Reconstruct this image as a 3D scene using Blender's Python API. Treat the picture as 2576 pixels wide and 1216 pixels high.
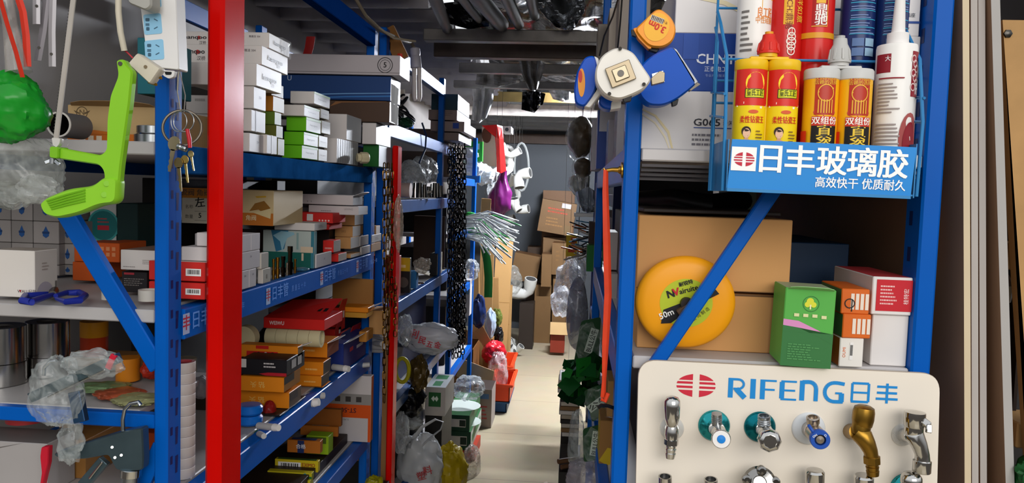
import bpy, bmesh, math, random
from mathutils import Vector, Matrix, noise
import numpy as np
R = math.radians
for _o in list(bpy.data.objects): bpy.data.objects.remove(_o)
SC = bpy.context.scene; COL = SC.collection
# ------------------------------------------------------------------ camera
F_PX = 1950.0; CAM = Vector((0, 0, 1.55))
_rm = Matrix.Rotation(R(4.5), 3, 'Z') @ Matrix.Rotation(R(90 - 3.71), 3, 'X') @ Matrix.Rotation(R(1.8), 3, 'Z')
_cd = bpy.data.cameras.new('camera'); _cam = bpy.data.objects.new('camera', _cd); COL.objects.link(_cam)
_cd.sensor_width = 36; _cd.lens = F_PX / 2576 * 36; _cd.clip_start = .02; _cd.clip_end = 100
_cam.matrix_world = Matrix.Translation(CAM) @ _rm.to_4x4(); SC.camera = _cam
# ------------------------------------------------------------------ light
SC.view_settings.view_transform = 'Standard'; SC.view_settings.look = 'None'
SC.view_settings.gamma = 1; SC.view_settings.use_curve_mapping = False; SC.view_settings.exposure = 0.53
_w = bpy.data.worlds.new('daylight'); SC.world = _w; _w.use_nodes = True
_bg = _w.node_tree.nodes['Background']; _bg.inputs[0].default_value = (.93, .96, 1, 1); _bg.inputs[1].default_value = 0.72
_tc = _w.node_tree.nodes.new('ShaderNodeTexCoord'); _sx = _w.node_tree.nodes.new('ShaderNodeSeparateXYZ'); _rp = _w.node_tree.nodes.new('ShaderNodeValToRGB')
_rp.color_ramp.elements[0].position = .42; _rp.color_ramp.elements[0].color = (.10, .09, .08, 1); _rp.color_ramp.elements[1].position = .62; _rp.color_ramp.elements[1].color = (.93, .96, 1, 1)
_mr = _w.node_tree.nodes.new('ShaderNodeMapRange'); _mr.inputs['From Min'].default_value = -1
for _a, _b in ((_tc.outputs['Generated'], _sx.inputs[0]), (_sx.outputs['Z'], _mr.inputs['Value']), (_mr.outputs[0], _rp.inputs[0]), (_rp.outputs['Color'], _bg.inputs[0])): _w.node_tree.links.new(_a, _b)
def area_light(name, loc, target, sx, sy, power, col):
    l = bpy.data.lights.new(name, 'AREA'); l.shape = 'RECTANGLE'; l.size = sx; l.size_y = sy; l.energy = power; l.color = col
    o = bpy.data.objects.new(name, l); COL.objects.link(o); o.location = loc
    o.rotation_euler = (Vector(target) - Vector(loc)).to_track_quat('-Z', 'Y').to_euler(); return o
area_light('shopfront_daylight', (1.0, -2.6, 2.7), (0.1, 1.6, 1.4), 3.2, 1.8, 62, (1, .965, .92))
SC.cycles.max_bounces = 8; SC.cycles.transparent_max_bounces = 24; SC.cycles.caustics_reflective = False; SC.cycles.caustics_refractive = False
# ------------------------------------------------------------------ points from photograph measurements
def _ray(px, py): return _rm @ Vector((px - 1288, 608 - py, -F_PX))
def W(px, py, Y): d = _ray(px, py); return CAM + d * (Y / d.y)
def WX(px, py, X): d = _ray(px, py); return CAM + d * (X / d.x)
def WZ(px, py, Z): d = _ray(px, py); return CAM + d * ((Z - CAM.z) / d.z)
def YX(px, py, X): return WX(px, py, X).y
# ------------------------------------------------------------------ materials
_mats = {}
def _lin(h):
    h = h.lstrip('#'); h = h if len(h) == 6 else ''.join(q * 2 for q in h); c = [int(h[i:i + 2], 16) / 255 for i in (0, 2, 4)]
    return tuple(x / 12.92 if x <= .04045 else ((x + .055) / 1.055) ** 2.4 for x in c) + (1,)
def mat(hx, rough=.55, metal=0.0, var=.10, scale=9.0, bump=0.0, coat=0.0, emit=0.0, mottle=None, spec=.28):
    key = (hx, rough, metal, var, scale, bump, coat, emit, mottle, spec)
    if key in _mats: return _mats[key]
    m = bpy.data.materials.new('paint_%s' % hx.strip('#')); m.use_nodes = True; nt = m.node_tree; b = nt.nodes['Principled BSDF']
    c = _lin(hx); b.inputs['Roughness'].default_value = rough; b.inputs['Metallic'].default_value = metal
    b.inputs['Coat Weight'].default_value = coat; b.inputs['Specular IOR Level'].default_value = spec
    if emit:
        b.inputs['Emission Color'].default_value = c; b.inputs['Emission Strength'].default_value = emit
    tc = nt.nodes.new('ShaderNodeTexCoord'); n = nt.nodes.new('ShaderNodeTexNoise'); n.inputs['Scale'].default_value = scale; n.inputs['Detail'].default_value = 5
    nt.links.new(tc.outputs['Object'], n.inputs['Vector'])
    if var:
        r = nt.nodes.new('ShaderNodeValToRGB'); r.color_ramp.elements[0].position = .3; r.color_ramp.elements[1].position = .72
        d = _lin(mottle) if mottle else tuple(x * (1 - var) for x in c[:3]) + (1,)
        r.color_ramp.elements[0].color = d; r.color_ramp.elements[1].color = c
        nt.links.new(n.outputs['Fac'], r.inputs['Fac']); nt.links.new(r.outputs['Color'], b.inputs['Base Color'])
    else: b.inputs['Base Color'].default_value = c
    if bump:
        bp = nt.nodes.new('ShaderNodeBump'); bp.inputs['Strength'].default_value = bump; bp.inputs['Distance'].default_value = .01
        nt.links.new(n.outputs['Fac'], bp.inputs['Height']); nt.links.new(bp.outputs['Normal'], b.inputs['Normal'])
    _mats[key] = m; return m
def film(hx='#dfe4e6', opac=.35, rough=.12, scale=14, key2=''):
    """clear or milky plastic film"""
    key = ('film', hx, opac, rough, scale, key2)
    if key in _mats: return _mats[key]
    m = bpy.data.materials.new('plastic_film'); m.use_nodes = True; nt = m.node_tree; b = nt.nodes['Principled BSDF']; out = nt.nodes['Material Output']
    b.inputs['Base Color'].default_value = _lin(hx); b.inputs['Roughness'].default_value = rough; b.inputs['Specular IOR Level'].default_value = .9
    t = nt.nodes.new('ShaderNodeBsdfTransparent'); mx = nt.nodes.new('ShaderNodeMixShader')
    lw = nt.nodes.new('ShaderNodeLayerWeight'); lw.inputs['Blend'].default_value = .35
    tc = nt.nodes.new('ShaderNodeTexCoord'); n = nt.nodes.new('ShaderNodeTexNoise'); n.inputs['Scale'].default_value = scale; n.inputs['Detail'].default_value = 4
    nt.links.new(tc.outputs['Object'], n.inputs['Vector'])
    n.inputs['Distortion'].default_value = 1.6; n.inputs['Scale'].default_value = scale * .55
    rp = nt.nodes.new('ShaderNodeValToRGB'); el = rp.color_ramp.elements; el[0].position = .40; el[1].position = .60; el[0].color = el[1].color = (0, 0, 0, 1)
    q = el.new(.5); q.color = (1, 1, 1, 1); nt.links.new(n.outputs['Fac'], rp.inputs['Fac'])
    a = nt.nodes.new('ShaderNodeMath'); a.operation = 'MULTIPLY_ADD'; kf = min(1, .25 + opac * 2.2); a.inputs[1].default_value = .34 * kf; a.inputs[2].default_value = max(.02, opac - .15)
    nt.links.new(lw.outputs['Facing'], a.inputs[0])
    a2 = nt.nodes.new('ShaderNodeMath'); a2.operation = 'MULTIPLY_ADD'; a2.inputs[1].default_value = .28 * kf; a2.use_clamp = True
    nt.links.new(rp.outputs['Color'], a2.inputs[0]); nt.links.new(a.outputs[0], a2.inputs[2])
    bp = nt.nodes.new('ShaderNodeBump'); bp.inputs['Strength'].default_value = .35; bp.inputs['Distance'].default_value = .01
    nt.links.new(n.outputs['Fac'], bp.inputs['Height']); nt.links.new(bp.outputs['Normal'], b.inputs['Normal'])
    nt.links.new(a2.outputs[0], mx.inputs[0]); nt.links.new(t.outputs[0], mx.inputs[1]); nt.links.new(b.outputs[0], mx.inputs[2])
    nt.links.new(mx.outputs[0], out.inputs['Surface']); _mats[key] = m; return m
def card(h): return mat(h, .5, 0, .08, 7)
def ink(h): return mat(h, .5, 0, 0)
CHROME = mat('#c4c2be', .12, 1, .05, 20); STEEL = mat('#a9adb0', .28, 1, .2, 30); DARKSTEEL = mat('#55524e', .35, 1, .3, 30)
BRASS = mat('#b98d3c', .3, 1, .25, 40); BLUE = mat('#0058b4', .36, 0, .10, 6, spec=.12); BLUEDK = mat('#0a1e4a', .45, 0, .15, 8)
KRAFT = mat('#b98a55', .75, 0, .13, 5); WHITE = mat('#e6e2de', .5, 0, .06, 6); BLACK = mat('#121212', .45, 0, .2)
# ------------------------------------------------------------------ mesh builder
_txt = {}
def text_mesh(s, bold):
    k = (s, bold)
    if k not in _txt:
        c = bpy.data.curves.new('t', 'FONT'); c.body = s; c.size = 1; c.align_x = 'CENTER'; c.align_y = 'CENTER'; c.resolution_u = 2; c.offset = bold
        o = bpy.data.objects.new('t', c); me = bpy.data.meshes.new_from_object(o)
        _txt[k] = ([v.co.copy() for v in me.vertices], [tuple(p.vertices) for p in me.polygons])
        bpy.data.meshes.remove(me); bpy.data.objects.remove(o); bpy.data.curves.remove(c)
    return _txt[k]
def frame(o, u, v):
    u = Vector(u).normalized(); v = Vector(v); w = u.cross(v).normalized(); v = w.cross(u)
    m = Matrix((u, v, w)).transposed().to_4x4(); m.translation = Vector(o); return m
class MB:
    def __init__(s): s.v = []; s.f = []; s.m = []; s.sm = []; s.mats = []; s.T = None
    def mi(s, m):
        if isinstance(m, str): m = ink(m)
        if m not in s.mats: s.mats.append(m)
        return s.mats.index(m)
    def add(s, vs, fs, m, smooth=False, M=None):
        b = len(s.v); k = s.mi(m) if not isinstance(m, list) else None
        for p in vs:
            p = Vector(p)
            if M is not None: p = M @ p
            if s.T is not None: p = s.T @ p
            s.v.append(p)
        for i, f in enumerate(fs):
            s.f.append([b + j for j in f]); s.m.append(k if k is not None else s.mi(m[i])); s.sm.append(smooth)
    def box(s, x0, x1, y0, y1, z0, z1, m, bev=0.0, faces=None, M=None):
        """faces: dict of side -> material, sides 'l r f b d u' (x-, x+, y-, y+, z-, z+)"""
        if x1 < x0: x0, x1 = x1, x0
        if y1 < y0: y0, y1 = y1, y0
        if z1 < z0: z0, z1 = z1, z0
        e = min(bev, (x1 - x0) * .45, (y1 - y0) * .45, (z1 - z0) * .45)
        g = lambda k: (faces or {}).get(k, m)
        if e <= 0:
            vs = [(x, y, z) for z in (z0, z1) for y in (y0, y1) for x in (x0, x1)]
            fs = [(0, 2, 3, 1), (4, 5, 7, 6), (0, 1, 5, 4), (2, 6, 7, 3), (0, 4, 6, 2), (1, 3, 7, 5)]
            s.add(vs, fs, [g(k) for k in 'dufblr'], False, M); return
        vs = []; idx = {}
        P = ((x0, x1), (y0, y1), (z0, z1))
        for i in (0, 1):
            for j in (0, 1):
                for k in (0, 1):
                    c = (P[0][i], P[1][j], P[2][k]); d = (e * (1 - 2 * i), e * (1 - 2 * j), e * (1 - 2 * k))
                    for a in range(3):
                        idx[(i, j, k, a)] = len(vs); vs.append(tuple(c[q] + (0 if q == a else d[q]) for q in range(3)))
        fs = []; ms = []
        def quad(a, side, key):
            o = [q for q in range(3) if q != a]; r = []
            for (p, q) in ((0, 0), (1, 0), (1, 1), (0, 1)):
                t = [0, 0, 0]; t[a] = side; t[o[0]] = p; t[o[1]] = q; r.append(idx[(*t, a)])
            put(r, g(key))
        ctr = Vector(((x0 + x1) / 2, (y0 + y1) / 2, (z0 + z1) / 2))
        def put(r, m=m):
            pts = [Vector(vs[q]) for q in r]; nn = (pts[1] - pts[0]).cross(pts[2] - pts[0])
            if nn.dot(sum(pts, Vector()) / len(pts) - ctr) < 0: r = r[::-1]
            fs.append(r); ms.append(m)
        for a, (n, p) in enumerate((('l', 'r'), ('f', 'b'), ('d', 'u'))): quad(a, 0, n); quad(a, 1, p)
        for a in range(3):
            o = [q for q in range(3) if q != a]
            for p in (0, 1):
                for q in (0, 1):
                    t0 = [0, 0, 0]; t0[o[0]] = p; t0[o[1]] = q; t1 = list(t0); t1[a] = 1
                    put([idx[(*t0, o[0])], idx[(*t1, o[0])], idx[(*t1, o[1])], idx[(*t0, o[1])]])
        for i in (0, 1):
            for j in (0, 1):
                for k in (0, 1): put([idx[(i, j, k, 0)], idx[(i, j, k, 1)], idx[(i, j, k, 2)]])
        s.add(vs, fs, ms, False, M)
    def bar(s, p0, p1, w, h, m, up=(0, 0, 1), bev=.001):
        p0 = Vector(p0); p1 = Vector(p1); d = p1 - p0; L = d.length; d.normalize(); up = Vector(up)
        x = d.cross(up)
        if x.length < 1e-4: x = d.cross(Vector((1, 0, 0)))
        x.normalize(); z = x.cross(d)
        Mx = Matrix((x, d, z)).transposed().to_4x4(); Mx.translation = p0
        s.box(-w / 2, w / 2, 0, L, -h / 2, h / 2, m, bev, None, Mx)
    def lathe(s, prof, m, M=None, n=24, smooth=True, caps=True, a0=0, a1=2 * math.pi):
        """prof: list of (radius, z) about local z"""
        full = abs(a1 - a0 - 2 * math.pi) < 1e-6; k = n if full else n + 1
        vs = []; fs = []; ms = []
        for (r, z) in prof:
            for i in range(k):
                a = a0 + (a1 - a0) * i / n; vs.append((r * math.cos(a), r * math.sin(a), z))
        for j in range(len(prof) - 1):
            for i in range(n):
                i2 = (i + 1) % k; fs.append((j * k + i, j * k + i2, (j + 1) * k + i2, (j + 1) * k + i)); ms.append(m[j] if isinstance(m, list) else m)
        s.add(vs, fs, ms, smooth, M)
        if caps and full:
            for j, r in ((0, 1), (len(prof) - 1, 0)):
                if prof[j][0] > 1e-6:
                    ring = [(prof[j][0] * math.cos(2 * math.pi * i / n), prof[j][0] * math.sin(2 * math.pi * i / n), prof[j][1]) for i in range(n)]
                    s.add(ring, [list(range(n))[::-1] if r else list(range(n))], (m[0] if r else m[-1]) if isinstance(m, list) else m, False, M)
    def cyl(s, p0, p1, r0, m, r1=None, n=20, smooth=True):
        p0 = Vector(p0); p1 = Vector(p1); d = p1 - p0
        M = Matrix.Translation(p0) @ d.to_track_quat('Z', 'Y').to_matrix().to_4x4()
        s.lathe([(r0, 0), (r0 if r1 is None else r1, d.length)], m, M, n, smooth)
    def lat(s, p0, p1, prof, m, n=24):
        """lathe along p0->p1; prof (r, t) with t in metres from p0"""
        p0 = Vector(p0); d = Vector(p1) - p0
        s.lathe(prof, m, Matrix.Translation(p0) @ d.to_track_quat('Z', 'Y').to_matrix().to_4x4(), n)
    def tube(s, pts, r, m, n=8, closed=False, flat=1.0, up=None):
        pts = [Vector(p) for p in pts]; N = len(pts); rr = r if isinstance(r, (list, tuple)) else [r] * N
        vs = []; fs = []; u = Vector(up) if up else None
        for i, p in enumerate(pts):
            t = (pts[(i + 1) % N] if closed or i < N - 1 else p) - (pts[i - 1] if closed or i > 0 else p)
            if t.length < 1e-9: t = Vector((0, 0, 1))
            t.normalize()
            if u is None:
                u = t.orthogonal()
            a = u - t * u.dot(t)
            if a.length < 1e-6: a = t.orthogonal()
            a.normalize(); b = t.cross(a); u = a
            for k in range(n):
                g = 2 * math.pi * k / n; vs.append(p + a * (rr[i] * math.cos(g)) + b * (rr[i] * flat * math.sin(g)))
        for i in range(N if closed else N - 1):
            j = (i + 1) % N
            for k in range(n):
                k2 = (k + 1) % n; fs.append((i * n + k, i * n + k2, j * n + k2, j * n + k))
        if not closed: fs += [tuple(range(n))[::-1], tuple((N - 1) * n + k for k in range(n))]
        s.add(vs, fs, m, True)
    def prism(s, poly, t, m, M=None, mside=None, bev=0):
        """polygon (ccw x,y) from z=0 to z=t"""
        n = len(poly)
        ar = sum(poly[i][0] * poly[(i + 1) % n][1] - poly[(i + 1) % n][0] * poly[i][1] for i in range(n))
        if ar < 0: poly = poly[::-1]
        if bev:
            ins = []
            for i in range(n):
                a = Vector(poly[i - 1]); b = Vector(poly[i]); c = Vector(poly[(i + 1) % n])
                n1 = Vector((-(b - a).y, (b - a).x)).normalized(); n2 = Vector((-(c - b).y, (c - b).x)).normalized(); q = n1 + n2
                q = q / max(.3, q.length_squared) * 2 if q.length > 1e-6 else n1; ins.append(b + q * bev * .5 * 1.0)
            L = [[(p[0], p[1], 0) for p in ins], [(p[0], p[1], bev) for p in poly], [(p[0], p[1], t - bev) for p in poly], [(p[0], p[1], t) for p in ins]]
        else: L = [[(p[0], p[1], 0) for p in poly], [(p[0], p[1], t) for p in poly]]
        vs = [p for l in L for p in l]; fs = [tuple(range(n))[::-1], tuple((len(L) - 1) * n + i for i in range(n))]
        ms = [m, m]
        for q in range(len(L) - 1):
            for i in range(n):
                j = (i + 1) % n; fs.append((q * n + i, q * n + j, (q + 1) * n + j, (q + 1) * n + i)); ms.append(mside or m)
        s.add(vs, fs, ms, False, M)
    def poly(s, pts, m, M=None): s.add([(p[0], p[1], 0) if len(p) == 2 else p for p in pts], [tuple(range(len(pts)))], m, False, M)
    def quadsheet(s, rows, m, th=0.0015, smooth=True):
        """a sheet from rows of points with thickness th"""
        rows = [[Vector(p) for p in r] for r in rows]; a = len(rows); b = len(rows[0]); vs = []; fs = []
        nr = []
        for i in range(a):
            for j in range(b):
                du = rows[min(i + 1, a - 1)][j] - rows[max(i - 1, 0)][j]; dv = rows[i][min(j + 1, b - 1)] - rows[i][max(j - 1, 0)]
                q = du.cross(dv); nr.append(q.normalized() if q.length > 1e-12 else Vector((0, 1, 0)))
        P = [p for r in rows for p in r]; vs = [p + nr[i] * th / 2 for i, p in enumerate(P)] + [p - nr[i] * th / 2 for i, p in enumerate(P)]; o = a * b
        for i in range(a - 1):
            for j in range(b - 1):
                q = (i * b + j, (i + 1) * b + j, (i + 1) * b + j + 1, i * b + j + 1); fs += [q, tuple(o + k for k in q[::-1])]
        edge = [(0, j) for j in range(b)] + [(i, b - 1) for i in range(1, a)] + [(a - 1, j) for j in range(b - 2, -1, -1)] + [(i, 0) for i in range(a - 2, 0, -1)]
        for k in range(len(edge)):
            p = edge[k][0] * b + edge[k][1]; q = edge[(k + 1) % len(edge)]; q = q[0] * b + q[1]; fs.append((p, q, o + q, o + p))
        s.add(vs, fs, m, smooth)
    def text(s, t, size, m, M, bold=0.0, w=None):
        v, f = text_mesh(t, 0)
        if not v: return
        if w:
            ww = max(p.x for p in v) - min(p.x for p in v); M = M @ Matrix.Diagonal((w / max(ww, 1e-6) / size, 1, 1, 1))
        for i, (dx, dy) in enumerate(((0, 0), (-bold, bold * .5), (bold, bold * .5), (-bold, -bold * .5), (bold, -bold * .5)) if bold > .015 else ((0, 0),)):
            s.add([Vector(((p.x + dx * .7) * size, (p.y + dy * .7) * size, i * .00004)) for p in v], f, m, False, M)
    def blob(s, c, rad, m, seed=0, amp=.25, freq=2.2, nu=44, nv=32, neck=None, ridge=True, sag=0.0):
        """crumpled bag: squashed sphere with creases; neck=(dx,dy,dz,r) gathers the top into a point"""
        c = Vector(c); vs = []; fs = []; off = Vector((seed * 7.31, seed * 3.17, seed * 1.73))
        for j in range(nv + 1):
            th = math.pi * j / nv
            for i in range(nu):
                ph = 2 * math.pi * i / nu
                d = Vector((math.sin(th) * math.cos(ph), math.sin(th) * math.sin(ph), math.cos(th)))
                q = noise.noise(d * freq + off); q2 = noise.noise(d * freq * 2.7 + off * 1.3); q3 = noise.noise(d * freq * 6.5 + off * .7)
                k = 1 + amp * (q + (.6 * (.35 - abs(q2)) if ridge else .5 * q2) + (.3 if 'film' not in m.name else .12) * q3)
                p = Vector((d.x * rad[0], d.y * rad[1], d.z * rad[2])) * k
                if sag and d.z < 0: p.z *= (1 - sag)
                if neck and d.z > .25:
                    t = ((d.z - .25) / .75) ** 1.3; nr = neck[3] * (1 + .35 * math.sin(ph * 5 + seed))
                    tgt = Vector((neck[0] + math.cos(ph) * nr, neck[1] + math.sin(ph) * nr, neck[2] * (0.4 + .6 * t)))
                    p = p.lerp(tgt, t)
                vs.append(c + p)
        for j in range(nv):
            for i in range(nu):
                k = (i + 1) % nu; fs.append((j * nu + i, (j + 1) * nu + i, (j + 1) * nu + k, j * nu + k))
        s.add(vs, fs, m, True)
    def build(s, name, parent=None, origin=None):
        if not s.v: return None
        V = np.array([tuple(p) for p in s.v])
        if origin is None:
            if parent is None: lo = V.min(0); hi = V.max(0); origin = Vector(((lo[0] + hi[0]) / 2, (lo[1] + hi[1]) / 2, lo[2]))
            else: origin = Vector(parent['_o'])
        origin = Vector(origin)
        me = bpy.data.meshes.new(name); me.from_pydata([tuple(p - origin) for p in s.v], [], s.f)
        for m in s.mats: me.materials.append(m)
        me.polygons.foreach_set('material_index', s.m); me.polygons.foreach_set('use_smooth', s.sm); me.update()
        if any(s.sm): me.set_sharp_from_angle(angle=R(38))
        o = bpy.data.objects.new(name, me); COL.objects.link(o); o['_o'] = tuple(origin)
        if parent is not None: o.parent = parent; o.location = origin - Vector(parent['_o'])
        else: o.location = origin
        return o
def tag(o, label=None, cat=None, group=None, kind=None):
    if label: o['label'] = label
    if cat: o['category'] = cat
    if group: o['group'] = group
    if kind: o['kind'] = kind
    return o
def thing(name, label, cat, loc, group=None):
    o = bpy.data.objects.new(name, None); o.empty_display_size = .05; COL.objects.link(o); o.location = loc; o['_o'] = tuple(loc)
    return tag(o, label, cat, group)
def struct(name, b): return tag(b.build(name), kind='structure')
# ------------------------------------------------------------------ printed cartons
def face_frame(fc, B):
    x0, x1, y0, y1, z0, z1 = B
    if fc == 'f': return Vector((x0, y0, z0)), Vector((1, 0, 0)), Vector((0, 0, 1)), x1 - x0, z1 - z0
    if fc == 'r': return Vector((x1, y0, z0)), Vector((0, 1, 0)), Vector((0, 0, 1)), y1 - y0, z1 - z0
    if fc == 'l': return Vector((x0, y1, z0)), Vector((0, -1, 0)), Vector((0, 0, 1)), y1 - y0, z1 - z0
    if fc == 'u': return Vector((x0, y0, z1)), Vector((1, 0, 0)), Vector((0, 1, 0)), x1 - x0, y1 - y0
    if fc == 'd': return Vector((x0, y1, z0)), Vector((1, 0, 0)), Vector((0, -1, 0)), x1 - x0, y1 - y0
def decals(b, B, dec, M=None):
    e = .0005
    for d in dec:
        e += .00008
        k, fc = d[0], d[1]; o, u, v, w, h = face_frame(fc, B); n = u.cross(v); o = o + n * e
        def Q(a, c_): return o + u * (a * w) + v * (c_ * h)
        if k == 'r': b.add([Q(d[2], d[3]), Q(d[4], d[3]), Q(d[4], d[5]), Q(d[2], d[5])], [(0, 1, 2, 3)], d[6], False, M)
        elif k == 'p': b.add([Q(*p) for p in d[2]], [tuple(range(len(d[2])))], d[3], False, M)
        elif k == 'o':      # disc: u, v, r (metres as share of h), colour
            ce = Q(d[2], d[3]); r = d[4] * h; N = 20
            b.add([ce + u * (r * math.cos(2 * math.pi * i / N)) + v * (r * math.sin(2 * math.pi * i / N)) for i in range(N)], [tuple(range(N))], d[5], False, M)
        elif k == 'k':      # ring: u, v, r, thickness share, colour
            ce = Q(d[2], d[3]); r = d[4] * h; r2 = r * (1 - d[5]); N = 24; vs = []
            for i in range(N):
                a = 2 * math.pi * i / N; q = u * math.cos(a) + v * math.sin(a); vs += [ce + q * r, ce + q * r2]
            b.add(vs, [(2 * i, (2 * i + 2) % (2 * N), (2 * i + 3) % (2 * N), 2 * i + 1) for i in range(N)], d[6], False, M)
        elif k == 't':      # text: u, v, height share, string, colour, [rot deg], [bold], [width share]
            Mx = frame(Q(d[2], d[3]), u, v)
            if len(d) > 7 and d[7]: Mx = Mx @ Matrix.Rotation(R(d[7]), 4, 'Z')
            if M is not None: Mx = M @ Mx
            b.text(d[5], d[4] * h, d[6], Mx, d[8] if len(d) > 8 else .012, (d[9] * w) if len(d) > 9 else None)
        elif k == 'b':      # barcode label u0 v0 u1 v1
            b.add([Q(d[2], d[3]), Q(d[4], d[3]), Q(d[4], d[5]), Q(d[2], d[5])], [(0, 1, 2, 3)], '#e9e6e2', False, M); rnd = random.Random(3); a = d[2] + (d[4] - d[2]) * .12
            o = o + n * .0002
            while a < d[4] - (d[4] - d[2]) * .14:
                t = (d[4] - d[2]) * rnd.choice((.02, .03, .05)); v0 = d[3] + (d[5] - d[3]) * .25; v1 = d[3] + (d[5] - d[3]) * .85
                b.add([Q(a, v0), Q(a + t, v0), Q(a + t, v1), Q(a, v1)], [(0, 1, 2, 3)], '#222222', False, M); a += t + (d[4] - d[2]) * rnd.choice((.02, .04))
        elif k == 'n':      # lines of small print: u0 v0 u1 v1 count colour
            rnd = random.Random(int(d[2] * 97 + d[3] * 31) + d[6])
            for i in range(d[6]):
                vv = d[5] - (d[5] - d[3]) * (i + .5) / d[6]; hh = (d[5] - d[3]) / d[6] * .22; a = d[2]; end = d[2] + (d[4] - d[2]) * rnd.uniform(.6, 1)
                while a < end:
                    t = min((d[4] - d[2]) * rnd.uniform(.05, .16), end - a)
                    b.add([Q(a, vv - hh), Q(a + t, vv - hh), Q(a + t, vv + hh), Q(a, vv + hh)], [(0, 1, 2, 3)], d[7], False, M); a += t + (d[4] - d[2]) * .025
def carton(label, B, col, faces=None, dec=(), group=None, rz=0.0, ry=0.0, rx=0.0, name='carton', cat='box', lid=0.0, lidcol=None, flap=None, bev=.0012, flaps=None, tape=None):
    """B = (x0,x1,y0,y1,z0,z1); flap: list of (face, colour, length) tuck flaps standing out of a face"""
    x0, x1, y0, y1, z0, z1 = B
    b = MB(); c = Vector(((x0 + x1) / 2, (y0 + y1) / 2, z0))
    M = None
    if rz or ry or rx: M = Matrix.Translation(c) @ Matrix.Rotation(R(rz), 4, 'Z') @ Matrix.Rotation(R(ry), 4, 'Y') @ Matrix.Rotation(R(rx), 4, 'X') @ Matrix.Translation(-c)
    m = card(col) if isinstance(col, str) else col
    fm = {k: (card(v) if isinstance(v, str) else v) for k, v in (faces or {}).items()}
    b.box(x0, x1, y0, y1, z0, z1, m, bev, fm, M)
    decals(b, B, dec, M)
    o = b.build(name, None, c); tag(o, label, cat, group)
    if lid:
        lb = MB(); t = .0012; zl = z1 - (z1 - z0) * lid
        lm = card(lidcol) if lidcol else m
        lb.box(x0 - t, x1 + t, y0 - t, y1 + t, zl, z1 + t, lm, .0008, None, M); lb.build('lid', o)
    for (fc, fcol, ln) in (flap or ()):
        fb = MB(); fo, u, v, w, h = face_frame(fc, B); n = u.cross(v); top = fo + v * h
        pts = [(0.04, 0), (.96, 0), (.93, .55), (.8, .9), (.6, 1), (.4, 1), (.2, .9), (.07, .55)]
        Mx = frame(top - v * .0008, u, n * .85 + v * .35); 
        if M is not None: Mx = M @ Mx
        fb.prism([(p[0] * w, p[1] * ln) for p in pts], .0008, card(fcol), Mx); fb.build('tuck_flap', o)
    if tape:
        tb = MB(); tb.box(x0 + (x1 - x0) * .42, x0 + (x1 - x0) * .58, y0 - .0008, y1 + .0008, z1 - (z1 - z0) * .25, z1 + .0008, film('#c9a86a', .5), 0, None, M); tb.build('packing_tape', o)
    return o
def fbox(x0, y0, x1, y1, Y, depth, z0=None, z1=None):
    """extent of a carton whose near face spans these photo coordinates at depth Y"""
    xm = (x0 + x1) / 2; ym = (y0 + y1) / 2
    return [W(x0, ym, Y).x, W(x1, ym, Y).x, Y, Y + depth, W(xm, y1, Y).z if z0 is None else z0, W(xm, y0, Y).z if z1 is None else z1]
def abox(x0, y0, x1, y1, x2, X, z0=None, z1=None, dx=0.0):
    """a carton beside the aisle: its near face spans x0..x1, its aisle face (in plane X) runs to x2"""
    ym = (y0 + y1) / 2; Ya = YX(x1, ym, X); Yb = YX(x2, ym, X)
    if Yb < Ya: Yb = Ya + .05
    xl = W(x0, ym, Ya).x
    return [xl, X, Ya, Yb, WX(x1, y1, X).z if z0 is None else z0, WX(x1, y0, X).z if z1 is None else z1]
# ================================================================== setting
def tile_mat():
    m = bpy.data.materials.new('cream_floor_tile'); m.use_nodes = True; nt = m.node_tree; b = nt.nodes['Principled BSDF']
    tc = nt.nodes.new('ShaderNodeTexCoord'); br = nt.nodes.new('ShaderNodeTexBrick'); br.offset = 0; br.inputs['Scale'].default_value = 1
    br.inputs['Brick Width'].default_value = .8; br.inputs['Row Height'].default_value = .8; br.inputs['Mortar Size'].default_value = .003
    br.inputs['Color1'].default_value = _lin('#bdb094'); br.inputs['Color2'].default_value = _lin('#b8ab90'); br.inputs['Mortar'].default_value = _lin('#94897a')
    mp = nt.nodes.new('ShaderNodeMapping'); mp.inputs['Location'].default_value = (.05, .35, 0)
    n = nt.nodes.new('ShaderNodeTexNoise'); n.inputs['Scale'].default_value = 6; n.inputs['Detail'].default_value = 8
    mx = nt.nodes.new('ShaderNodeMix'); mx.data_type = 'RGBA'; mx.blend_type = 'MULTIPLY'; mx.inputs['Factor'].default_value = .14
    nt.links.new(tc.outputs['Object'], mp.inputs['Vector']); nt.links.new(mp.outputs[0], br.inputs['Vector']); nt.links.new(tc.outputs['Object'], n.inputs['Vector'])
    nt.links.new(br.outputs['Color'], mx.inputs['A']); nt.links.new(n.outputs['Color'], mx.inputs['B']); nt.links.new(mx.outputs['Result'], b.inputs['Base Color'])
    r = nt.nodes.new('ShaderNodeMapRange'); r.inputs['To Min'].default_value = .2; r.inputs['To Max'].default_value = .30
    nt.links.new(n.outputs['Fac'], r.inputs['Value']); nt.links.new(r.outputs[0], b.inputs['Roughness']); return m
b = MB(); b.box(-1.4, 1.5, -1.5, 8.72, -.06, 0, tile_mat()); struct('floor', b)
b = MB(); b.box(-1.42, -1.3, .9, 8.85, 0, 2.9, mat('#b3aeaa', .7, 0, .12, 4)); struct('wall_left', b)
b = MB(); b.box(1.3, 1.42, 1.9, 8.85, 0, 2.9, mat('#55504b', .7, 0, .12, 4)); struct('wall_right', b)
b = MB(); b.box(-1.3, 1.3, 8.7, 8.82, 0, 2.9, mat('#44484c', .6, 0, .06, 3)); struct('wall_back', b)
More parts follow.
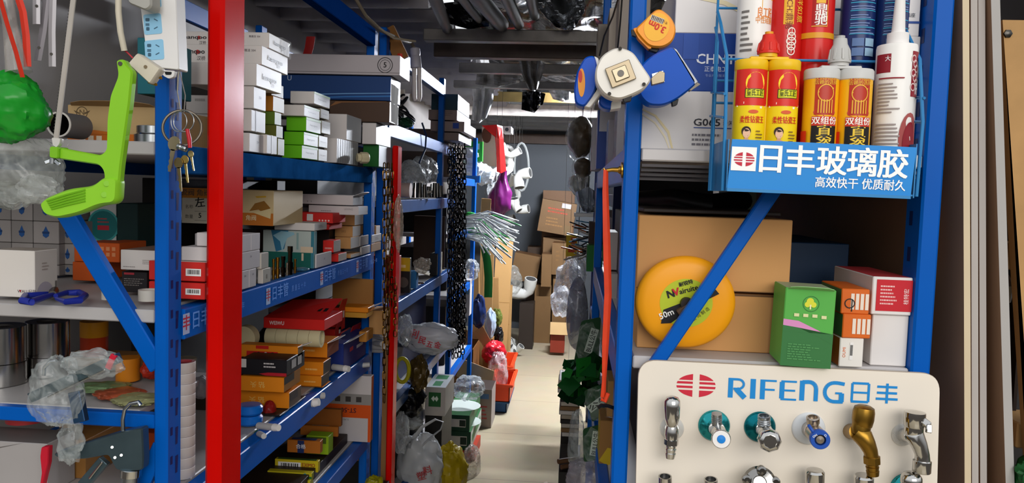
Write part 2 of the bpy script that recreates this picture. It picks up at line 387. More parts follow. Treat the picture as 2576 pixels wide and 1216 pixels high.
b = MB(); b.box(-1.3, 1.3, 8.62, 8.7, 2.085, 2.19, mat('#4a3a30', .6, 0, .3, 12)); struct('trim_1', b)
# ceiling: black plastic sheeting sagging between bars
rnd = random.Random(5)
dark_sheet = mat('#0d0d0e', .16, 0, .3, 12, .5)
def ceil_z(x, y): return 2.44 + .10 * noise.noise(Vector((x * 2.2, y * 1.5, .3))) + .07 * (.4 - abs(noise.noise(Vector((x * 5, y * 3.2, 4.1))))) + .035 * noise.noise(Vector((x * 13, y * 8, 1.7)))
rows = [[(-.62 + 1.96 * i / 60, .95 + 5.9 * j / 120, ceil_z(-.62 + 1.96 * i / 60, .95 + 5.9 * j / 120)) for i in range(61)] for j in range(121)]
b = MB(); b.quadsheet(rows, dark_sheet, .004); struct('ceiling', b)
# ribbed grey roof sheet over the left-hand rack
b = MB(); gm = mat('#a5a2a6', .5, .1, .2, 10)
rows = []
for j in range(241):
    y = .95 + 5.9 * j / 240; ph = (y % .25) / .25; z = 2.33 - .05 * (1 if .25 < ph < .75 else 0) - .02 * math.sin(ph * 2 * math.pi)
    rows.append([(-1.3, y, z), (-1.0, y, z - .003), (-.6, y, z)])
b.quadsheet(rows, gm, .003, False); tag(b.build('ceiling_ribbed'), kind='structure')
# metal roof strips near the far end, lit by the tube
b = MB()
for k in range(6):
    y = 6.95 + k * .3; z = 2.36 - k * .02
    b.box(-1.3, 1.3, y, y + .2, z - .03, z + .02, mat('#9da0a4', .4, .3, .1, 6)); b.box(-1.3, 1.3, y + .19, y + .31, z + .02, z + .03, mat('#5a5c60', .5, .3, .1, 6))
tag(b.build('ceiling_strips'), kind='structure')
# ------------------------------------------------------------------ ceiling bars
def roof_bar(name, label, y, z, h, w, col, x0=-.9, x1=1.1, rough=.45, metal=.3, tilt=0.0, cat='roof bar', group=None):
    b = MB(); b.bar((x0, y + tilt, z), (x1, y - tilt, z), w, h, mat(col, rough, metal, .35, 14), (0, 0, 1), .004)
    return tag(b.build(name), label, cat, group)
roof_bar('roof_bar', 'thick grey steel bar crossing the aisle under the black roof sheet, nearest of the bars', 3.3, W(1250, 92, 3.3).z, .05, .06, '#8a8580', -.66)
roof_bar('roof_bar', 'dark brown timber beam crossing the aisle just behind the nearest steel bar', 3.55, W(1250, 130, 3.55).z, .065, .07, '#55473f', -.66, metal=0)
roof_bar('roof_bar', 'grey steel bar crossing the aisle with crumpled plastic hanging over it', 4.3, W(1250, 173, 4.3).z, .055, .05, '#8f8a86', -.66)
roof_bar('roof_bar', 'thin dull steel bar crossing the aisle beyond the crumpled plastic', 5.0, W(1250, 214, 5.0).z, .045, .05, '#7d7a77', -.8)
roof_bar('roof_bar', 'tan wooden board lying across the roof frame over the far aisle', 5.9, W(1250, 243, 5.9).z, .075, .02, '#6a5832', -.8, .6, metal=0)
roof_bar('roof_bar', 'pale painted board across the ceiling beside the lit lamp tube', 6.75, W(1300, 277, 6.75).z, .10, .03, '#f0e6de', -1.0, 1.0, .6, 0)
b = MB()
for i, (xa, ya, xb, yb, r) in enumerate([(1085, -30, 1125, 72, .022), (1180, -40, 1262, 62, .03), (1262, -40, 1305, 62, .022), (1140, -40, 1215, 60, .018), (1330, -40, 1345, 40, .02)]):
    b = MB(); b.tube([W(xa, ya, 2.2), W((xa + xb) / 2, (ya + yb) / 2 + 3, 2.75), W(xb, yb, 3.25)], r, mat('#3d3935', .45, .4, .35, 14), 12)
    tag(b.build('roof_pipe'), ['dark round roof pipe nearest the blue rack beam', 'thickest dusty brown roof pipe above the aisle', 'dusty roof pipe just past the thickest one', 'slim roof pipe left of the thickest one', 'short roof pipe beside the shiny crumpled foil'][i], 'pipe')
# ------------------------------------------------------------------ lamp tube at the far end
b = MB(); pz = W(1435, 250, 5.7).z; lamp = thing('tube_lamp', 'lit white fluorescent tube lamp fixed under the far ceiling', 'lamp', (.25, 5.7, pz))
b.box(-.02, .63, 5.7, 5.74, pz + .02, pz + .06, WHITE, .004); b.box(.2, .23, 5.7, 5.74, pz + .06, 2.40, WHITE, .002); b.build('lamp_housing', lamp)
b = MB(); b.cyl((0, 5.72, pz), (.61, 5.72, pz), .014, mat('#eef4ff', .4, 0, 0, emit=1700)); b.build('lamp_tube', lamp)
for xs in (-.015, .61): b = MB(); b.cyl((xs, 5.72, pz), (xs + .015, 5.72, pz), .016, WHITE); b.build('lamp_socket', lamp)
# ================================================================== racks
PERF = mat('#06245e', .5, 0, 0)
def post(parent, x0, x1, y0, y1, h, slots='r', m=BLUE):
    b = MB(); b.box(x0, x1, y0, y1, 0, h, m, .003); e = .0004
    z = .12
    while z < h - .05:
        if 'r' in slots:
            b.add([(x1 + e, y0 + (y1 - y0) * .2, z), (x1 + e, y0 + (y1 - y0) * .36, z), (x1 + e, y0 + (y1 - y0) * .36, z + .014), (x1 + e, y0 + (y1 - y0) * .2, z + .014)], [(0, 1, 2, 3)], PERF)
            b.add([(x1 + e, y0 + (y1 - y0) * .55, z + .03), (x1 + e, y0 + (y1 - y0) * .7, z + .03), (x1 + e, y0 + (y1 - y0) * .75, z + .06), (x1 + e, y0 + (y1 - y0) * .55, z + .06)], [(0, 1, 2, 3)], PERF)
        if 'l' in slots:
            b.add([(x0 - e, y1 - (y1 - y0) * .3, z), (x0 - e, y1 - (y1 - y0) * .5, z), (x0 - e, y1 - (y1 - y0) * .5, z + .02), (x0 - e, y1 - (y1 - y0) * .3, z + .02)], [(0, 1, 2, 3)], PERF)
        z += .05
    b.build('post', parent)
def beam(parent, xa, xb, y0, y1, z1, h, m=BLUE, dec=None):
    b = MB(); b.box(xa, xb, y0, y1, z1 - h, z1, m, .002)
    if dec: dec(b)
    return b.build('beam', parent)
SHELFM = mat('#b9b5b3', .45, .1, .12, 8)
def deck(parent, x0, x1, y0, y1, z, m=SHELFM, th=.022):
    b = MB(); b.box(x0, x1, y0, y1, z - th, z, m, .002); return b.build('shelf_panel', parent)
# ---- near left rack
rb = thing('steel_rack', 'blue boltless steel rack on the left, its end frame with diagonal brace facing us', 'rack', (-.89, 1.88, 0))
post(rb, -.688, -.664, 1.223, 1.27, 2.08); post(rb, -1.13, -1.106, 1.223, 1.27, 2.08); post(rb, -.69, -.664, 2.50, 2.55, 2.06); post(rb, -1.13, -1.106, 2.50, 2.55, 2.06)
def sign_dec(b):
    lb = '#5c94e6'
    for py in (1.30, 1.66, 2.02, 2.36):
        o = Vector((-.6594, py, 1.304)); Mx = frame(o, (0, 1, 0), (0, 0, 1))
        b.poly([(-.035, -.018), (-.012, -.018), (-.012, .018), (-.035, .018)], '#9fb4d8', Mx)
        Mo = frame(o + Vector((.0003, -.0235, 0)), (0, 1, 0), (0, 0, 1)); b.text('丰', .028, '#b0304a', Mo, .03)
        b.text('日丰管', .034, lb, frame(o + Vector((.0003, .045, 0)), (0, 1, 0), (0, 0, 1)), .02)
        b.text('质 量 五 十 年', .016, lb, frame(o + Vector((.0003, .165, -.002)), (0, 1, 0), (0, 0, 1)), .01)
for z1, h, d in ((1.61, .048, None), (1.33, .053, sign_dec), (.997, .055, None), (.72, .045, None), (2.06, .055, None)):
    beam(rb, -.69, -.66, 1.272, 2.5, z1, h, mat('#083272', .6, 0, .1, spec=0) if z1 > 2 else BLUE if z1 != 1.61 else mat('#1f5c9c', .5, 0, .4, 14, mottle='#123f74', spec=0), d)  # upper shelf beam mottled in two blues
    beam(rb, -1.13, -1.11, 1.272, 2.5, z1, h)
    if z1 < 2: deck(rb, -1.108, -.692, 1.232, 2.5, z1 + .003)
deck(rb, -1.108, -.725, 1.245, 1.52, 1.158, SHELFM, .012)
b = MB(); b.box(-1.11, -.688, 1.225, 1.245, 1.133, 1.157, BLUE, .002); b.build('tie_bar', rb)
b = MB(); b.bar(W(150, 505, 1.233), W(402, 925, 1.233), .03, .018, BLUE, (0, -1, 0), .002); b.build('brace', rb)
b = MB(); b.bar(W(340, 1260, 1.233), W(408, 1118, 1.233), .026, .016, BLUE, (0, -1, 0), .002); b.build('brace', rb)
# ---- second left rack
rc = thing('steel_rack', 'dark blue steel rack between the red far upright and the steel chains', 'rack', (-.89, 3.3, 0))
for y in (2.66, 3.84, 4.25): post(rc, -.69, -.664, y, y + .05, 2.1 if y < 4 else 1.735, ''); post(rc, -1.13, -1.106, y, y + .05, 2.1, '')
for z1, h in ((2.06, .05), (1.78, .05), (1.503, .05), (1.112, .048), (.72, .045), (.3, .04)):
    beam(rc, -.69, -.66, 2.71, 3.84 if z1 > 2 else 4.25, z1, h, mat('#2c5ea6', .3, .2, .3, 9)); beam(rc, -1.13, -1.11, 2.71, 4.25, z1, h)
    if z1 < 2: deck(rc, -1.108, -.69, 2.68, 4.28, z1 - .002)
# ---- third left rack
rd = thing('steel_rack', 'blue steel rack beyond the hanging steel chains, left of the aisle', 'rack', (-.89, 4.6, 0))
post(rd, -.69, -.664, 5.18, 5.23, 1.9, ''); post(rd, -1.13, -1.106, 5.18, 5.23, 2.0, '')
for z1, h in ((1.62, .045), (1.30, .045), (.95, .045), (.5, .04)):
    beam(rd, -.69, -.66, 4.301, 5.18, z1, h, BLUE); beam(rd, -1.13, -1.11, 4.301, 5.18, z1, h)
    b_ = deck(rd, -1.108, -.692, 4.305, 5.2, z1 - .002)
# ---- red uprights
REDM = mat('#d40b05', .25, 0, .12, 5, .08, .03, spec=.06)
b = MB(); b.box(-.638, -.608, 1.30, 1.39, 0, 2.3, REDM, .006)
tag(b.build('red_upright'), 'glossy red wrapped upright post standing in front of the left rack', 'post')
b = MB(); b.box(-.612, -.592, 2.56, 2.62, 0, 1.69, REDM, .004)
o = tag(b.build('red_upright'), 'thin red upright further down the aisle beside the brass chains', 'post')
b = MB(); b.box(-.632, -.612, 2.575, 2.61, 0, 1.05, mat('#8a6238', .7)); b.build('wood_batten', o)
# ---- right rack
rr = thing('steel_rack', 'blue steel rack on the right with diagonal brace and white shelf edges', 'rack', (.28, 1.75, 0))
post(rr, .067, .089, 1.09, 1.13, 2.2, 'l'); post(rr, .468, .494, 1.09, 1.14, 2.2, 'l')
post(rr, .067, .09, 2.40, 2.44, 2.2, ''); post(rr, .470, .494, 2.40, 2.44, 2.2, '')
for z1, h in ((1.617, .05), (1.324, .05), (.98, .05), (.6, .05)):
    beam(rr, .068, .09, 1.13, 2.4, z1, h, BLUE); beam(rr, .472, .492, 1.14, 2.4, z1, h)
    deck(rr, .0905, .4675, 1.095, 2.42, z1 - .001, mat('#c4c0bf', .4, .1, .08, 8), .018)
for k in range(4):
    b = MB(); b.box(.092, .467, 1.098 + k * .01, 1.104 + k * .01, 1.590 - k * .006, 1.594 - k * .006, mat('#4a4648', .5, .2)); b.build('shelf_rib', rr)
b = MB(); b.bar(W(1643, 925, 1.0855), W(1952, 470, 1.0855), .019, .014, BLUE, (0, -1, 0), .002); b.build('brace', rr)
# ---- further right rack down the aisle
rs = thing('steel_rack', 'dark steel rack along the right side of the far aisle', 'rack', (.3, 4.0, 0))
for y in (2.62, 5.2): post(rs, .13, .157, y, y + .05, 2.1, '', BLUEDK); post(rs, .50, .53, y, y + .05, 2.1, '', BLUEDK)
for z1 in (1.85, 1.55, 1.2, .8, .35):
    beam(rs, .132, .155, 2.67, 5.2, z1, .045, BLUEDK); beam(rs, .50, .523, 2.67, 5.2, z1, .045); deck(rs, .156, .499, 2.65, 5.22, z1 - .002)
# ================================================================== right foreground
def pxp(b, pts, Y, t, m, bev=0.0, mside=None, smooth=False):
    """outline measured on the photograph, standing upright at depth Y and t thick (away from the viewer)"""
    P = [W(x, y, Y) for x, y in pts]; poly = [(p.x, p.z) for p in P]
    M = Matrix(((1, 0, 0, 0), (0, 0, -1, Y + t), (0, 1, 0, 0), (0, 0, 0, 1)))
    b.prism(poly, t, m, M, mside, bev)
def rnd_poly(pts, r, n=5):
    out = []; N = len(pts)
    for i in range(N):
        a = Vector(pts[i - 1]); p = Vector(pts[i]); c = Vector(pts[(i + 1) % N]); k = min(r, (a - p).length * .45, (c - p).length * .45)
        s = p + (a - p).normalized() * k; e = p + (c - p).normalized() * k
        for q in range(n + 1):
            t = q / n; out.append(tuple(s * (1 - t) ** 2 + p * 2 * t * (1 - t) + e * t * t))
    return out
def ellipse(cx, cy, rx, ry, n=28, a0=0, a1=360):
    return [(cx + rx * math.cos(R(a0 + (a1 - a0) * i / n)), cy + ry * math.sin(R(a0 + (a1 - a0) * i / n))) for i in range(n + (0 if a1 - a0 == 360 else 1))]
def logo(b, M, w, h, m):
    """split oval emblem of red bands"""
    for sx in (-1, 1):
        for v0, v1 in ((.46, 1), (.13, .33), (-.25, -.05), (-1, -.42)):
            pts = []
            for i in range(9):
                v = v0 + (v1 - v0) * i / 8; pts.append((sx * max(.19, math.sqrt(max(0, 1 - v * v))) * w / 2, v * h / 2))
            pts += [(sx * .17 * w / 2, v1 * h / 2), (sx * .17 * w / 2, v0 * h / 2)]
            b.poly(pts if sx > 0 else pts[::-1], m, M)
# ---- upper shelf cartons behind the basket
zU = 1.6165
gold = '#d9c27c'
wave = [('p', 'f', [(.0, .66), (.1, .55), (.2, .28), (.235, .02), (.25, .02), (.215, .31), (.11, .58), (.0, .69)], '#e3d3a6'),
        ('p', 'f', [(.0, .58), (.1, .44), (.18, .2), (.215, .02), (.223, .02), (.19, .22), (.105, .46), (.0, .61)], '#ece0be')]
small = [('n', 'f', .39, .06, .64, .30, 3, '#77747a')]
g_txt = [('t', 'f', .50, .47, .17, 'G065', '#2a2a33', 0, .02, .2), ('t', 'f', .66, .47, .09, '开关', '#2a2a33'), ('r', 'f', .40, .375, .8, .39, '#2b4d94')]
def gbox(x0, y0, x1, y1, lab, dec, col='#e6e2df', dp=.30, Y=1.125, z0=None, z1=None):
    B = fbox(x0, y0, x1, y1, Y, dp, z0, z1); B[0] = max(B[0], .0915); B[1] = min(B[1], .4672)
    return carton(lab, B, col, None, dec, 'switch cartons on the upper right shelf', bev=.001)
z1a = W(1720, 229, 1.125).z; z2a = W(1720, 83, 1.125).z; z3a = W(1760, -60, 1.125).z
gbox(1604, 229, 1945, 372, 'white switch carton with a large black code under the royal blue carton', wave + g_txt + small, z0=zU, z1=z1a)
gbox(1604, 83, 1945, 228, 'royal blue carton with white lettering between white cartons behind the tape measures', [('t', 'f', .555, .55, .24, 'CHNT', '#e9edf5', 0, .03), ('t', 'f', .56, .38, .1, '正泰电工', '#dfe6f4'), ('t', 'f', .57, .27, .055, '专业光 点智未来', '#8fa6d8'), ('r', 'f', .30, .55, .42, .99, '#1d4aa0')], '#16459c', z0=z1a, z1=z2a)
gbox(1700, -60, 1945, 80, 'topmost white carton with gold wave above the blue carton', [('p', 'f', [(.15, .62), (.5, .5), (.8, .25), (.93, .03), (.98, .03), (.84, .3), (.52, .57), (.15, .7)], '#e6d9b2')], z0=z2a, z1=z3a)
gbox(1960, 236, 2316, 376, 'white switch carton behind the white sealant tube, lowest of its stack', [('t', 'f', .58, .52, .2, 'G065', '#2a2a33', 0, .02), ('r', 'f', .3, .38, 1, .4, '#2b4d94')], z0=zU, z1=z1a)
gbox(1960, 92, 2316, 234, 'white switch carton behind the dark blue tubes, middle of its stack', [('r', 'f', .75, .28, 1, .31, '#2b4d94'), ('n', 'f', .78, .35, .98, .5, 2, '#555a66')], z0=z1a, z1=z2a)
gbox(1960, -55, 2316, 90, 'white switch carton with blue rule at the top right behind the basket', [('r', 'f', .8, .22, 1, .26, '#2b4d94'), ('t', 'f', .9, .36, .08, '正泰插座', '#444a55'), ('t', 'f', .9, .13, .05, 'CHINT', '#444a55')], z0=z2a, z1=z3a)
# ---- lower shelf
zL = 1.3235
Yb = 1.155
zb = W(1800, 738, Yb).z
kb = mat('#d09a60', .8, 0, .08, 4)
carton('lower brown cardboard carton behind the yellow tape reel', fbox(1604, 740, 1975, 880, Yb, .34, zL, zb), kb, None, [('r', 'f', 0, .965, 1, 1, '#6b4a2a')], 'plain cartons on the lower right shelf')
carton('upper brown cardboard carton above the yellow tape reel', fbox(1604, 548, 1990, 733, Yb - .006, .36, zb + .004, None), kb, None, [('r', 'f', .0, .0, 1, .012, '#7a5632'), ('r', 'r', .48, 0, .52, 1, '#9a6d3e')], 'plain cartons on the lower right shelf', flaps=None, flap=None)
b = MB(); B = fbox(1604, 541, 1992, 549, Yb + .01, .3); 
carton('dark flat lid tray lying on the upper brown carton', [B[0] + .01, B[1] - .01, Yb + .03, Yb + .3, W(1800, 548, Yb - .006).z + .004, W(1800, 541, Yb).z + .006], '#2b2320', cat='tray', name='flat_tray')
carton('dark navy carton with white lettering behind the green box', fbox(1975, 612, 2134, 712, 1.36, .3, zL, None), '#12304f', None, [('t', 'f', .30, .42, .13, 'JDM电气', '#d6dbe4', 180, .015), ('t', 'f', .55, .12, .06, 'www.jasmwin.com', '#aab4c4')], None)
# support so the navy carton's height is right: its lower part stands on the shelf
gB = fbox(1972, 727, 2098, 912, 1.06, .075, zL + .0025, None)
o = carton('green upright box with tree emblem and pink stripe on the right shelf edge', gB, '#58ad4a', {'r': '#2f6b35', 'u': '#a9b58d'},
    [('r', 'f', 0, 0, 1, .44, '#35713c'), ('p', 'f', [(0, .52), (.3, .5), (.7, .4), (1, .31), (1, .37), (.7, .48), (.3, .585), (0, .6)], '#d58bbb'),
     ('p', 'f', [(0, .44), (1, .44), (1, .31), (.7, .4), (.3, .5), (0, .52)], '#35713c'),
     ('k', 'f', .52, .81, .10, .06, '#2f6b35'), ('o', 'f', .5, .84, .045, '#d7d63a'), ('o', 'f', .45, .80, .035, '#d7d63a'), ('o', 'f', .57, .80, .035, '#d7d63a'), ('r', 'f', .495, .74, .525, .80, '#e4dfae'),
     ('r', 'f', .2, .64, .3, .68, '#d9d6a0'), ('r', 'f', .38, .64, .48, .68, '#d9d6a0'), ('r', 'f', .56, .64, .66, .68, '#d9d6a0'), ('r', 'f', .74, .63, .84, .67, '#d9d6a0'), ('n', 'f', .12, .08, .8, .30, 7, '#4f8f52')], rz=-3, ry=1.2, flap=[('f', '#8fc27a', .012)])
og = mat('#d8661c', .5, 0, .1)
z3 = W(2130, 850, 1.085).z; z4 = W(2130, 790, 1.085).z
side = {'l': '#4f7a4a'}
grid = [('r', 'f', .34 + .17 * i, .18, .46 + .17 * i, .82, '#e8d8c8') for i in range(4)]
carton('white and orange lamp box at the foot of the small stack beside the green box', fbox(2112, 852, 2172, 908, 1.085, .10, zL, z3), '#e7e2da', {'l': '#cf6a24'}, [('t', 'f', .2, .5, .14, 'OUMI', '#d8661c', 90, .015), ('b', 'f', .42, .25, .56, .85)], 'lamp boxes by the green box')
carton('orange lamp box with white table, middle of the small stack by the green box', fbox(2116, 792, 2188, 850, 1.083, .10, z3, z4), og, side, grid, 'lamp boxes by the green box', rz=2)
carton('orange lamp box with black scribble on top of the small stack', fbox(2120, 728, 2190, 792, 1.085, .10, z4, None), og, side, grid + [('k', 'f', .3, .42, .2, .2, '#1c1a1a'), ('r', 'f', .36, .1, .40, .6, '#1c1a1a')], 'lamp boxes by the green box', rz=-2)
zw = W(2230, 791, 1.11).z
carton('plain white box under the red and white box on the right shelf', [.4188, .4674, 1.105, 1.245, zL, zw], '#e2ddd9')
carton('white box with red printed end panel on top of the plain white box', [.4142, .4674, 1.10, 1.26, zw + .0005, W(2250, 698, 1.10).z], '#e4dfdb', {'u': '#b8383c'}, [('r', 'f', .1, .1, 1, .93, '#c3202c'), ('n', 'f', .2, .25, .62, .8, 6, '#e8b8b4'), ('t', 'f', .86, .5, .14, '桂特宏', '#f0dcd8', 90)])
# dark goods above the brown cartons
b = MB(); b.tube([W(1612, 505, 1.6), W(1700, 500, 1.55), W(1780, 515, 1.5), W(1870, 505, 1.6)], .02, mat('#17171a', .35, 0, .2), 12); tag(b.build('rubber_hose'), 'black rubber hose lying above the upper brown carton', 'hose')
carton('dark brown carton deep on the lower right shelf behind the upper brown carton', [.10, .34, 1.56, 1.9, zL, 1.515], '#2e241e')
carton('torn white card piece lying on the dark carton behind the upper brown carton', [W(1722, 527, 1.57).x, W(1800, 527, 1.57).x, 1.57, 1.7, 1.515, 1.523], '#d8cdb4', name='card_piece', cat='card', rz=8)
carton('pale green box high behind the diagonal brace of the right rack', [.345, .40, 1.75, 1.9, zL, 1.58], '#b9cdb6')
# ---- 50 m tape reel
reel = thing('tape_reel', 'big yellow fifty metre tape measure reel leaning on the brown carton', 'tape measure', W(1725, 879, 1.13))
Yr = 1.118
rc_ = W(1725, 762, Yr); RX, RZ = .0715, .0668
Mr = Matrix.Translation(rc_) @ Matrix.Rotation(R(-1.5), 4, 'Y') @ Matrix(((1, 0, 0, 0), (0, 0, -1, 0), (0, 1, 0, 0), (0, 0, 0, 1)))
S = Matrix.Diagonal((RX, RZ, 1, 1)); b = MB()
YEL = mat('#f7a313', .38, 0, .03, 10)
b.lathe([(.0, .004), (.55, .004), (.8, .0025), (.93, 0), (.985, -.004), (1, -.010), (.985, -.017), (.93, -.021), (.5, -.023), (0, -.023)], YEL, Mr @ S, 64, True, False); b.build('case', reel)
b = MB(); b.lathe([(.52, .0045), (0, .0046)], mat('#b7c42c', .4, 0, .05), Mr @ S, 48, False, False)
b.poly([(-.047, -.034), (-.033, -.033), (.0, -.008), (.034, .010), (.028, .017), (-.012, -.001), (-.044, -.014)], '#17161a', Mr @ Matrix.Translation((0.012, .004, .0050)))
b.text('50m', .0125, '#f2f0ea', Mr @ Matrix.Translation((-.0275, -.0165, .0054)) @ Matrix.Rotation(R(24), 4, 'Z'), .02)
b.text('N', .015, '#1a1a1a', Mr @ Matrix.Translation((-.022, .0125, .0054)) @ Matrix.Rotation(R(16), 4, 'Z'), .05); b.text('V', .015, '#c3202c', Mr @ Matrix.Translation((-.0145, .0155, .0055)) @ Matrix.Rotation(R(16), 4, 'Z'), .05)
b.text('airuite', .0105, '#1a1a1a', Mr @ Matrix.Translation((.003, .0195, .0054)) @ Matrix.Rotation(R(16), 4, 'Z'), .03)
b.text('耐锐特', .0068, '#1a1a1a', Mr @ Matrix.Translation((-.001, .0285, .0054)) @ Matrix.Rotation(R(16), 4, 'Z'), .04)
b.text('限 公 司 制 造', .006, '#4c4a20', Mr @ Matrix.Translation((.018, -.018, .0054)) @ Matrix.Rotation(R(38), 4, 'Z'), .01); b.build('centre_label', reel)
b = MB(); b.bar(Mr @ Vector((-.012, -.014, .010)), Mr @ Vector((.02, .008, .010)), .014, .010, mat('#5c4433', .5)); b.cyl(Mr @ Vector((0, 0, .003)), Mr @ Vector((0, 0, .016)), .009, mat('#2a211c', .5)); b.build('winding_handle', reel)
# ---- tape measures on the post
def tape(label, outline, Y, t, m, extra, loc, m2=None, bev=.004, cat='tape measure'):
    o = thing('tape_measure', label, cat, W(*loc, Y), 'tape measures clipped to the right post'); b = MB(); pxp(b, rnd_poly(outline, 22, 6), Y, t, m, bev, m2); cs_ = b.build('case', o)
    extra(o, cs_); return o
def ex1(o, cs_):
    b = MB(); M = frame(W(1652, 68, 1.0594), (1, 0, -.35), (.35, 0, 1)); e = ellipse(0, 0, .0165, .019, 30); b.poly(e, '#f6b63a', M); Mt = M @ Matrix.Rotation(R(180 - 6), 4, 'Z')
    b.text('3.0m', .0125, '#cf2a1c', Mt @ Matrix.Translation((0, -.001, .0003)), .04); b.poly([(-.010, .0125), (.008, .0125), (.008, .0055), (-.010, .0055)][::-1], '#d9cfc0', M @ Matrix.Translation((-.002, .0005, .0003)))
    for i in range(8): b.poly([(-.011 + .0022 * i, .0065), (-.0098 + .0022 * i, .0065), (-.0098 + .0022 * i, .0125), (-.011 + .0022 * i, .0125)], '#554a44', M @ Matrix.Translation((0, 0, .0005)))
    b.text('专业五金工具', .004, '#7a4a12', Mt @ Matrix.Translation((.001, -.0105, .0003)), .01); b.build('printed_label', cs_)
    b = MB(); pxp(b, rnd_poly([(1592, 72), (1602, 68), (1612, 88), (1620, 100), (1634, 108), (1640, 122), (1632, 124), (1606, 98)], 4), 1.064, .014, mat('#e88c0c', .4), .001); b.build('grip_edge', o)
    b = MB(); pxp(b, [(1588, 74), (1598, 76), (1600, 92), (1590, 88)], 1.066, .01, mat('#1c1a18', .4, .4)); b.build('tape_hook', o)
    b = MB(); pxp(b, rnd_poly([(1628, 112), (1660, 122), (1652, 132), (1632, 126)], 3), 1.07, .012, BLACK, .001); b.build('lock_button', o)
tape('orange three metre tape measure, topmost of the cluster on the right post', [(1657, 16), (1690, 42), (1703, 72), (1694, 104), (1668, 120), (1634, 118), (1612, 96), (1596, 74)], 1.06, .026, mat('#f79a14', .35, 0, .04), ex1, (1650, 118))
def ex2(o, cs_):
    b = MB(); M = frame(W(1561, 186, .9495), (1, 0, .42), (-.42, 0, 1)); b.box(-.0155, .0155, -.0125, .0125, 0, .002, mat('#9a8c74', .38, .8, .1), .0008, None, M); b.box(-.009, .009, -.008, .008, .002, .0042, mat('#b3a68c', .4, .8, .1), .001, None, M)
    b.cyl(M @ Vector((0, 0, .003)), M @ Vector((0, 0, .0052)), .004, DARKSTEEL); b.build('belt_clip', o)
    for x, y in ((1560, 122), (1533, 236), (1620, 212)): b = MB(); b.cyl(W(x, y, .951), W(x, y, .9485), .0022, DARKSTEEL, n=12); b.build('screw', cs_)
    b = MB(); pxp(b, rnd_poly([(1565, 243), (1590, 236), (1588, 254), (1570, 258)], 3), .956, .012, BLACK, .001); b.build('lock_button', o)
    b = MB(); pxp(b, rnd_poly([(1638, 196), (1660, 178), (1673, 182), (1672, 206), (1640, 214)], 3), .962, .012, mat('#8d8069', .35, .8, .2), .001); b.build('tape_hook', o)
tape('white round cased tape measure with steel belt clip, front of the cluster', [(1552, 116), (1592, 128), (1612, 158), (1641, 200), (1622, 224), (1590, 240), (1556, 252), (1520, 240), (1498, 208), (1497, 172), (1514, 138)], .952, .034, mat('#e9e4da', .35, 0, .06, 20), ex2, (1560, 250), mat('#dcd6cb', .4))
def ex3(o, cs_):
    b = MB(); pxp(b, rnd_poly([(1693, 120), (1702, 124), (1756, 206), (1748, 212)], 2), 1.03, .03, mat('#c9ccd2', .4), .001); b.build('white_edge', o)
    b = MB(); pxp(b, [(1728, 220), (1752, 206), (1762, 212), (1738, 228)], 1.034, .016, mat('#6d665c', .4, .6)); b.build('tape_hook', o)
    b = MB(); pxp(b, rnd_poly([(1690, 256), (1708, 248), (1704, 264), (1692, 268)], 3), 1.036, .012, BLACK, .001); b.build('lock_button', o)
    b = MB(); pxp(b, [(1640, 186), (1668, 178), (1672, 206), (1644, 212)], 1.027, .003, STEEL); b.build('belt_clip', o)
tape('royal blue tape measure with pale edge right of the post, below the orange one', [(1640, 138), (1690, 116), (1705, 126), (1755, 208), (1735, 226), (1700, 252), (1668, 266), (1630, 264), (1608, 240), (1606, 170)], 1.03, .036, mat('#004fb8', .36, 0, .06, 12, spec=.15), ex3, (1680, 266))
def ex4(o, cs_):
    b = MB(); pxp(b, rnd_poly([(1494, 140), (1506, 146), (1512, 236), (1484, 272), (1468, 268), (1500, 226)], 5), .985, .03, mat('#dedad2', .4), .002); b.build('white_half', o)
    b = MB(); pxp(b, ellipse(1463, 208, 9, 36, 20), .9795, .002, mat('#d98b1f', .4)); pxp(b, ellipse(1460, 192, 5, 16, 14), .979, .001, mat('#b3221c', .4)); b.build('printed_label', cs_)
tape('blue and white tape measure seen edge-on, leftmost of the cluster', [(1472, 142), (1496, 138), (1504, 170), (1500, 230), (1470, 270), (1448, 262), (1443, 230), (1450, 180)], .98, .04, mat('#004ab4', .3, 0, .06, 12, spec=.15), ex4, (1470, 268))
def ex5(o, cs_):
    b = MB(); pxp(b, rnd_poly([(1538, 256), (1563, 254), (1562, 272), (1536, 276)], 3), .999, .03, mat('#dedad2', .4), .001); b.build('white_half', o)
tape('blue tape measure peeping out under the white one', [(1508, 240), (1540, 238), (1542, 276), (1520, 274), (1506, 262)], 1.0, .04, mat('#004ab4', .3, 0, .06, 12, spec=.15), ex5, (1530, 274))
# ---- sealant basket
BW = mat('#2f7fb8', .35, .1, .12, 12)
bk = thing('wire_basket', 'blue wire display basket with a printed sign tray holding sealant tubes', 'basket', W(2065, 490, 1.02)); bk_o = bk
b = MB(); pxp(b, rnd_poly([(1842, 350), (2306, 371), (2291, 493), (1829, 473)], 2), .96, .0012, mat('#1583cf', .4, 0, .02), 0); 
Ms = frame(W(2068, 421, .9595), W(2300, 431, .96) - W(1840, 411, .96), (0, 0, 1)); k = .96 / 1950
def sg(px, py): return Matrix.Translation((((px - 2068)) * k, ((421 + (px - 2068) * .042) - py) * k, .0003))
WT = mat('#f4f3f0', .4, 0, 0)
b.text('日', 76 * k, WT, Ms @ sg(1944, 405), .035); b.text('丰', 76 * k, WT, Ms @ sg(2014, 410), .035); b.text('玻', 74 * k, WT, Ms @ sg(2090, 411), .03); b.text('璃', 74 * k, WT, Ms @ sg(2162, 414), .03); b.text('胶', 74 * k, WT, Ms @ sg(2234, 418), .03)
b.text('高效快干 优质耐久', 28 * k, WT, Ms @ sg(2160, 463), .02, 212 * k)
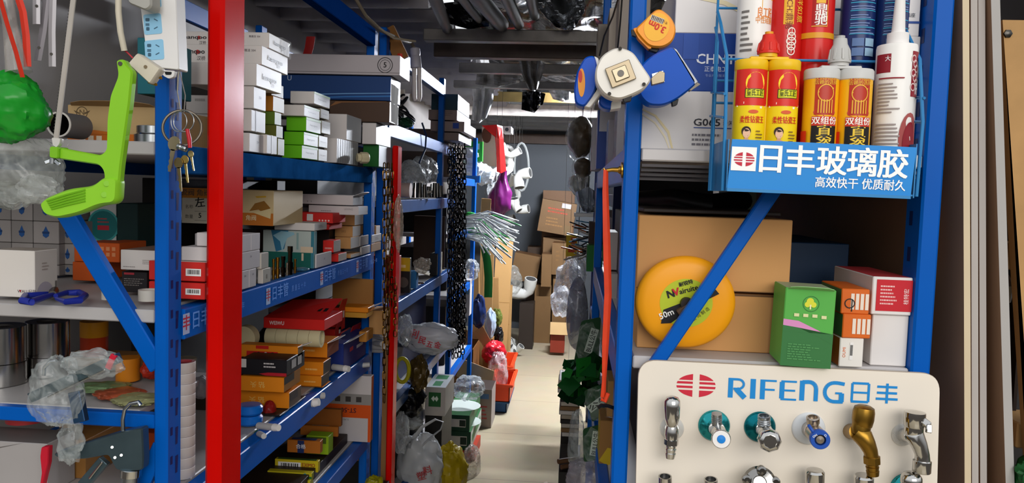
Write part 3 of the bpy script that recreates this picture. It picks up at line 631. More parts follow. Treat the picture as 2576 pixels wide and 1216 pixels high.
b.poly([(-30 * k, -29 * k), (30 * k, -29 * k), (30 * k, 29 * k), (-30 * k, 29 * k)], WT, Ms @ sg(1880, 401)); logo(b, Ms @ sg(1881, 402) @ Matrix.Translation((0, 0, .0003)), 50 * k, 34 * k, ink('#c0243a'))
b.build('sign_plate', bk)
b = MB()
pxp(b, [(1829, 473), (2291, 493), (2291, 501), (1829, 481)], .959, .004, BW)
P0 = W(1838, 350, .96); P1 = W(1829, 480, .96)
b.box(P1.x - .001, P1.x, .961, 1.065, P1.z, P0.z, BW); Q1 = W(2296, 497, .96); Q0 = W(2306, 371, .96); b.box(Q0.x, Q0.x + .0012, .961, 1.065, P1.z - .002, P0.z, BW)
b.box(P1.x, Q0.x, .962, 1.065, P1.z, P1.z + .002, BW); b.build('tray', bk)
b = MB(); wr = .0017
xl = P1.x - .0035; xr = Q0.x + .0075; yb = 1.066; zt = W(1840, -60, 1.06).z
z_at = lambda py, Y=1.06: W(2000, py, Y).z
b.tube([(xl, yb, zt), (xl, yb, P1.z)], wr, BW); b.tube([(xr, yb, zt), (xr, yb, P1.z)], wr, BW)
zc = W(1830, 120, 1.0).z
b.tube([(xl, .97, P1.z), (xl - .001, .968, z_at(300, .97)), (xl, .985, z_at(150, 1)), (xl, 1.04, z_at(60, 1.04)), (xl, yb, z_at(30))], wr * 1.3, BW)
b.tube([(xl - .004, 1.03, P1.z), (xl - .004, 1.03, z_at(120)), (xl - .002, yb, z_at(70))], wr, BW)
b.tube([(xr, .97, P1.z), (xr + .001, .968, z_at(300, .97)), (xr, .985, z_at(150, 1)), (xr, 1.04, z_at(60, 1.04)), (xr, yb, z_at(30))], wr * 1.3, BW)
for py in (20, 205, 262): b.tube([(xl, yb, z_at(py)), (xr, yb, z_at(py))], wr, BW)
zz = z_at(145, .995) ; b.tube([(xl, 1.014, zz), (xr, 1.014, zz)], wr, BW)
for py in (240, 300): b.tube([(xl - .003, .97, z_at(py, .97)), (xl - .003, yb, z_at(py - 4))], wr, BW); b.tube([(xr + .002, .97, z_at(py, .97)), (xr + .002, yb, z_at(py - 4))], wr, BW)
for f_ in (.25, .5, .75): b.tube([(xl + (xr - xl) * f_, yb, zt), (xl + (xr - xl) * f_, yb, P1.z)], wr * .8, BW)
b.build('wire_frame', bk)
trayz = P1.z + .0022
def cyl_pt(cx, cy, r, a, z): return Vector((cx + r * math.sin(a), cy - r * math.cos(a), z))
class Tube:
    """prints that follow a round tube; a is the turn (radians) from the side facing us"""
    def __init__(s, b, cx, cy, r): s.b = b; s.cx = cx; s.cy = cy; s.r = r; s.e = .0002
    def rect(s, a0, a1, z0, z1, m, n=8):
        s.e += .00006; r = s.r + s.e; vs = []; fs = []
        for i in range(n + 1):
            a = a0 + (a1 - a0) * i / n; vs += [cyl_pt(s.cx, s.cy, r, a, z0), cyl_pt(s.cx, s.cy, r, a, z1)]
        s.b.add(vs, [(2 * i, 2 * i + 2, 2 * i + 3, 2 * i + 1) for i in range(n)], m, True)
    def poly(s, pts, a, z, m):
        s.e += .00006; r = s.r + s.e; s.b.add([cyl_pt(s.cx, s.cy, r, a + x / s.r, z + y) for x, y in pts], [tuple(range(len(pts)))], m)
    def disc(s, a, z, rx, rz, m): s.poly(ellipse(0, 0, rx, rz, 20), a, z, m)
    def ring(s, a, z, rx, rz, t, m, n=24):
        s.e += .00006; r = s.r + s.e; vs = []
        for i in range(n):
            q = 2 * math.pi * i / n
            for k_ in (1, 1 - t): vs.append(cyl_pt(s.cx, s.cy, r, a + rx * k_ * math.cos(q) / s.r, z + rz * k_ * math.sin(q)))
        s.b.add(vs, [(2 * i, 2 * i + 1, (2 * i + 3) % (2 * n), (2 * i + 2) % (2 * n)) for i in range(n)], m)
    def text(s, t, a, z, size, m, bold=.02, w=None, rot=0):
        s.e += .00006; v0, f0 = text_mesh(t, 0); s.e += .00012; r = s.r + s.e
        if not v0: return
        v = []; f = []
        for dx in ((-bold * .7, 0, bold * .7) if bold > .015 else (0,)):
            o_ = len(v); v += [Vector((p.x + dx, p.y, dx * 20)) for p in v0]; f += [tuple(o_ + q for q in g) for g in f0]
        k_ = 1 if not w else w / max(1e-6, (max(p.x for p in v) - min(p.x for p in v)) * size); c_, s_ = math.cos(rot), math.sin(rot)
        vs = []
        for p in v:
            x, y = p.x * size * k_, p.y * size; x, y = x * c_ - y * s_, x * s_ + y * c_; vs.append(cyl_pt(s.cx, s.cy, r + p.z * .0001, a + x / s.r, z + y))
        s.b.add(vs, f, m)
    def lines(s, a0, a1, z0, z1, n, m, seed=1):
        rn = random.Random(seed)
        for i in range(n):
            z = z1 - (z1 - z0) * (i + .5) / n; h = (z1 - z0) / n * .2; s.rect(a0, a0 + (a1 - a0) * rn.uniform(.5, 1), z - h, z + h, m, 4)
def P3(px, py, Y): return W(px, py, Y)
def zpx(px, py, Y): return W(px, py, Y).z
# dual cartridges
def dual(label, pxs, ytop, Y, r, body, capm, nozm, deco, neck_top, capcol):
    cs = [W(p, ytop + 60, Y).x for p in pxs]; zt_ = zpx(pxs[0], ytop, Y)
    o = thing('dual_cartridge', label, 'sealant cartridge', (sum(cs) / 2, Y, trayz), 'sealant tubes in the wire basket')
    for c in cs:
        b = MB(); b.lathe([(r * .96, 0), (r, .003), (r, zt_ - trayz - .012)], body, Matrix.Translation((c, Y, trayz)), 36); deco(Tube(b, c, Y, r), zt_); b.build('tube', o)
        b = MB(); b.lathe([(r * 1.0, 0), (r * 1.04, .001), (r * 1.04, .011), (r * .98, .013), (r * .6, .0135)], capm, Matrix.Translation((c, Y, zt_ - .013)), 36); b.build('end_cap', o)
    b = MB(); m = sum(cs) / 2; b.box(cs[0] - r * .2, cs[1] + r * .2, Y - r * .5, Y + r * .5, zt_ + .0002, zt_ + .004, capm, .001); b.cyl((m, Y, zt_ + .004), (m, Y, zt_ + .010), .011, capm); b.build('bridge', o)
    b = MB(); hh = neck_top - zt_ - .008; n = 12; prof = [(.0135, 0), (.0135, hh * .12), (.0125, hh * .15), (.0115, hh * .55), (.0085, hh * .75), (.0075, hh * .98), (.006, hh)]
    b.lathe(prof, nozm, Matrix.Translation((m, Y, zt_ + .0085)), 12, False); 
    for q in range(8):
        a = q * math.pi / 4; b.bar((m + .0125 * math.cos(a), Y + .0125 * math.sin(a), zt_ + .011), (m + .0105 * math.cos(a), Y + .0105 * math.sin(a), zt_ + .0085 + hh * .55), .003, .003, nozm, (math.cos(a), math.sin(a), .01), .0004)
    b.cyl((m, Y, zt_ + .0085 + hh), (m, Y, zt_ + .0085 + hh + .003), .005, capcol); b.build('screw_cap', o)
    if len(cs) == 2 and cs[1] - cs[0] > 2 * r:
        b = MB(); b.box(cs[0] + r - .001, cs[1] - r + .001, Y - .004, Y + .004, trayz, zt_ - .013, body); b.build('web', o)
    return o
RED_ = mat('#d32a1c', .35, 0, 0); YL = mat('#f2d21a', .35, 0, .02)
def deco1(T, zt_):
    q = .98 / 1950; z = lambda d: zt_ - d * q
    T.rect(-1.25, 1.25, z(112), z(22), RED_, 14); T.poly([(x / 100 * .018 - .0, y) for x, y in [(-115, 0), (-60, .0035), (0, .001), (60, -.002), (115, .001), (115, .0035), (60, .0005), (0, .0035), (-60, .006), (-115, .0025)]], 0, z(115), '#f1e4d0')
    T.disc(.12, z(58), .012, .013, '#f2d21a'); T.rect(-.52, .78, z(94), z(72), mat('#2c3a12', .4, 0, 0)); T.rect(-.47, .73, z(92.5), z(73.5), mat('#d3cf22', .4, 0, 0)); T.text('童氏工匠', .13, z(83), .0088, '#1d2a10', .03, .0205)
    T.disc(.05, z(127), .006, .0022, '#d4572a'); T.text('柔性钻瓷王', .02, z(147), .0092, '#cf2a1c', .035, .030)
    T.disc(-.33, z(174), .0054, .0058, '#33241c'); T.poly([(-.0085, -.007), (.0085, -.007), (.0065, -.002), (.002, .001), (.002, .005), (-.002, .005), (-.002, .001), (-.0065, -.002)], -.30, z(195), '#e0ab88'); T.disc(-.30, z(179), .0042, .0058, '#eabb9a'); T.disc(-.32, z(170), .0040, .0024, '#33241c'); T.lines(.25, .75, z(200), z(170), 4, ink('#8a6a20'))
dual('left twin sealant cartridge, yellow and red with a red screw cap', (1888, 1969), 153, .985, .0193, YL, mat('#f0c018', .35), RED_, deco1, zpx(1933, 88, .985), mat('#e8a020', .4))
def deco2(T, zt_):
    q = .98 / 1950; z = lambda d: zt_ - d * q
    T.rect(-.62, .62, z(112), z(16), mat('#b3311c', .35, 0, 0), 10); T.disc(0, z(106), .0135, .006, '#b3311c'); T.text('优选的品质', 0, z(26), .0055, '#e8b23a', .02); T.text('信赖的选择', 0, z(36), .0055, '#e8b23a', .02)
    T.ring(0, z(60), .0095, .0105, .12, '#e8b23a'); T.poly([(-.009, -.001), (.009, .004), (.009, .0055), (-.009, .0005)], 0, z(58), '#e8b23a')
    for i in range(6): T.rect(-.42 + .15 * i, -.36 + .15 * i, z(108), z(76), ink('#e8b23a'), 2)
    T.rect(-.72, .72, z(210), z(122), mat('#1a1410', .35, 0, 0), 10); T.rect(-.72, .72, z(138), z(116), mat('#c1301d', .35, 0, 0), 10); T.text('双组份', 0, z(127), .0098, '#f3efe6', .03)
    T.text('真', 0, z(156), .0185, '#e8c23a', .03); T.text('瓷', 0, z(187), .0185, '#e8c23a', .03); T.rect(-1.5, -1.0, z(210), z(150), RED_, 6)
dual('right twin sealant cartridge, gold and black with a grey screw cap', (2065, 2149), 176, .985, .0203, mat('#f3b316', .3, 0, .03), mat('#c9c8c4', .4), mat('#bdbcb8', .4), deco2, zpx(2118, 98, .985), mat('#b3b2ae', .4))
def tube1(label, px, ytop, Y, r, m, deco, nozzle=None, top=None, z0=trayz):
    c = W(px, max(ytop, 0) + 60, Y).x; zt_ = zpx(px, ytop, Y)
    o = thing('sealant_tube', label, 'sealant tube', (c, Y, z0), 'sealant tubes in the wire basket')
    b = MB(); b.lathe([(r * .97, 0), (r, .003), (r, zt_ - z0 - .006), (r * .97, zt_ - z0 - .002), (r * .6, zt_ - z0)], m, Matrix.Translation((c, Y, z0)), 40); deco(Tube(b, c, Y, r), zt_); b.build('tube', o)
    b = MB(); b.lathe([(.0125, 0), (.0125, .013), (.0085, .0135), (.0078, .016), (.0042, .085), (.003, .086)], nozzle or WHITE, Matrix.Translation((c, Y, zt_)), 24); b.build('nozzle', o); return o
MAR = mat('#8e1f2a', .4, 0, 0)
def deco3(T, zt_):
    q = 1.0 / 1950; z = lambda d: zt_ - d * q
    T.rect(-1.5, -.62, z(72), z(28), MAR); T.text('大', -.78, z(40), .007, '#eee', .02); T.rect(.45, 1.3, z(128), z(22), MAR); T.text('P', .95, z(110), .02, '#eee', .03)
    for i in range(7): T.ring(.55 + .12 * (i % 3), z(40 + 11 * i), .004, .005, .3, '#d8b8b4', 12)
    T.disc(.5, z(228), .0135, .032, '#a6524f'); T.disc(.55, z(238), .010, .026, '#8e1f2a'); T.rect(-1.2, .05, z(87), z(84), MAR); T.lines(-1.2, .0, z(170), z(95), 9, ink('#9a8f8c'), 3); T.lines(-1.2, .0, z(262), z(190), 8, ink('#9a8f8c'), 5)
tube1('big white sealant tube with maroon floral print and cone nozzle at the basket end', 2254, 112, 1.0, .0235, mat('#ece9e4', .3, 0, .02), deco3)
tB = 1.042
def deco4(T, zt_):
    z = lambda py: zpx(1900, py, tB); T.poly([(0, 0), (.016, .012), (.020, .012), (.020, .016), (.0, .016)], .2, z(30), '#f2b020'); T.text('良工匠', .45, z(42), .014, '#e8822c', .03, .022); T.text('中性硅酮', .42, z(60), .010, '#e89a54', .02, .024)
    T.lines(-1.0, -.2, z(140), z(30), 8, ink('#77726e'), 4); T.poly([(-.003, -.006), (.003, -.006), (.001, .006), (-.001, .006)], .3, z(140), '#333')
tube1('white sealant tube with orange lettering, left end of the back row', 1897, -70, tB, .0218, mat('#ece8e2', .3, 0, .02), deco4)
def deco5(T, zt_):
    z = lambda py: zpx(1970, py, tB); T.rect(-.35, .25, z(70), z(-30), mat('#e0a81c', .35, 0, 0)); T.text('DINGCHI鼎驰', -.05, z(20), .010, '#7a2a10', .02, None, -math.pi / 2); T.text('吉祥如意', .62, z(22), .011, '#e8b23a', .02, None, -math.pi / 2)
    for i in range(5): T.ring(.15, z(88 + 12 * i), .0065 - .0008 * abs(i - 2), .0055, .25, '#efe2d4', 14); T.rect(.14, .17, z(140), z(80), ink('#efe2d4'), 2)
tube1('red sealant tube with white knot motif behind the red screw cap', 1975, -70, tB, .0215, mat('#c41a16', .3, 0, .03), deco5)
def deco6(T, zt_):
    z = lambda py: zpx(2048, py, tB); T.rect(-.5, .35, z(75), z(-40), mat('#a81410', .35, 0, 0)); T.rect(-.3, .22, z(18), z(0), ink('#e8b23a')); T.text('鼎', .0, z(36), .016, '#f2ede6', .03); T.text('驰', .0, z(60), .016, '#f2ede6', .03); T.rect(-1.1, 1.1, z(104), z(90), mat('#d9961c', .35, 0, 0), 12); T.rect(.33, .36, z(75), z(-40), ink('#e8b23a'), 2); T.rect(-.5, .36, z(76), z(74), ink('#e8b23a'), 6)
tube1('red and gold sealant tube with white vertical lettering, middle of the back row', 2052, -70, tB, .0222, mat('#cf1f18', .28, 0, .03), deco6)
def deco7(T, zt_):
    z = lambda py: zpx(2155, py, tB)
    for p in (-10, 14, 34, 56, 76, 92): T.rect(-.75, .85, z(p + 2), z(p), ink('#38a6c8'), 8)
    for p in (0, 22, 44, 64, 82): T.lines(-.7, .8, z(p + 12), z(p), 2, ink('#6f86b4'), p + 1)
    for p in (104, 128): T.rect(.15, .75, z(p + 20), z(p), ink('#8fb0c8')); T.rect(-.55, .08, z(p + 20), z(p), ink('#57719c'))
tube1('dark blue sealant tube with turquoise rules behind the grey screw cap', 2157, -70, tB, .0212, mat('#14285e', .3, 0, .05), deco7)
tube1('dark blue sealant tube at the right end of the back row, behind the cone nozzle', 2240, -70, tB, .0208, mat('#14285e', .3, 0, .05), deco7)
# ---- tap display board
Yd = 1.068
bd = thing('display_board', 'cream tap display board with red oval logo and blue lettering', 'display board', W(1980, 1216, Yd) - Vector((0, 0, .35)))
cor = rnd_poly([(1606, 905), (2366, 941), (2356, 1330), (1597, 1300)], 48, 8)
b = MB(); pxp(b, cor, Yd, .006, mat('#e9dfd0', .4, 0, .04, 5), .0012, mat('#b9ab98', .5)); b.build('panel', bd)
b = MB(); Mb = frame(W(1980, 980, Yd - .0003), W(2340, 997, Yd) - W(1620, 963, Yd), (0, 0, 1)); k2 = Yd / 1950
def bg_(px, py): return Mb @ Matrix.Translation(((px - 1980) * k2, (980 + (px - 1980) * .047 - py) * k2, .0001))
logo(b, bg_(1757, 971), 97 * k2, 58 * k2, ink('#c9283c')); BL = ink('#1c86cc')
def stroke(pts, w): 
    for i in range(len(pts) - 1):
        p = Vector(pts[i]); q = Vector(pts[i + 1]); d = (q - p).normalized(); n = Vector((-d.y, d.x)); yield [p + n * w / 2, p - n * w / 2, q - n * w / 2, q + n * w / 2]
def letter(px0, px1, py, h, strokes):
    M = bg_((px0 + px1) / 2, py); w = (px1 - px0) * k2; hh = h * k2
    for kind, pts, wd in strokes:
        M = M @ Matrix.Translation((0, 0, .00005))
        P = [((x - .5) * w, (y - .5) * hh) for x, y in pts]
        for q in stroke(P, wd * k2):
            M = M @ Matrix.Translation((0, 0, .00003)); b.poly([(v.x, v.y) for v in q], BL, M)
arc = lambda cx, cy, rx, ry, a0, a1, n=12: [(cx + rx * math.cos(R(a0 + (a1 - a0) * i / n)), cy + ry * math.sin(R(a0 + (a1 - a0) * i / n))) for i in range(n + 1)]
letter(1836, 1880, 977, 50, [(0, [(.14, 0), (.14, 1)], 12), (0, [(.1, .94), (.55, .94)] + arc(.55, .7, .32, .24, 90, -90) + [(.3, .46)], 6), (0, [(.45, .46), (.95, .02)], 13)])
letter(1889, 1905, 979, 50, [(0, [(.5, 0), (.5, 1)], 13)])
letter(1914, 1954, 981, 50, [(0, [(.16, 0), (.16, 1)], 12), (0, [(.1, .95), (1, .95)], 5), (0, [(.1, .5), (.9, .5)], 5)])
letter(1961, 2003, 983, 50, [(0, [(.16, .08), (.16, .92)], 12), (0, [(.1, .95), (1, .95)], 5), (0, [(.1, .5), (.92, .5)], 5), (0, [(.1, .05), (1, .05)], 5)])
letter(2010, 2056, 984, 50, [(0, [(.14, 0), (.14, 1)], 12), (0, [(.14, .93), (.5, .95)] + arc(.5, .6, .37, .35, 90, 0) + [(.87, 0)], 10)])
letter(2064, 2118, 987, 50, [(0, [(1, .92), (.7, .97)] + arc(.55, .5, .42, .47, 90, 270, 16) + [(.95, .04)], 9), (0, [(.88, .03), (.88, .46)], 12), (0, [(.6, .46), (.9, .46)], 5)])
letter(2133, 2180, 988, 46, [(0, [(.08, 0), (.08, 1), (.92, 1), (.92, 0), (.04, 0)], 6), (0, [(.08, .5), (.92, .5)], 5)])
letter(2194, 2246, 990, 50, [(0, [(.04, .82), (.96, .82)], 6), (0, [(.04, .52), (.96, .52)], 6), (0, [(.0, .22), (1, .22)], 6), (0, [(.5, 0), (.5, 1)], 6)])
b.build('lettering', bd)
# taps
GOLD = mat('#94702c', .34, 1, .1, 20); TEAL = mat('#2fa0a6', .18, .85, .25, 15)
def D(px, py, d): return W(px, py, Yd - d)
def tap(label, loc, name='water_tap', cat='tap'): return thing(name, label, cat, W(*loc, Yd - .001), 'taps and valves on the display board')
def flange(o, px, py, r, m, name='flange'):
    b = MB(); p = D(px, py, 0); b.lat(p, p + Vector((0, -.02, 0)), [(r, .0002), (r, .002), (r * .9, .005), (r * .55, .008), (r * .5, .009), (0, .0092)], m, 36); b.build(name, o)
CLEARISH = film('#e6e4df', .4, .1)
o = tap('chrome bib tap with upright capsule handle, leftmost of the top row on the board', (1690, 1155)); flange(o, 1690, 1078, .0165, CLEARISH)
b = MB(); b.cyl(D(1690, 1078, .002), D(1690, 1080, .022), .009, CHROME); b.lat(D(1690, 1072, .026), D(1688, 1160, .026), [(.0075, 0), (.009, .006), (.0095, .012), (.008, .02), (.0078, .025)], CHROME); b.tube([D(1690, 1080, .024), D(1691, 1095, .026), D(1689, 1108, .026)], [.009, .0085, .0078], CHROME, 16); b.build('body', o)
b = MB(); b.lat(D(1690, 1075, .028), D(1691, 997, .028), [(.005, 0), (.008, .004), (.0105, .014), (.0112, .028), (.0108, .036), (.008, .0405), (.003, .0425), (0, .0426)], CHROME, 20); b.build('handle', o)
b = MB(); p0, p1 = D(1689, 1104, .026), D(1688, 1121, .026); b.lat(p0, p1, [(.0085, 0), (.0096, .001), (.0096, .008), (.0085, .009)], CHROME, 8); b.build('hex_nut', o)
b = MB(); b.lat(D(1688, 1120, .026), D(1685, 1156, .026), [(.0075, 0), (.0068, .004), (.0078, .005), (.0066, .010), (.0076, .011), (.0064, .0165), (.0058, .0185), (.004, .0186)], CHROME, 20); b.build('hose_barb', o)
o = tap('angle valve with bright turquoise flange and white knob with blue centre', (1800, 1120), 'angle_valve', 'valve'); flange(o, 1796, 1071, .0215, TEAL)
b = MB(); b.cyl(D(1796, 1071, .002), D(1803, 1080, .03), .0095, CHROME, .0105); b.cyl(D(1803, 1078, .026), D(1803, 1041, .03), .0068, STEEL); b.lat(D(1803, 1058, .028), D(1803, 1041, .03), [(.0072, 0), (.0066, .002), (.0072, .003), (.0066, .005), (.0072, .006)], STEEL); b.cyl(D(1806, 1085, .028), D(1812, 1100, .045), .0105, CHROME, .010); b.build('body', o)
b = MB(); q0, q1 = D(1812, 1102, .044), D(1815, 1107, .06); b.lat(q0, q1, [(.0105, 0), (.0125, .004), (.0125, .011), (.0115, .013), (.0113, .0132), (0, .0133)], [CHROME] * 4 + [WHITE], 20); kn_ = b.build('knob', o)
b = MB(); dq = (q1 - q0).normalized(); b.lat(q0 + dq * .0134, q0 + dq * .02, [(.0055, 0), (.005, .001), (0, .0013)], mat('#1d7fd0', .25), 20); b.build('knob_centre', kn_)
o = tap('angle valve with dark turquoise flange and faceted chrome knob', (1925, 1130), 'angle_valve', 'valve'); flange(o, 1911, 1074, .0212, mat('#127a86', .2, .85, .3, 15))
b = MB(); b.cyl(D(1911, 1074, .002), D(1922, 1082, .03), .0095, CHROME, .0105); b.lat(D(1922, 1080, .026), D(1922, 1042, .03), [(.0085, 0), (.0088, .008), (.0078, .009), (.0084, .0105), (.0078, .012), (.0084, .0135), (.0078, .015), (.0084, .0165), (.008, .0195), (.0062, .0196), (.006, .014)], STEEL); b.cyl(D(1924, 1086, .028), D(1932, 1100, .045), .0105, CHROME, .011); b.build('body', o)
b = MB(); q0, q1 = D(1933, 1104, .042), D(1938, 1113, .06); b.lat(q0, q1, [(.012, 0), (.0152, .003), (.0152, .012), (.012, .016), (.009, .0172), (.0085, .0165), (0, .0165)], CHROME, 8); b.build('knob', o)
o = tap('angle valve with white flange and blue ring lever marked ON OFF', (2050, 1130), 'angle_valve', 'valve'); flange(o, 2033, 1078, .0222, mat('#dcdfe2', .3))
NK = mat('#b9ada0', .3, 1, .1)
b = MB(); b.cyl(D(2033, 1078, .002), D(2044, 1085, .03), .010, NK, .0105); b.lat(D(2045, 1082, .026), D(2045, 1047, .03), [(.0072, 0), (.0072, .008), (.0078, .0095), (.0085, .0105), (.0085, .018), (.0078, .0188), (.006, .0189), (.0058, .014)], NK); b.cyl(D(2046, 1087, .028), D(2062, 1104, .045), .0115, NK); b.build('body', o)
b = MB(); q0, q1 = D(2060, 1103, .046), D(2066, 1111, .06); dq = (q1 - q0).normalized(); BK = mat('#2450a8', .35); b.lat(q0, q1, [(.0075, 0), (.0125, .0005), (.0125, .008), (.0118, .009), (.0072, .009), (.007, .0)], BK, 28)
pa = q0 + dq * .004; b.bar(pa + Vector((-.008, 0, .008)), pa + Vector((-.0135, 0.006, .0165)), .004, .004, BK)
Mt = frame(q0 + dq * .0094, Vector((1, 0, -.05)), Vector((0, 0, 1))); b.text('ON', .004, WT, Mt @ Matrix.Translation((-.0075, .0048, 0)) @ Matrix.Rotation(R(40), 4, 'Z'), .02); b.text('OFF', .004, WT, Mt @ Matrix.Translation((.0068, .0056, 0)) @ Matrix.Rotation(R(-40), 4, 'Z'), .02); b.build('ring_lever', o)
b = MB(); b.lat(q0, q1, [(.007, 0), (.007, .006), (.005, .008), (0, .0085)], NK); b.build('valve_stem', o)
o = tap('gold bib tap with bent spout on the display board', (2170, 1150))
b = MB(); b.cyl(D(2140, 1086, 0), D(2158, 1088, .03), .0105, GOLD, .011); b.tube([D(2158, 1088, .03), D(2172, 1100, .034), D(2182, 1118, .036), D(2190, 1136, .036), D(2193, 1152, .036)], [.012, .0125, .0105, .009, .0085], GOLD, 18); b.lat(D(2164, 1092, .031), D(2168, 1062, .03), [(.011, 0), (.012, .008), (.0115, .016)], GOLD); b.build('body', o)
b = MB(); b.lat(D(2168, 1078, .03), D(2175, 1022, .03), [(.0095, 0), (.0125, .004), (.0138, .012), (.0138, .022), (.0125, .028), (.008, .0305), (0, .031)], GOLD, 14); b.build('handle', o)
b = MB(); b.lat(D(2193, 1148, .036), D(2194, 1168, .036), [(.0095, 0), (.0108, .001), (.0108, .0095), (.0095, .0105)], GOLD, 8); b.build('hex_nut', o)
b = MB(); b.lat(D(2194, 1166, .036), D(2196, 1198, .036), [(.0082, 0), (.0074, .004), (.0084, .0045), (.0074, .0095), (.0082, .010), (.0074, .0165), (.005, .017)], GOLD); b.build('hose_barb', o)
o = tap('chrome basin tap with side lever, rightmost of the top row on the board', (2300, 1150)); flange(o, 2270, 1094, .015, CLEARISH)
b = MB(); b.cyl(D(2270, 1094, 0), D(2295, 1096, .032), .009, CHROME, .010); b.tube([D(2292, 1094, .03), D(2303, 1100, .034), D(2312, 1120, .036), D(2320, 1145, .036), D(2320, 1160, .036)], [.011, .012, .010, .0088, .0095], CHROME, 18); b.lat(D(2297, 1098, .032), D(2300, 1070, .032), [(.010, 0), (.012, .006), (.0115, .014)], CHROME); b.build('body', o)
b = MB(); b.lat(D(2299, 1076, .032), D(2302, 1036, .032), [(.011, 0), (.0125, .002), (.0132, .016), (.013, .0205), (.004, .022), (0, .022)], CHROME, 24); b.bar(D(2310, 1050, .036), D(2338, 1072, .045), .009, .006, CHROME, (0, -1, .3)); b.bar(D(2336, 1068, .045), D(2336, 1090, .048), .007, .005, CHROME, (0, -1, 0)); b.build('lever_handle', o)
b = MB(); b.lat(D(2320, 1158, .036), D(2318, 1188, .036), [(.010, 0), (.0112, .001), (.0112, .0155), (.0105, .0165), (.008, .0166), (.008, .012)], CHROME); b.build('aerator', o)
# second row: the tops that reach into view
def low(label, px, py, build): o = tap(label, (px, 1240)); build(o, px, py); return o
def lb1(o, px, py):
    b = MB(); b.cyl(D(px, py + 40, 0), D(px, py + 42, .03), .009, CHROME); b.build('body', o)
    b = MB(); b.lat(D(px, py + 45, .03), D(px, py, .034), [(.009, 0), (.0093, .01), (.009, .0245), (.0072, .0246), (.007, .016)], CHROME); b.lat(D(px, py + 8, .0331), D(px, py + 4, .0332), [(.0069, 0), (0, .0003)], BLACK); b.build('outlet', o)
low('chrome valve with dark open outlet, left end of the lower row', 1673, 1196, lb1); low('chrome valve with dark open outlet, second in the lower row', 1788, 1203, lb1)
def lb2(o, px, py):
    b = MB(); b.cyl(D(px, py + 40, 0), D(px, py + 32, .034), .012, CHROME); b.build('body', o)
    b = MB(); q0, q1 = D(px, py + 28, .03), D(px + 2, py + 26, .05); b.lat(q0, q1, [(.012, 0), (.0205, .003), (.0215, .009), (.018, .0135), (.009, .0145), (.008, .0125), (0, .0125)], CHROME, 28)
    for i in range(5): a = 2 * math.pi * i / 5 + .3; c = q0.lerp(q1, .2) + Vector((.0195 * math.cos(a), -.003, .0195 * math.sin(a))); b.lat(c, c + Vector((0, -.008, 0)), [(.006, 0), (.0062, .006), (.004, .008), (0, .0082)], CHROME, 14); b.build('cross_handle', o)
low('chrome valve with broad lobed knob, third in the lower row', 1910, 1188, lb2)
def lb3(o, px, py):
    b = MB(); b.cyl(D(px, py + 60, 0), D(px, py + 60, .03), .010, CHROME); b.build('body', o)
    b = MB(); b.lat(D(px, py + 62, .03), D(px + 1, py, .032), [(.010, 0), (.0122, .01), (.0125, .031), (.0105, .0335), (.005, .034), (0, .0335)], CHROME); b.build('handle', o)
low('chrome tap with flat topped round handle, fourth in the lower row', 2049, 1182, lb3); low('chrome tap with oval handle, fifth in the lower row', 2172, 1195, lb3)
def lb4(o, px, py):
    flange(o, px - 14, py + 42, .021, TEAL)
    b = MB(); b.cyl(D(px - 14, py + 42, 0), D(px, py + 40, .03), .010, CHROME); b.build('body', o)
    b = MB(); b.lat(D(px, py + 44, .03), D(px + 1, py, .032), [(.010, 0), (.0135, .01), (.013, .017), (.010, .022), (.005, .0242), (0, .0245)], CHROME); b.build('handle', o)
low('chrome valve with domed cap and turquoise flange, right end of the lower row', 2292, 1188, lb4)
# ---- sheets leaning beside the rack
def sheet(label, px_t, px_b, w, mface, medge, Y0=1.09, Y1=2.4, bow=0):
    b = MB(); A = W(px_t, 0, Y0); Bm = W(px_b, 1216, Y0); sl = (Bm.x - A.x) / (Bm.z - A.z); x0 = A.x + sl * (0 - A.z); xt = A.x + sl * (1.87 - A.z)
    N = 8; rows = []
    for i in range(N + 1):
        z = 1.87 * i / N; x = x0 + (xt - x0) * i / N + bow * math.sin(math.pi * i / N); rows.append((x, z))
    vs = []; fs = []; ms = []
    for (x, z) in rows: vs += [(x, Y0, z), (x + w, Y0, z), (x + w, Y1, z), (x, Y1, z)]
    for i in range(N):
        a = 4 * i; c = a + 4
        fs += [(a, a + 1, c + 1, c), (a + 1, a + 2, c + 2, c + 1), (a + 2, a + 3, c + 3, c + 2), (a + 3, a, c, c + 3)]; ms += [medge, mface, medge, mface]
    fs += [(0, 3, 2, 1), (4 * N, 4 * N + 1, 4 * N + 2, 4 * N + 3)]; ms += [medge, medge]; b.add(vs, fs, ms); return tag(b.build('board_sheet'), label, 'board', 'board sheets leaning by the right rack')
BRN = mat('#9c7a60', .65, 0, .2, 5)
sheet('brown faced sheet with cream edge leaning closest to the right rack', 2421, 2424, .0085, BRN, mat('#d2c0a0', .6, 0, .08), bow=.0015)
sheet('sheet with pale grey edge, left one of the close pair', 2442, 2445, .0088, BRN, mat('#b3aca6', .6, 0, .06), Y0=1.10)
sheet('sheet with pale grey edge, right one of the close pair', 2461, 2466, .0088, BRN, mat('#a9a29d', .6, 0, .06), Y0=1.10)
sheet('grey edged sheet leaning most, standing by the wooden pallet', 2493, 2530, .0115, BRN, mat('#aaa6a2', .6, 0, .06), Y0=1.09)
pl = thing('wooden_pallet', 'pale wooden pallet on its side at the right edge, bolt in its top', 'pallet', W(2560, 1216, 1.12) - Vector((0, 0, .4)))
WOOD = mat('#b98f5a', .65, 0, .25, 12); WOOD2 = mat('#8f6a3e', .7, 0, .3, 12)
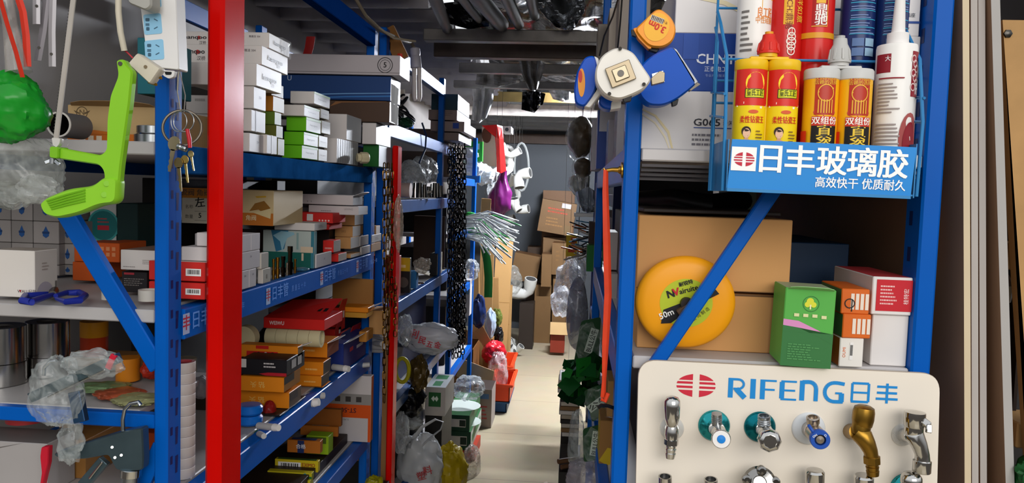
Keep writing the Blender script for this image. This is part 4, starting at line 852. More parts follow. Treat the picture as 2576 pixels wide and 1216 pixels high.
b = MB(); A = W(2522, 50, 1.1); Bm = W(2600, 1216, 1.1); Am = W(2640, 50, 1.1); b.prism([(A.x, A.z), (Am.x, A.z), (Am.x + .16, 0), (Bm.x + (Bm.x - A.x) * (Bm.z / (A.z - Bm.z)), 0)], .022, WOOD, Matrix(((1, 0, 0, 0), (0, 0, -1, 1.122), (0, 1, 0, 0), (0, 0, 0, 1)))); b.build('plank', pl)
for ya, yb_ in ((612, 682), (1060, 1130)):
    b = MB(); A = W(2532, ya, 1.13); Bm = W(2640, yb_, 1.13); b.box(A.x + (.012 if ya > 1000 else 0), Bm.x, 1.124, 1.2, Bm.z, A.z, WOOD2 if ya < 700 else WOOD, .002); b.build('cross_slat', pl)
b = MB(); p = D(2535, 85, 0); p = W(2535, 85, 1.0995); b.lat(p, p + Vector((0, -.01, 0)), [(.006, 0), (.0055, .002), (.003, .0032), (0, .0034)], DARKSTEEL, 6); b.build('bolt', pl)
b = MB(); b.blob(W(2618, 1205, 1.085), (.03, .03, .035), mat('#1f5a2c', .35, 0, .2, 20), 3, .3); tag(b.build('plastic_bag'), 'dark green plastic bag at the bottom right corner below the pallet', 'bag')
b = MB(); b.box(.66, .665, 1.19, 2.3, 0, 2.3, mat('#2a1c14', .7, 0, .2)); b.box(.56, .66, 2.28, 2.3, 0, 2.3, mat('#2a1c14', .7)); tag(b.build('trim_2'), kind='structure')
b = MB(); b.tube([W(2531, 695, 1.15), W(2541, 720, 1.14), W(2537, 760, 1.15)], [.004, .006, .003], STEEL, 8); tag(b.build('steel_scrap'), 'small crumpled steel piece behind the wooden pallet slat', 'scrap')
# ================================================================== left end of the near rack
FB = lambda lab, x0, y0, x1, y1, Y, dp, col, faces=None, dec=(), z0=None, group=None, **k: carton(lab, fbox(x0, y0, x1, y1, Y, dp, z0), col, faces, dec, group, **k)
def AB(lab, x0, y0, x1, y1, x2, X, col, rcol=None, dec=(), group=None, z0=None, z1=None, **k):
    B = abox(x0, y0, x1, y1, x2, X, z0, z1); f = {'r': rcol} if rcol else None; return carton(lab, B, col, f, dec, group, **k)
zT, zM, zS, zLo, zBt = 1.6136, 1.3336, 1.1586, 1.0006, .7236
# --- top shelf, seen from the end
c_ = FB('beige and orange torn carton with winged N emblem on the upper left shelf', 170, 266, 400, 353, 1.36, .22, '#b99a6a', {'u': '#8a6a44'}, [('r', 'f', 0, 0, 1, .26, '#c0671c'), ('k', 'f', .16, .80, .16, .12, '#5c4a30'), ('t', 'f', .16, .80, .2, 'N', '#5c4a30'), ('p', 'f', [(.07, .86), (.13, .8), (.13, .76), (.09, .8)], '#5c4a30'), ('p', 'f', [(.25, .86), (.19, .8), (.19, .76), (.23, .8)], '#5c4a30'),
    ('r', 'f', .14, .04, .2, .2, '#e0cdb2'), ('r', 'f', .23, .04, .29, .2, '#e0cdb2'), ('r', 'f', .32, .04, .38, .2, '#e0cdb2'), ('r', 'f', .6, .5, .66, .9, '#d8cbb4'), ('p', 'f', [(.0, .26), (.3, .35), (.48, .3), (.48, .24), (0, .24)], '#c0671c')], z0=zT, flap=[('f', '#9a7a50', .02)])
FB('teal carton standing on the torn beige carton beside the socket strip', 345, 95, 402, 262, 1.40, .12, '#1f6d78', z0=c_['_o'][2] + .096)
b = MB(); p = W(148, 313, 1.255); b.lathe([(.0215, 0), (.0215, .06), (.0195, .06), (.0195, .001)], [mat('#6b6866', .5), mat('#141312', .6), mat('#141312', .6)], Matrix.Translation(p) @ Matrix.Rotation(R(-90), 4, 'X') @ Matrix.Translation((0, 0, 0)), 32, True, False)
b.lathe([(.0217, -.001), (.0217, .001), (.0188, .001), (.0188, -.001), (.0217, -.001)], mat('#d8d2c8', .4), Matrix.Translation(p) @ Matrix.Rotation(R(-90), 4, 'X'), 32, True, False); b.lat(p + Vector((0, .058, 0)), p + Vector((0, .059, 0)), [(.0195, 0), (0, .0005)], BLACK)
tag(b.build('plastic_pipe'), 'dark pipe with pale rim lying on the upper left shelf, open end towards us', 'pipe')
b = MB(); p = W(360, 352, 1.285); b.lathe([(.030, 0), (.033, .002), (.033, .015), (.031, .017), (.029, .018), (.029, .03), (.026, .031), (.012, .031), (.011, .027)], [STEEL, STEEL, CHROME, STEEL, STEEL, mat('#a9a7a6', .5), STEEL, STEEL], Matrix.Translation((p.x, p.y + .036, zT)), 40); tag(b.build('foil_roll'), 'silver foil roll lying flat on the upper left shelf by the blue post', 'tape roll')
b = MB(); b.tube([W(168, 354, 1.25), W(182, 368, 1.238)], [.003, .008], WHITE, 8); tag(b.build('white_tag'), 'small white rolled tag at the upper left shelf edge under the pipe', 'tag')
# --- hanging goods in front of the end frame
YH = 1.10
def hang_strip(lab, pts, Y, w, m, name='strap', cat='strap', hole=None, group=None):
    b = MB(); rows = [[W(x - w, y, Y), W(x, y - .5, Y - .003), W(x + w, y, Y)] for x, y in pts]; b.quadsheet(rows, m, .0012)
    if hole: b.cyl(W(hole[0], hole[1], Y - .0045), W(hole[0], hole[1], Y - .001), .0022, DARKSTEEL, n=10)
    return tag(b.build(name), lab, cat, group)
SW = mat('#b5b1b4', .4, .3, .1)
hang_strip('short white metal strap hanging left of the longer ones', [(92, -20), (92, 20), (92, 61)], 1.12, 9, SW, hole=(92, 15)); hang_strip('grey metal strap tilted behind its two neighbours', [(120, -20), (108, 80), (95, 153)], 1.13, 9, mat('#8f8a8f', .4, .3, .1), hole=(98, 120)); hang_strip('longest white metal strap with a hole near its end', [(134, -20), (131, 80), (132, 168)], 1.12, 8.5, SW, hole=(129, 136))
RR = mat('#d8341c', .5, 0, .15, 30)
hang_strip('narrow red ribbon running down to the green bag', [(0, -5), (18, 60), (40, 130), (57, 195)], 1.08, 5, RR, 'ribbon', 'ribbon'); hang_strip('wider red ribbon hanging beside the narrow one', [(42, -20), (58, 30), (66, 90), (70, 168)], 1.10, 9, RR, 'ribbon', 'ribbon')
b = MB(); b.blob(W(35, 270, 1.10), (.048, .04, .05), mat('#1f9a2c', .25, 0, .3, 16), 4, .2, 1.15, 48, 36, ridge=True); b.tube([W(48, 182, 1.1), W(25, 60, 1.1), W(10, -30, 1.1)], [.018, .01, .012], film('#b9b2aa', .3, .2), 12); tag(b.build('green_bag'), 'bright green plastic bag hanging at the left edge on red ribbon', 'bag')
b = MB(); b.blob(W(50, 425, 1.13), (.065, .03, .055), film('#b9bdb8', .26, .15, 14), 9, .28, 1.7, 64, 48); b.blob(W(95, 475, 1.13), (.032, .018, .02), film('#c8cbc8', .3, .12, 22), 12, .3); tag(b.build('clear_bag'), 'crumpled clear plastic bag hanging below the green bag', 'bag')
b = MB(); b.blob(W(-10, 490, 1.15), (.04, .03, .022), film('#9aa09a', .35, .2, 22), 19, .3); tag(b.build('clear_bag'), 'grey clear plastic bag at the left edge beneath the larger clear one', 'bag')
# hacksaw
saw = thing('hacksaw', 'lime green framed hacksaw hanging with its blade upwards', 'saw', W(200, 540, 1.08)); LIME = mat('#86c428', .32, 0, .06, 14)
b = MB(); pxp(b, rnd_poly([(290, 150), (310, 148), (318, 165), (332, 178), (324, 260), (312, 345), (302, 420), (297, 475), (291, 512), (246, 517), (250, 470), (262, 448), (258, 428), (247, 415), (140, 399), (142, 371), (250, 391), (266, 378), (268, 300), (276, 240), (296, 190)], 11, 4), 1.07, .016, LIME, .0035); fr_ = b.build('frame', saw)
b = MB(); pxp(b, rnd_poly([(96, 512), (112, 498), (165, 476), (230, 468), (258, 444), (296, 446), (292, 513), (250, 516), (200, 538), (140, 551), (106, 540)], 22, 5), 1.066, .024, mat('#8cca2c', .4, 0, .06, 14), .006)
for i in range(5): b.tube([W(118 + i * 3, 520 + i * 5.2 - 14, 1.066), W(168, 498 + i * 6.6 - 8, 1.0655), W(215, 482 + i * 7 - 4, 1.066)], .0016, mat('#6fae1c', .45), 6)
for x, y in ((268, 462), (262, 490)): b.cyl(W(x, y, 1.066), W(x, y, 1.0645), .004, LIME, n=14)
b.build('handle', saw)
b = MB(); pxp(b, rnd_poly([(124, 368), (146, 370), (145, 400), (123, 397)], 6), 1.064, .026, mat('#78b61e', .4), .002); cb_ = b.build('clamp_block', saw)
b = MB(); b.cyl(W(302, 160, 1.068), W(302, 160, 1.0695), .003, DARKSTEEL, n=12); b.build('hanging_hole', fr_)
b = MB(); b.bar(W(186, -12, 1.072), W(141, 352, 1.072), .0075, .004, mat('#b8b0a6', .4, .3, .2), (0, -1, 0))
for i in range(46):
    t = i / 46; x = 186 - 45 * t - 7.6; y = -12 + 364 * t; b.add([W(x, y - 3, 1.072), W(x - 2.6, y, 1.072), W(x, y + 3, 1.072)], [(0, 1, 2)], DARKSTEEL)
b.build('blade', saw)
b = MB(); pxp(b, rnd_poly([(129, 346), (152, 348), (150, 362), (142, 372), (132, 366)], 4), 1.069, .008, mat('#d8d4cc', .3, .4), .001); b.cyl(W(141, 370, 1.074), W(133, 400, 1.074), .003, STEEL); b.build('blade_hook', saw)
b = MB(); b.cyl(W(133, 398, 1.074), W(132, 412, 1.074), .0042, STEEL); b.bar(W(128, 404, 1.073), W(112, 410, 1.07), .006, .002, STEEL, (0, -1, 0)); b.bar(W(138, 404, 1.073), W(151, 415, 1.07), .006, .002, STEEL, (0, -1, 0)); b.build('wing_nut', cb_)
# socket strip
PW = mat('#e4e1de', .35, 0, .04); YP = 1.17
sp = thing('socket_strip', 'white power socket strip with pale blue outlets hanging on the blue post', 'power strip', W(415, 185, YP))
b = MB(); pxp(b, rnd_poly([(342, -60), (440, -62), (450, 176), (372, 168)], 6), YP, .03, PW, .002)
hs_ = b.build('housing', sp); b = MB(); SK = mat('#8fc4e2', .4, 0, .03)
for q in ([(357, -28), (402, -32), (406, 18), (360, 20)], [(360, 37), (404, 33), (408, 84), (363, 88)], [(363, 103), (410, 98), (413, 149), (366, 152)]):
    b = MB(); pxp(b, rnd_poly(q, 6), YP - .0008, .001, SK); cx = sum(p[0] for p in q) / 4; cy = sum(p[1] for p in q) / 4
    for dx, dy, w_, h_ in ((-13, -11, 10, 8), (-13, 0, 10, 3), (-13, 3.5, 10, 2), (-12, 12, 8, 9)): pxp(b, rnd_poly([(cx + dx - w_ / 2, cy + dy - h_ / 2), (cx + dx + w_ / 2, cy + dy - h_ / 2), (cx + dx + w_ / 2, cy + dy + h_ / 2), (cx + dx - w_ / 2, cy + dy + h_ / 2)], 2, 2), YP - .0012, .0004, ink('#3f5f74'))
    for dy, s_ in ((-11, 1), (10, -1)): pxp(b, [(cx + 4, cy + dy - 3 * s_), (cx + 13, cy + dy + 2 * s_), (cx + 12, cy + dy + 4 * s_), (cx + 3, cy + dy - 1 * s_)], YP - .0012, .0004, ink('#3f5f74'))
    b.build('outlet', sp)
b = MB(); pxp(b, rnd_poly([(407, 176), (440, 178), (436, 194), (424, 198), (410, 190)], 4), YP + .004, .008, PW); pxp(b, rnd_poly([(414, 180), (432, 181), (430, 188), (416, 188)], 3), YP + .003, .001, BLACK); b.build('hanging_lug', hs_)
b = MB(); pxp(b, rnd_poly([(310, -40), (378, -40), (380, 16), (366, 26), (322, 8)], 8), YP - .04, .03, mat('#a9a79f', .45, 0, .08), .004); tag(b.build('plug'), 'grey plug pushed into the top of the socket strip', 'plug')
cb = thing('power_cable', 'thick cream power cable ending in a loose white plug', 'cable', W(360, 212, 1.11))
b = MB(); b.tube([W(298, -30, 1.10), W(298, 30, 1.10), (W(303, 80, 1.10)), W(313, 128, 1.105)], .0044, mat('#c9c0ac', .5, 0, .1), 12); b.build('sheath', cb)
b = MB(); b.tube([W(312, 125, 1.105), W(322, 134, 1.11), W(334, 146, 1.112)], .0012, mat('#c23a44', .5), 6); b.build('red_core', cb)
b = MB(); pxp(b, rnd_poly([(320, 160), (344, 132), (404, 172), (376, 212)], 6), 1.10, .018, mat('#cfc6b4', .5, 0, .08, 30), .003); b.cyl(W(366, 168, 1.1005), W(366, 168, 1.0985), .0025, mat('#7a6a50', .5), n=12); b.build('plug_body', cb)
for q in (((372, 206), (396, 214)), ((392, 190), (408, 198))): b = MB(); b.bar(W(*q[0], 1.112), W(*q[1], 1.112), .004, .0015, BRASS, (0, -1, 0)); b.build('plug_pin', cb)
# keys
ky = thing('key_bunch', 'bunch of keys on steel rings hanging in front of the blue post', 'keys', W(455, 480, 1.18)); YK = 1.185
def ring_px(cx, cy, rx, ry, r, m, name, Y=YK, tilt=0): b = MB(); b.tube([W(cx + rx * math.cos(t) * 1, cy + ry * math.sin(t), Y + tilt * math.cos(t)) for t in [2 * math.pi * i / 28 for i in range(28)]], r, m, 8, True); b.build(name, ky)
ring_px(458, 322, 49, 44, .0022, mat('#6f675c', .4, .7, .2), 'hose_clamp', YK, .012); ring_px(462, 305, 26, 27, .0009, STEEL, 'split_ring', YK - .012); ring_px(450, 306, 20, 26, .0008, STEEL, 'split_ring', YK - .01)
for (x0, y0, x1, y1, bw, c, n) in ((440, 345, 425, 432, 15, '#a39479', 0), (447, 398, 455, 482, 11, '#8f7c58', 1), (463, 392, 472, 460, 9, '#b99a56', 2), (478, 380, 487, 430, 7, '#c8b27a', 3)):
    b = MB(); m = mat(c, .35, .9, .2, 30); d = Vector((x1 - x0, y1 - y0)).normalized(); nx = Vector((-d.y, d.x)); A = Vector((x0, y0)); Y_ = YK - .016 + n * .004
    pxp(b, [tuple(A + d * (bw * 1.1) + d * bw * 1.25 * math.cos(t) + nx * bw * math.sin(t)) for t in [2 * math.pi * i / 16 for i in range(16)]], Y_, .002, m)
    q0 = A + d * bw * 2.1; L = (Vector((x1, y1)) - q0).length; w_ = bw * .36; pl_ = [tuple(q0 - nx * w_), tuple(q0 + d * L - nx * w_ * .6), tuple(q0 + d * L + nx * w_ * .5)]
    for i in range(6): pl_.append(tuple(q0 + d * L * (.92 - .13 * i) + nx * w_ * (1.0 if i % 2 else .55)))
    pl_.append(tuple(q0 + nx * w_)); pxp(b, pl_, Y_, .002, m); b.build('key', ky)
b = MB(); b.tube([W(471, 325, YK - .02), W(476, 350, YK - .02), W(478, 372, YK - .02)], [.003, .0034, .003], mat('#b8202c', .4), 10); b.build('red_tag', ky)
b = MB(); b.lat(W(447, 368, YK - .016), W(475, 378, YK - .016), [(.0045, 0), (.005, .001), (.005, .006), (.0044, .007), (.005, .008), (.005, .014), (.0045, .015)], STEEL); b.build('key_barrel', ky)
b = MB(); b.tube([W(449, 180, YK - .01), W(446, 230, YK - .01), W(455, 282, YK - .012)], .0008, mat('#9a927c', .6), 6); b.tube([W(452, 180, YK - .01), W(466, 240, YK - .01), W(463, 282, YK - .012)], .0008, mat('#77706a', .6), 6); b.build('string', ky)
# --- middle shelf, seen from the end
Bn = abox(-20, 632, 87, 750, 145, W(87, 690, 1.262).x, zM + .006)
carton('white product box with small dark logo at the left edge of the middle shelf', Bn, '#dcd5cd', {'u': '#a89c90', 'r': '#cfc8c0'}, [('t', 'f', .82, .13, .09, 'WALL纪勋', '#4a3a38'), ('p', 'f', [(.64, .16), (.665, .1), (.69, .16)], '#a8242c'), ('n', 'r', .3, .55, .62, .75, 3, '#a89c94'), ('o', 'r', .42, .06, .26, '#a79fa8'), ('r', 'r', .86, .08, .95, .3, '#6f6a66')])
pr_ = thing('pliers', 'pliers with dark blue grips lying on the middle shelf by the white box', 'pliers', W(135, 765, 1.25)); GB = mat('#1c2a8a', .4, 0, .08)
for q in ([(132, 742), (112, 748), (80, 760), (56, 757), (64, 745), (96, 742), (120, 738)], [(140, 745), (168, 737), (200, 737), (214, 744), (200, 756), (165, 760), (142, 752)]):
    b = MB(); b.tube([WZ(x, y, zM + .0125) for x, y in q], [.004, .005, .006, .006, .006, .005, .003], GB, 10); b.build('grip', pr_)
b = MB(); b.tube([WZ(132, 742, zM + .012), WZ(136, 732, zM + .012), WZ(138, 722, zM + .012)], [.007, .008, .004], DARKSTEEL, 10); b.build('jaws', pr_)
CL = film('#d5d0c4', .45, .2)
for lab, x, w_, Y in (('narrow clear tape roll on the middle shelf left of the blue brace', 263, 17, 1.27), ('wide clear tape roll on the middle shelf right of the blue brace', 362, 29, 1.27)):
    b = MB(); p = W(x, 760, Y); rr_ = w_ * Y / 1950; b.lathe([(rr_, 0), (rr_, .019), (rr_ * .8, .019), (rr_ * .8, 0), (rr_, 0)], mat('#c9c4ba', .35, 0, .08), Matrix.Translation((p.x, p.y + rr_, zM + .0065)), 32, True, False); tag(b.build('tape_roll'), lab, 'tape roll')
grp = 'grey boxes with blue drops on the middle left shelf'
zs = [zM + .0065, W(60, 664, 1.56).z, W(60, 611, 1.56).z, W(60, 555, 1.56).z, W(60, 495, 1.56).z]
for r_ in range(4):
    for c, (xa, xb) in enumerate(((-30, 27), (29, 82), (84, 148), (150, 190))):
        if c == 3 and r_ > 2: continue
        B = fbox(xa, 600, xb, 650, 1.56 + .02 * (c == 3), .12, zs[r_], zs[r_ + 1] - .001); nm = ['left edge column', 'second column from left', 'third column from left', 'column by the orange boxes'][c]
        carton('grey box with blue drop print, %s in the %s' % (['lowest', 'second lowest', 'second highest', 'topmost'][r_], nm), B, '#8a8582' if (r_ + c) % 2 else '#98928f', {'r': '#8f8a88'}, [('p', 'f', [(.5, .8), (.62, .5), (.62, .35), (.5, .25), (.38, .35), (.38, .5)], '#24508a'), ('r', 'f', .36, .45, .64, .55, '#1c3a66')], grp, bev=.001)  # greys darkened to put the rack's inner shade into the colour
OB = card('#c9571c')
FB('lower orange carton behind the blue brace on the middle shelf', 182, 660, 246, 703, 1.5, .1, OB, z0=zM + .0065); FB('upper left orange carton behind the blue brace', 186, 612, 240, 659, 1.5, .1, OB, z0=W(210, 660, 1.5).z + .001); FB('upper right orange carton with pale squares behind the blue brace', 241, 612, 300, 659, 1.5, .1, OB, None, [('r', 'f', .2 + .25 * i, .3 + .3 * j, .35 + .25 * i, .5 + .3 * j, '#d98a5a') for i in range(3) for j in range(2)], z0=W(270, 660, 1.5).z)
zt1 = W(300, 628, 1.66).z
FB('white and teal carton under the round logo box', 240, 628, 348, 700, 1.66, .15, '#b9bdbb', None, [('r', 'f', 0, .8, 1, 1, '#1f5c58')], z0=zM + .0065)
FB('white box with round teal logo on the middle left shelf', 226, 512, 292, 626, 1.64, .12, '#c9ccc9', {'r': '#0f2b2a'}, [('o', 'f', .52, .52, .36, '#1f6f70'), ('k', 'f', .52, .52, .36, .12, '#3f9a98'), ('r', 'f', .3, .42, .74, .52, '#b8303a'), ('n', 'f', .3, .56, .74, .7, 2, '#a8474a'), ('r', 'f', 0, .35, .2, .6, '#1f6f70')], z0=zt1 + .001)
FB('dark teal carton beside the round logo box', 294, 512, 346, 626, 1.63, .12, '#12302f', z0=zt1 + .001)
FB('green box with pale lettering and orange dot behind the blue post', 352, 512, 396, 640, 1.82, .1, '#1c5f52', None, [('n', 'f', .1, .75, .8, .95, 2, '#9ac4b4'), ('o', 'f', .2, .62, .06, '#d8765a')], z0=zM + .0065)
zd = W(350, 682, 1.36).z
FB('black and red printed box under the flat white box by the blue post', 306, 684, 370, 756, 1.372, .1, '#231f20', None, [('r', 'f', .1, .85, .5, .95, '#a8303a'), ('n', 'f', .1, .3, .9, .7, 4, '#77706c')], z0=zM + .0065)
FB('flat white box with small print left of the blue post', 303, 630, 393, 681, 1.36, .13, '#d9d2cb', {'u': '#8a6f60'}, [('n', 'f', .62, .3, .95, .55, 3, '#a39c98'), ('n', 'f', .08, .12, .5, .2, 1, '#8f8884')], z0=zd + .0012)
# beside the blue post
zr = W(480, 710, 1.32).z; bars = [('b', 'f', .66, .28, .93, .66)]
FB('lower red carton with barcode between the blue and red posts', 374, 711, 515, 766, 1.32, .13, '#cc2a24', None, bars, z0=zM + .0065, group='red barcode cartons'); zr2 = W(480, 660, 1.32).z
carton('upper red carton with barcode between the blue and red posts', fbox(374, 660, 516, 710, 1.321, .13, zr + .001, zr2), '#cc2a24', {'u': '#d8c8c0'}, bars, 'red barcode cartons')
FB('white lidded box on top of the red barcode cartons', 456, 622, 520, 658, 1.335, .12, '#cfc8c6', z0=zr2 + .001)
FB('small white box right of a dark gap above the red cartons', 494, 586, 530, 620, 1.345, .1, '#d4cdcb', z0=W(500, 622, 1.335).z + .001)
# --- short lower shelf at the end
AL = mat('#b5b3b0', .18, 1, .1, 25)
def foil(lab, x, y0, y1, rpx, Y):
    b = MB(); p = W(x, (y0 + y1) / 2, Y); r = rpx * Y / 1950; z0 = W(x, y1, Y).z; z1 = W(x, y0, Y).z; z0 = max(z0, zS + .001)
    b.lathe([(r * .5, 0), (r, 0), (r, z1 - z0), (r * .97, z1 - z0), (r * .5, z1 - z0 - .0005), (r * .48, z1 - z0 - .004)], [AL, AL, AL, mat('#7d7a78', .4, .8), mat('#3a3634', .6)], Matrix.Translation((p.x, p.y, z0)), 40); return tag(b.build('foil_tape'), lab, 'tape roll', 'foil tape rolls on the short left shelf')
foil('silver foil tape roll, upper of the left edge pair', 2, 820, 908, 60, 1.36); foil('silver foil tape roll, lower of the left edge pair', 2, 910, 1010, 62, 1.36)
foil('silver foil tape roll, upper of the pair right of the left edge pair', 120, 808, 892, 52, 1.44); foil('silver foil tape roll, lower of the pair right of the left edge pair', 118, 893, 985, 54, 1.44)
b = MB(); p = W(237, 850, 1.62); b.lathe([(.028, 0), (.028, .04), (.0285, .041), (.0285, .075)], [mat('#c4401c', .4), mat('#c4401c', .4), mat('#d8921c', .4)], Matrix.Translation((p.x, p.y, W(237, 892, 1.62).z)), 28); tag(b.build('paint_can'), 'yellow and red can behind the bagged gun on the lower left', 'can')
b = MB(); b.box(p.x - .06, p.x + .09, p.y - .035, p.y + .05, zLo + .0005, W(237, 892, 1.62).z, KRAFT, .001); tag(b.build('carton'), 'low kraft carton under the yellow and red can', 'box')
b = MB(); p = W(322, 940, 1.42); b.lathe([(.018, 0), (.022, .002), (.022, .03), (.0225, .036), (.0225, .046), (.015, .046)], mat('#d9831c', .4, 0, .1), Matrix.Translation((p.x, p.y, max(zS + .001, W(322, 968, 1.42).z))), 28); tag(b.build('tape_roll'), 'amber tape roll standing on the short shelf left of the blue post', 'tape roll')
b = MB(); b.blob(W(378, 930, 1.42), (.016, .02, .018), mat('#b8301c', .4, 0, .2), 5, .2); tag(b.build('red_packet'), 'small red packet behind the blue post on the short shelf', 'packet')
for lab, x, y, w_, c, s_ in (('green and white flat packet on the short left shelf', 262, 975, .045, '#7f9a6a', 1), ('clear flat packet nearest the blue post on the short shelf', 345, 1005, .04, '#a8a878', 2), ('red and yellow flat packet in the middle of the short shelf', 300, 990, .04, '#b85a3a', 3)):
    b = MB(); p = WZ(x, y, zS + .008); b.blob(p, (w_, .035, .007), mat(c, .35, 0, .4, 25, 0, .3), s_, .25); tag(b.build('packet'), lab, 'packet')
# caulking guns
GS = mat('#5d7178', .3, .75, .25, 20)
def gun(lab, ox, oy, Y, bag):
    g = thing('caulking_gun', lab, 'caulking gun', W(ox + 170, oy + 200, Y)); q = lambda pts: [(ox + x, oy + y) for x, y in pts]
    b = MB(); pxp(b, rnd_poly(q([(0, 138), (20, 128), (110, 100), (170, 82), (225, 72), (228, 150), (226, 178), (190, 182), (160, 178), (150, 160), (140, 140), (80, 150), (20, 152)]), 8), Y, .022, GS, .003)
    gf_ = b.build('frame', g)
    for x, y in q([(150, 120), (173, 140), (157, 146)]): b = MB(); b.cyl(W(x, y, Y), W(x, y, Y - .002), .0022, CHROME, n=10); b.build('rivet', gf_)
    b = MB(); b.tube([W(*p, Y + .01) for p in q([(178, 88), (177, 50), (182, 25), (196, 10), (216, 6), (222, 14)])], .0034, STEEL, 10); b.build('hook_rod', g)
    b = MB(); b.bar(W(*q([(132, 152)])[0], Y + .01), W(*q([(78, 215)])[0], Y + .006), .018, .012, GS, (0, -1, 0)); b.bar(W(*q([(126, 156)])[0], Y + .002), W(*q([(92, 200)])[0], Y - .002), .003, .004, CHROME, (0, -1, 0)); b.build('trigger', g)
    b = MB(); p0 = W(*q([(198, 172)])[0], Y + .011); p1 = W(*q([(196, 198)])[0], Y + .011); b.lat(p0, p1, [(.016, 0), (.017, .001), (.017, .013), (.015, .014), (.015, .03), (.0148, .12)], [STEEL, CHROME, STEEL, STEEL, mat('#8f9a98', .25, .9)]); b.build('barrel_ring', g)
    return g
gun('bare steel caulking gun hooked over the blue bar at the lower left', 132, 1006, 1.19, 0)
b = MB(); pxp(b, rnd_poly([(118, 1125), (122, 1125), (120, 1168), (112, 1200), (102, 1245), (96, 1245), (104, 1190), (100, 1150), (103, 1126)], 4), 1.20, .012, mat('#c21c30', .4), .002); tag(b.build('red_grip'), 'red plastic grip hanging below the tip of the bare caulking gun', 'grip')
g2 = thing('caulking_gun', 'steel caulking gun wrapped in clear plastic over the blue bar', 'caulking gun', W(190, 1130, 1.18))
b = MB(); b.bar(W(80, 1000, 1.17), W(300, 900, 1.17), .016, .014, GS, (0, -1, 0)); b.bar(W(120, 1000, 1.168), W(265, 930, 1.165), .003, .004, CHROME, (0, -1, 0)); b.build('frame', g2)
b = MB(); b.tube([W(110, 945, 1.17), W(112, 925, 1.17), W(128, 910, 1.17), (W(142, 908, 1.17))], .003, STEEL, 8); b.build('hook_rod', g2)
b = MB(); b.bar(W(190, 985, 1.175), W(205, 1062, 1.17), .02, .012, mat('#2c4a6a', .3, .7), (0, -1, 0)); b.build('trigger', g2)
b = MB(); b.bar(W(288, 893, 1.164), W(272, 928, 1.164), .010, .006, mat('#c21c34', .4), (0, -1, 0)); b.build('red_clip', g2)
b = MB(); BF = film('#c4cbc9', .22, .08, 26); b.blob(W(145, 985, 1.17), (.042, .028, .058), BF, 21, .26, 2.0, 64, 48); b.blob(W(235, 915, 1.17), (.05, .016, .022), BF, 23, .3); b.blob(W(178, 1110, 1.175), (.02, .015, .035), BF, 25, .3); b.build('clear_wrap', g2)
# --- bottom left
zr3 = zLo
FB('grey and white printed box at the bottom left corner', -80, 1112, 119, 1330, 1.24, .075, '#a39e9c', {'u': '#6f6a68'}, [('p', 'f', [(0, .7), (.72, 1), (.72, 1), (0, .74)], '#5c5652'), ('r', 'f', 0, .85, .3, .98, '#6a5f60')], z0=zr3)
FB('kraft carton behind the caulking gun trigger at the bottom left', 121, 1106, 215, 1330, 1.32, .2, '#9a6b35', z0=zr3)
b = MB(); p = W(68, 1080, 1.34); r = .0345; zz = W(68, 1107, 1.24).z
for i in range(3): b.lathe([(r * .6, 0), (r, .0005), (r, .0142), (r * .6, .0147)], mat('#b83a3c', .35, 0, .1), Matrix.Translation((p.x, p.y, zz + i * .0152)), 28)
tag(b.build('tape_stack', None), 'shrink-wrapped stack of red tape rolls on the grey box at the lower left', 'tape rolls')
FB('orange carton low behind the blue post and brace', 352, 1090, 400, 1340, 1.45, .12, '#c9501c', z0=zr3); FB('dark navy carton hanging shaded below the blue bar', 212, 1052, 252, 1340, 1.5, .1, '#1a2250', z0=zr3)
b = MB(); r = .0215; c_p = W(476, 1100, 1.36)
for i in range(11):
    b = MB(); z0_ = zLo + .001 + i * .0197; z1_ = z0_ + .0192; b.lathe([(r * .7, .001), (r * .97, 0), (r, .001), (r, .0182), (r * .97, .0192), (r * .72, .0192), (r * .7, .015)], [WHITE, WHITE, mat('#d5ccc4', .5), WHITE, mat('#a87070', .5), mat('#a83a40', .5)], Matrix.Translation((c_p.x - .012, c_p.y, z0_)), 32)
    nth = ['lowest', 'second lowest', 'third from the bottom', 'fourth from the bottom', 'fifth from the bottom', 'middle one', 'fifth from the top', 'fourth from the top', 'third from the top', 'second from the top', 'topmost'][i]
    tag(b.build('tape_roll'), 'white tape roll in the stack right of the blue post, %s' % nth, 'tape roll', 'white tape rolls stacked between the posts')
b = MB(); p = W(466, 935, 1.80); b.lathe([(.022, 0), (.026, .001), (.026, .06), (.012, .06)], mat('#b5aa92', .5), Matrix.Translation((p.x, p.y, W(466, 962, 1.80).z)), 24); zz = W(466, 962, 1.80).z; b2 = MB(); b2.box(p.x - .06, p.x + .07, p.y - .03, p.y + .08, zLo + .001, zz, '#2c241e'); tag(b.build('tape_roll'), 'beige tape roll in the dark gap between the blue and red posts', 'tape roll'); tag(b2.build('carton'), 'dark carton under the beige tape roll between the posts', 'box')
b = MB(); b.blob(W(505, 975, 1.47), (.018, .02, .022), mat('#77767a', .5, 0, .1), 8, .15); tag(b.build('grey_bag'), 'small grey bag between the blue and red posts above the tape stack', 'bag')
# ================================================================== goods on the near left rack, seen from the aisle
XF = -.662
def P9(pref, rows, group=None):
    """rows of (label, x0, y0, x1, y1, x2, colour, side colour, prints, options)"""
    for r in rows:
        k = dict(r[9]) if len(r) > 9 else {}; X = k.pop('X', XF)
        AB(r[0] + pref, *r[1:6], X, r[6], r[7], r[8] or (), group, **k)
HQ = [('t', 'r', .5, .5, .36, 'hanqoo', '#3a3436', 0, .02, .55), ('t', 'r', .62, .24, .2, '汉桥', '#5a5254')]
F304 = lambda s='304': [('t', 'r', .5, .55, .2, s, '#55505a', 0, .015)]
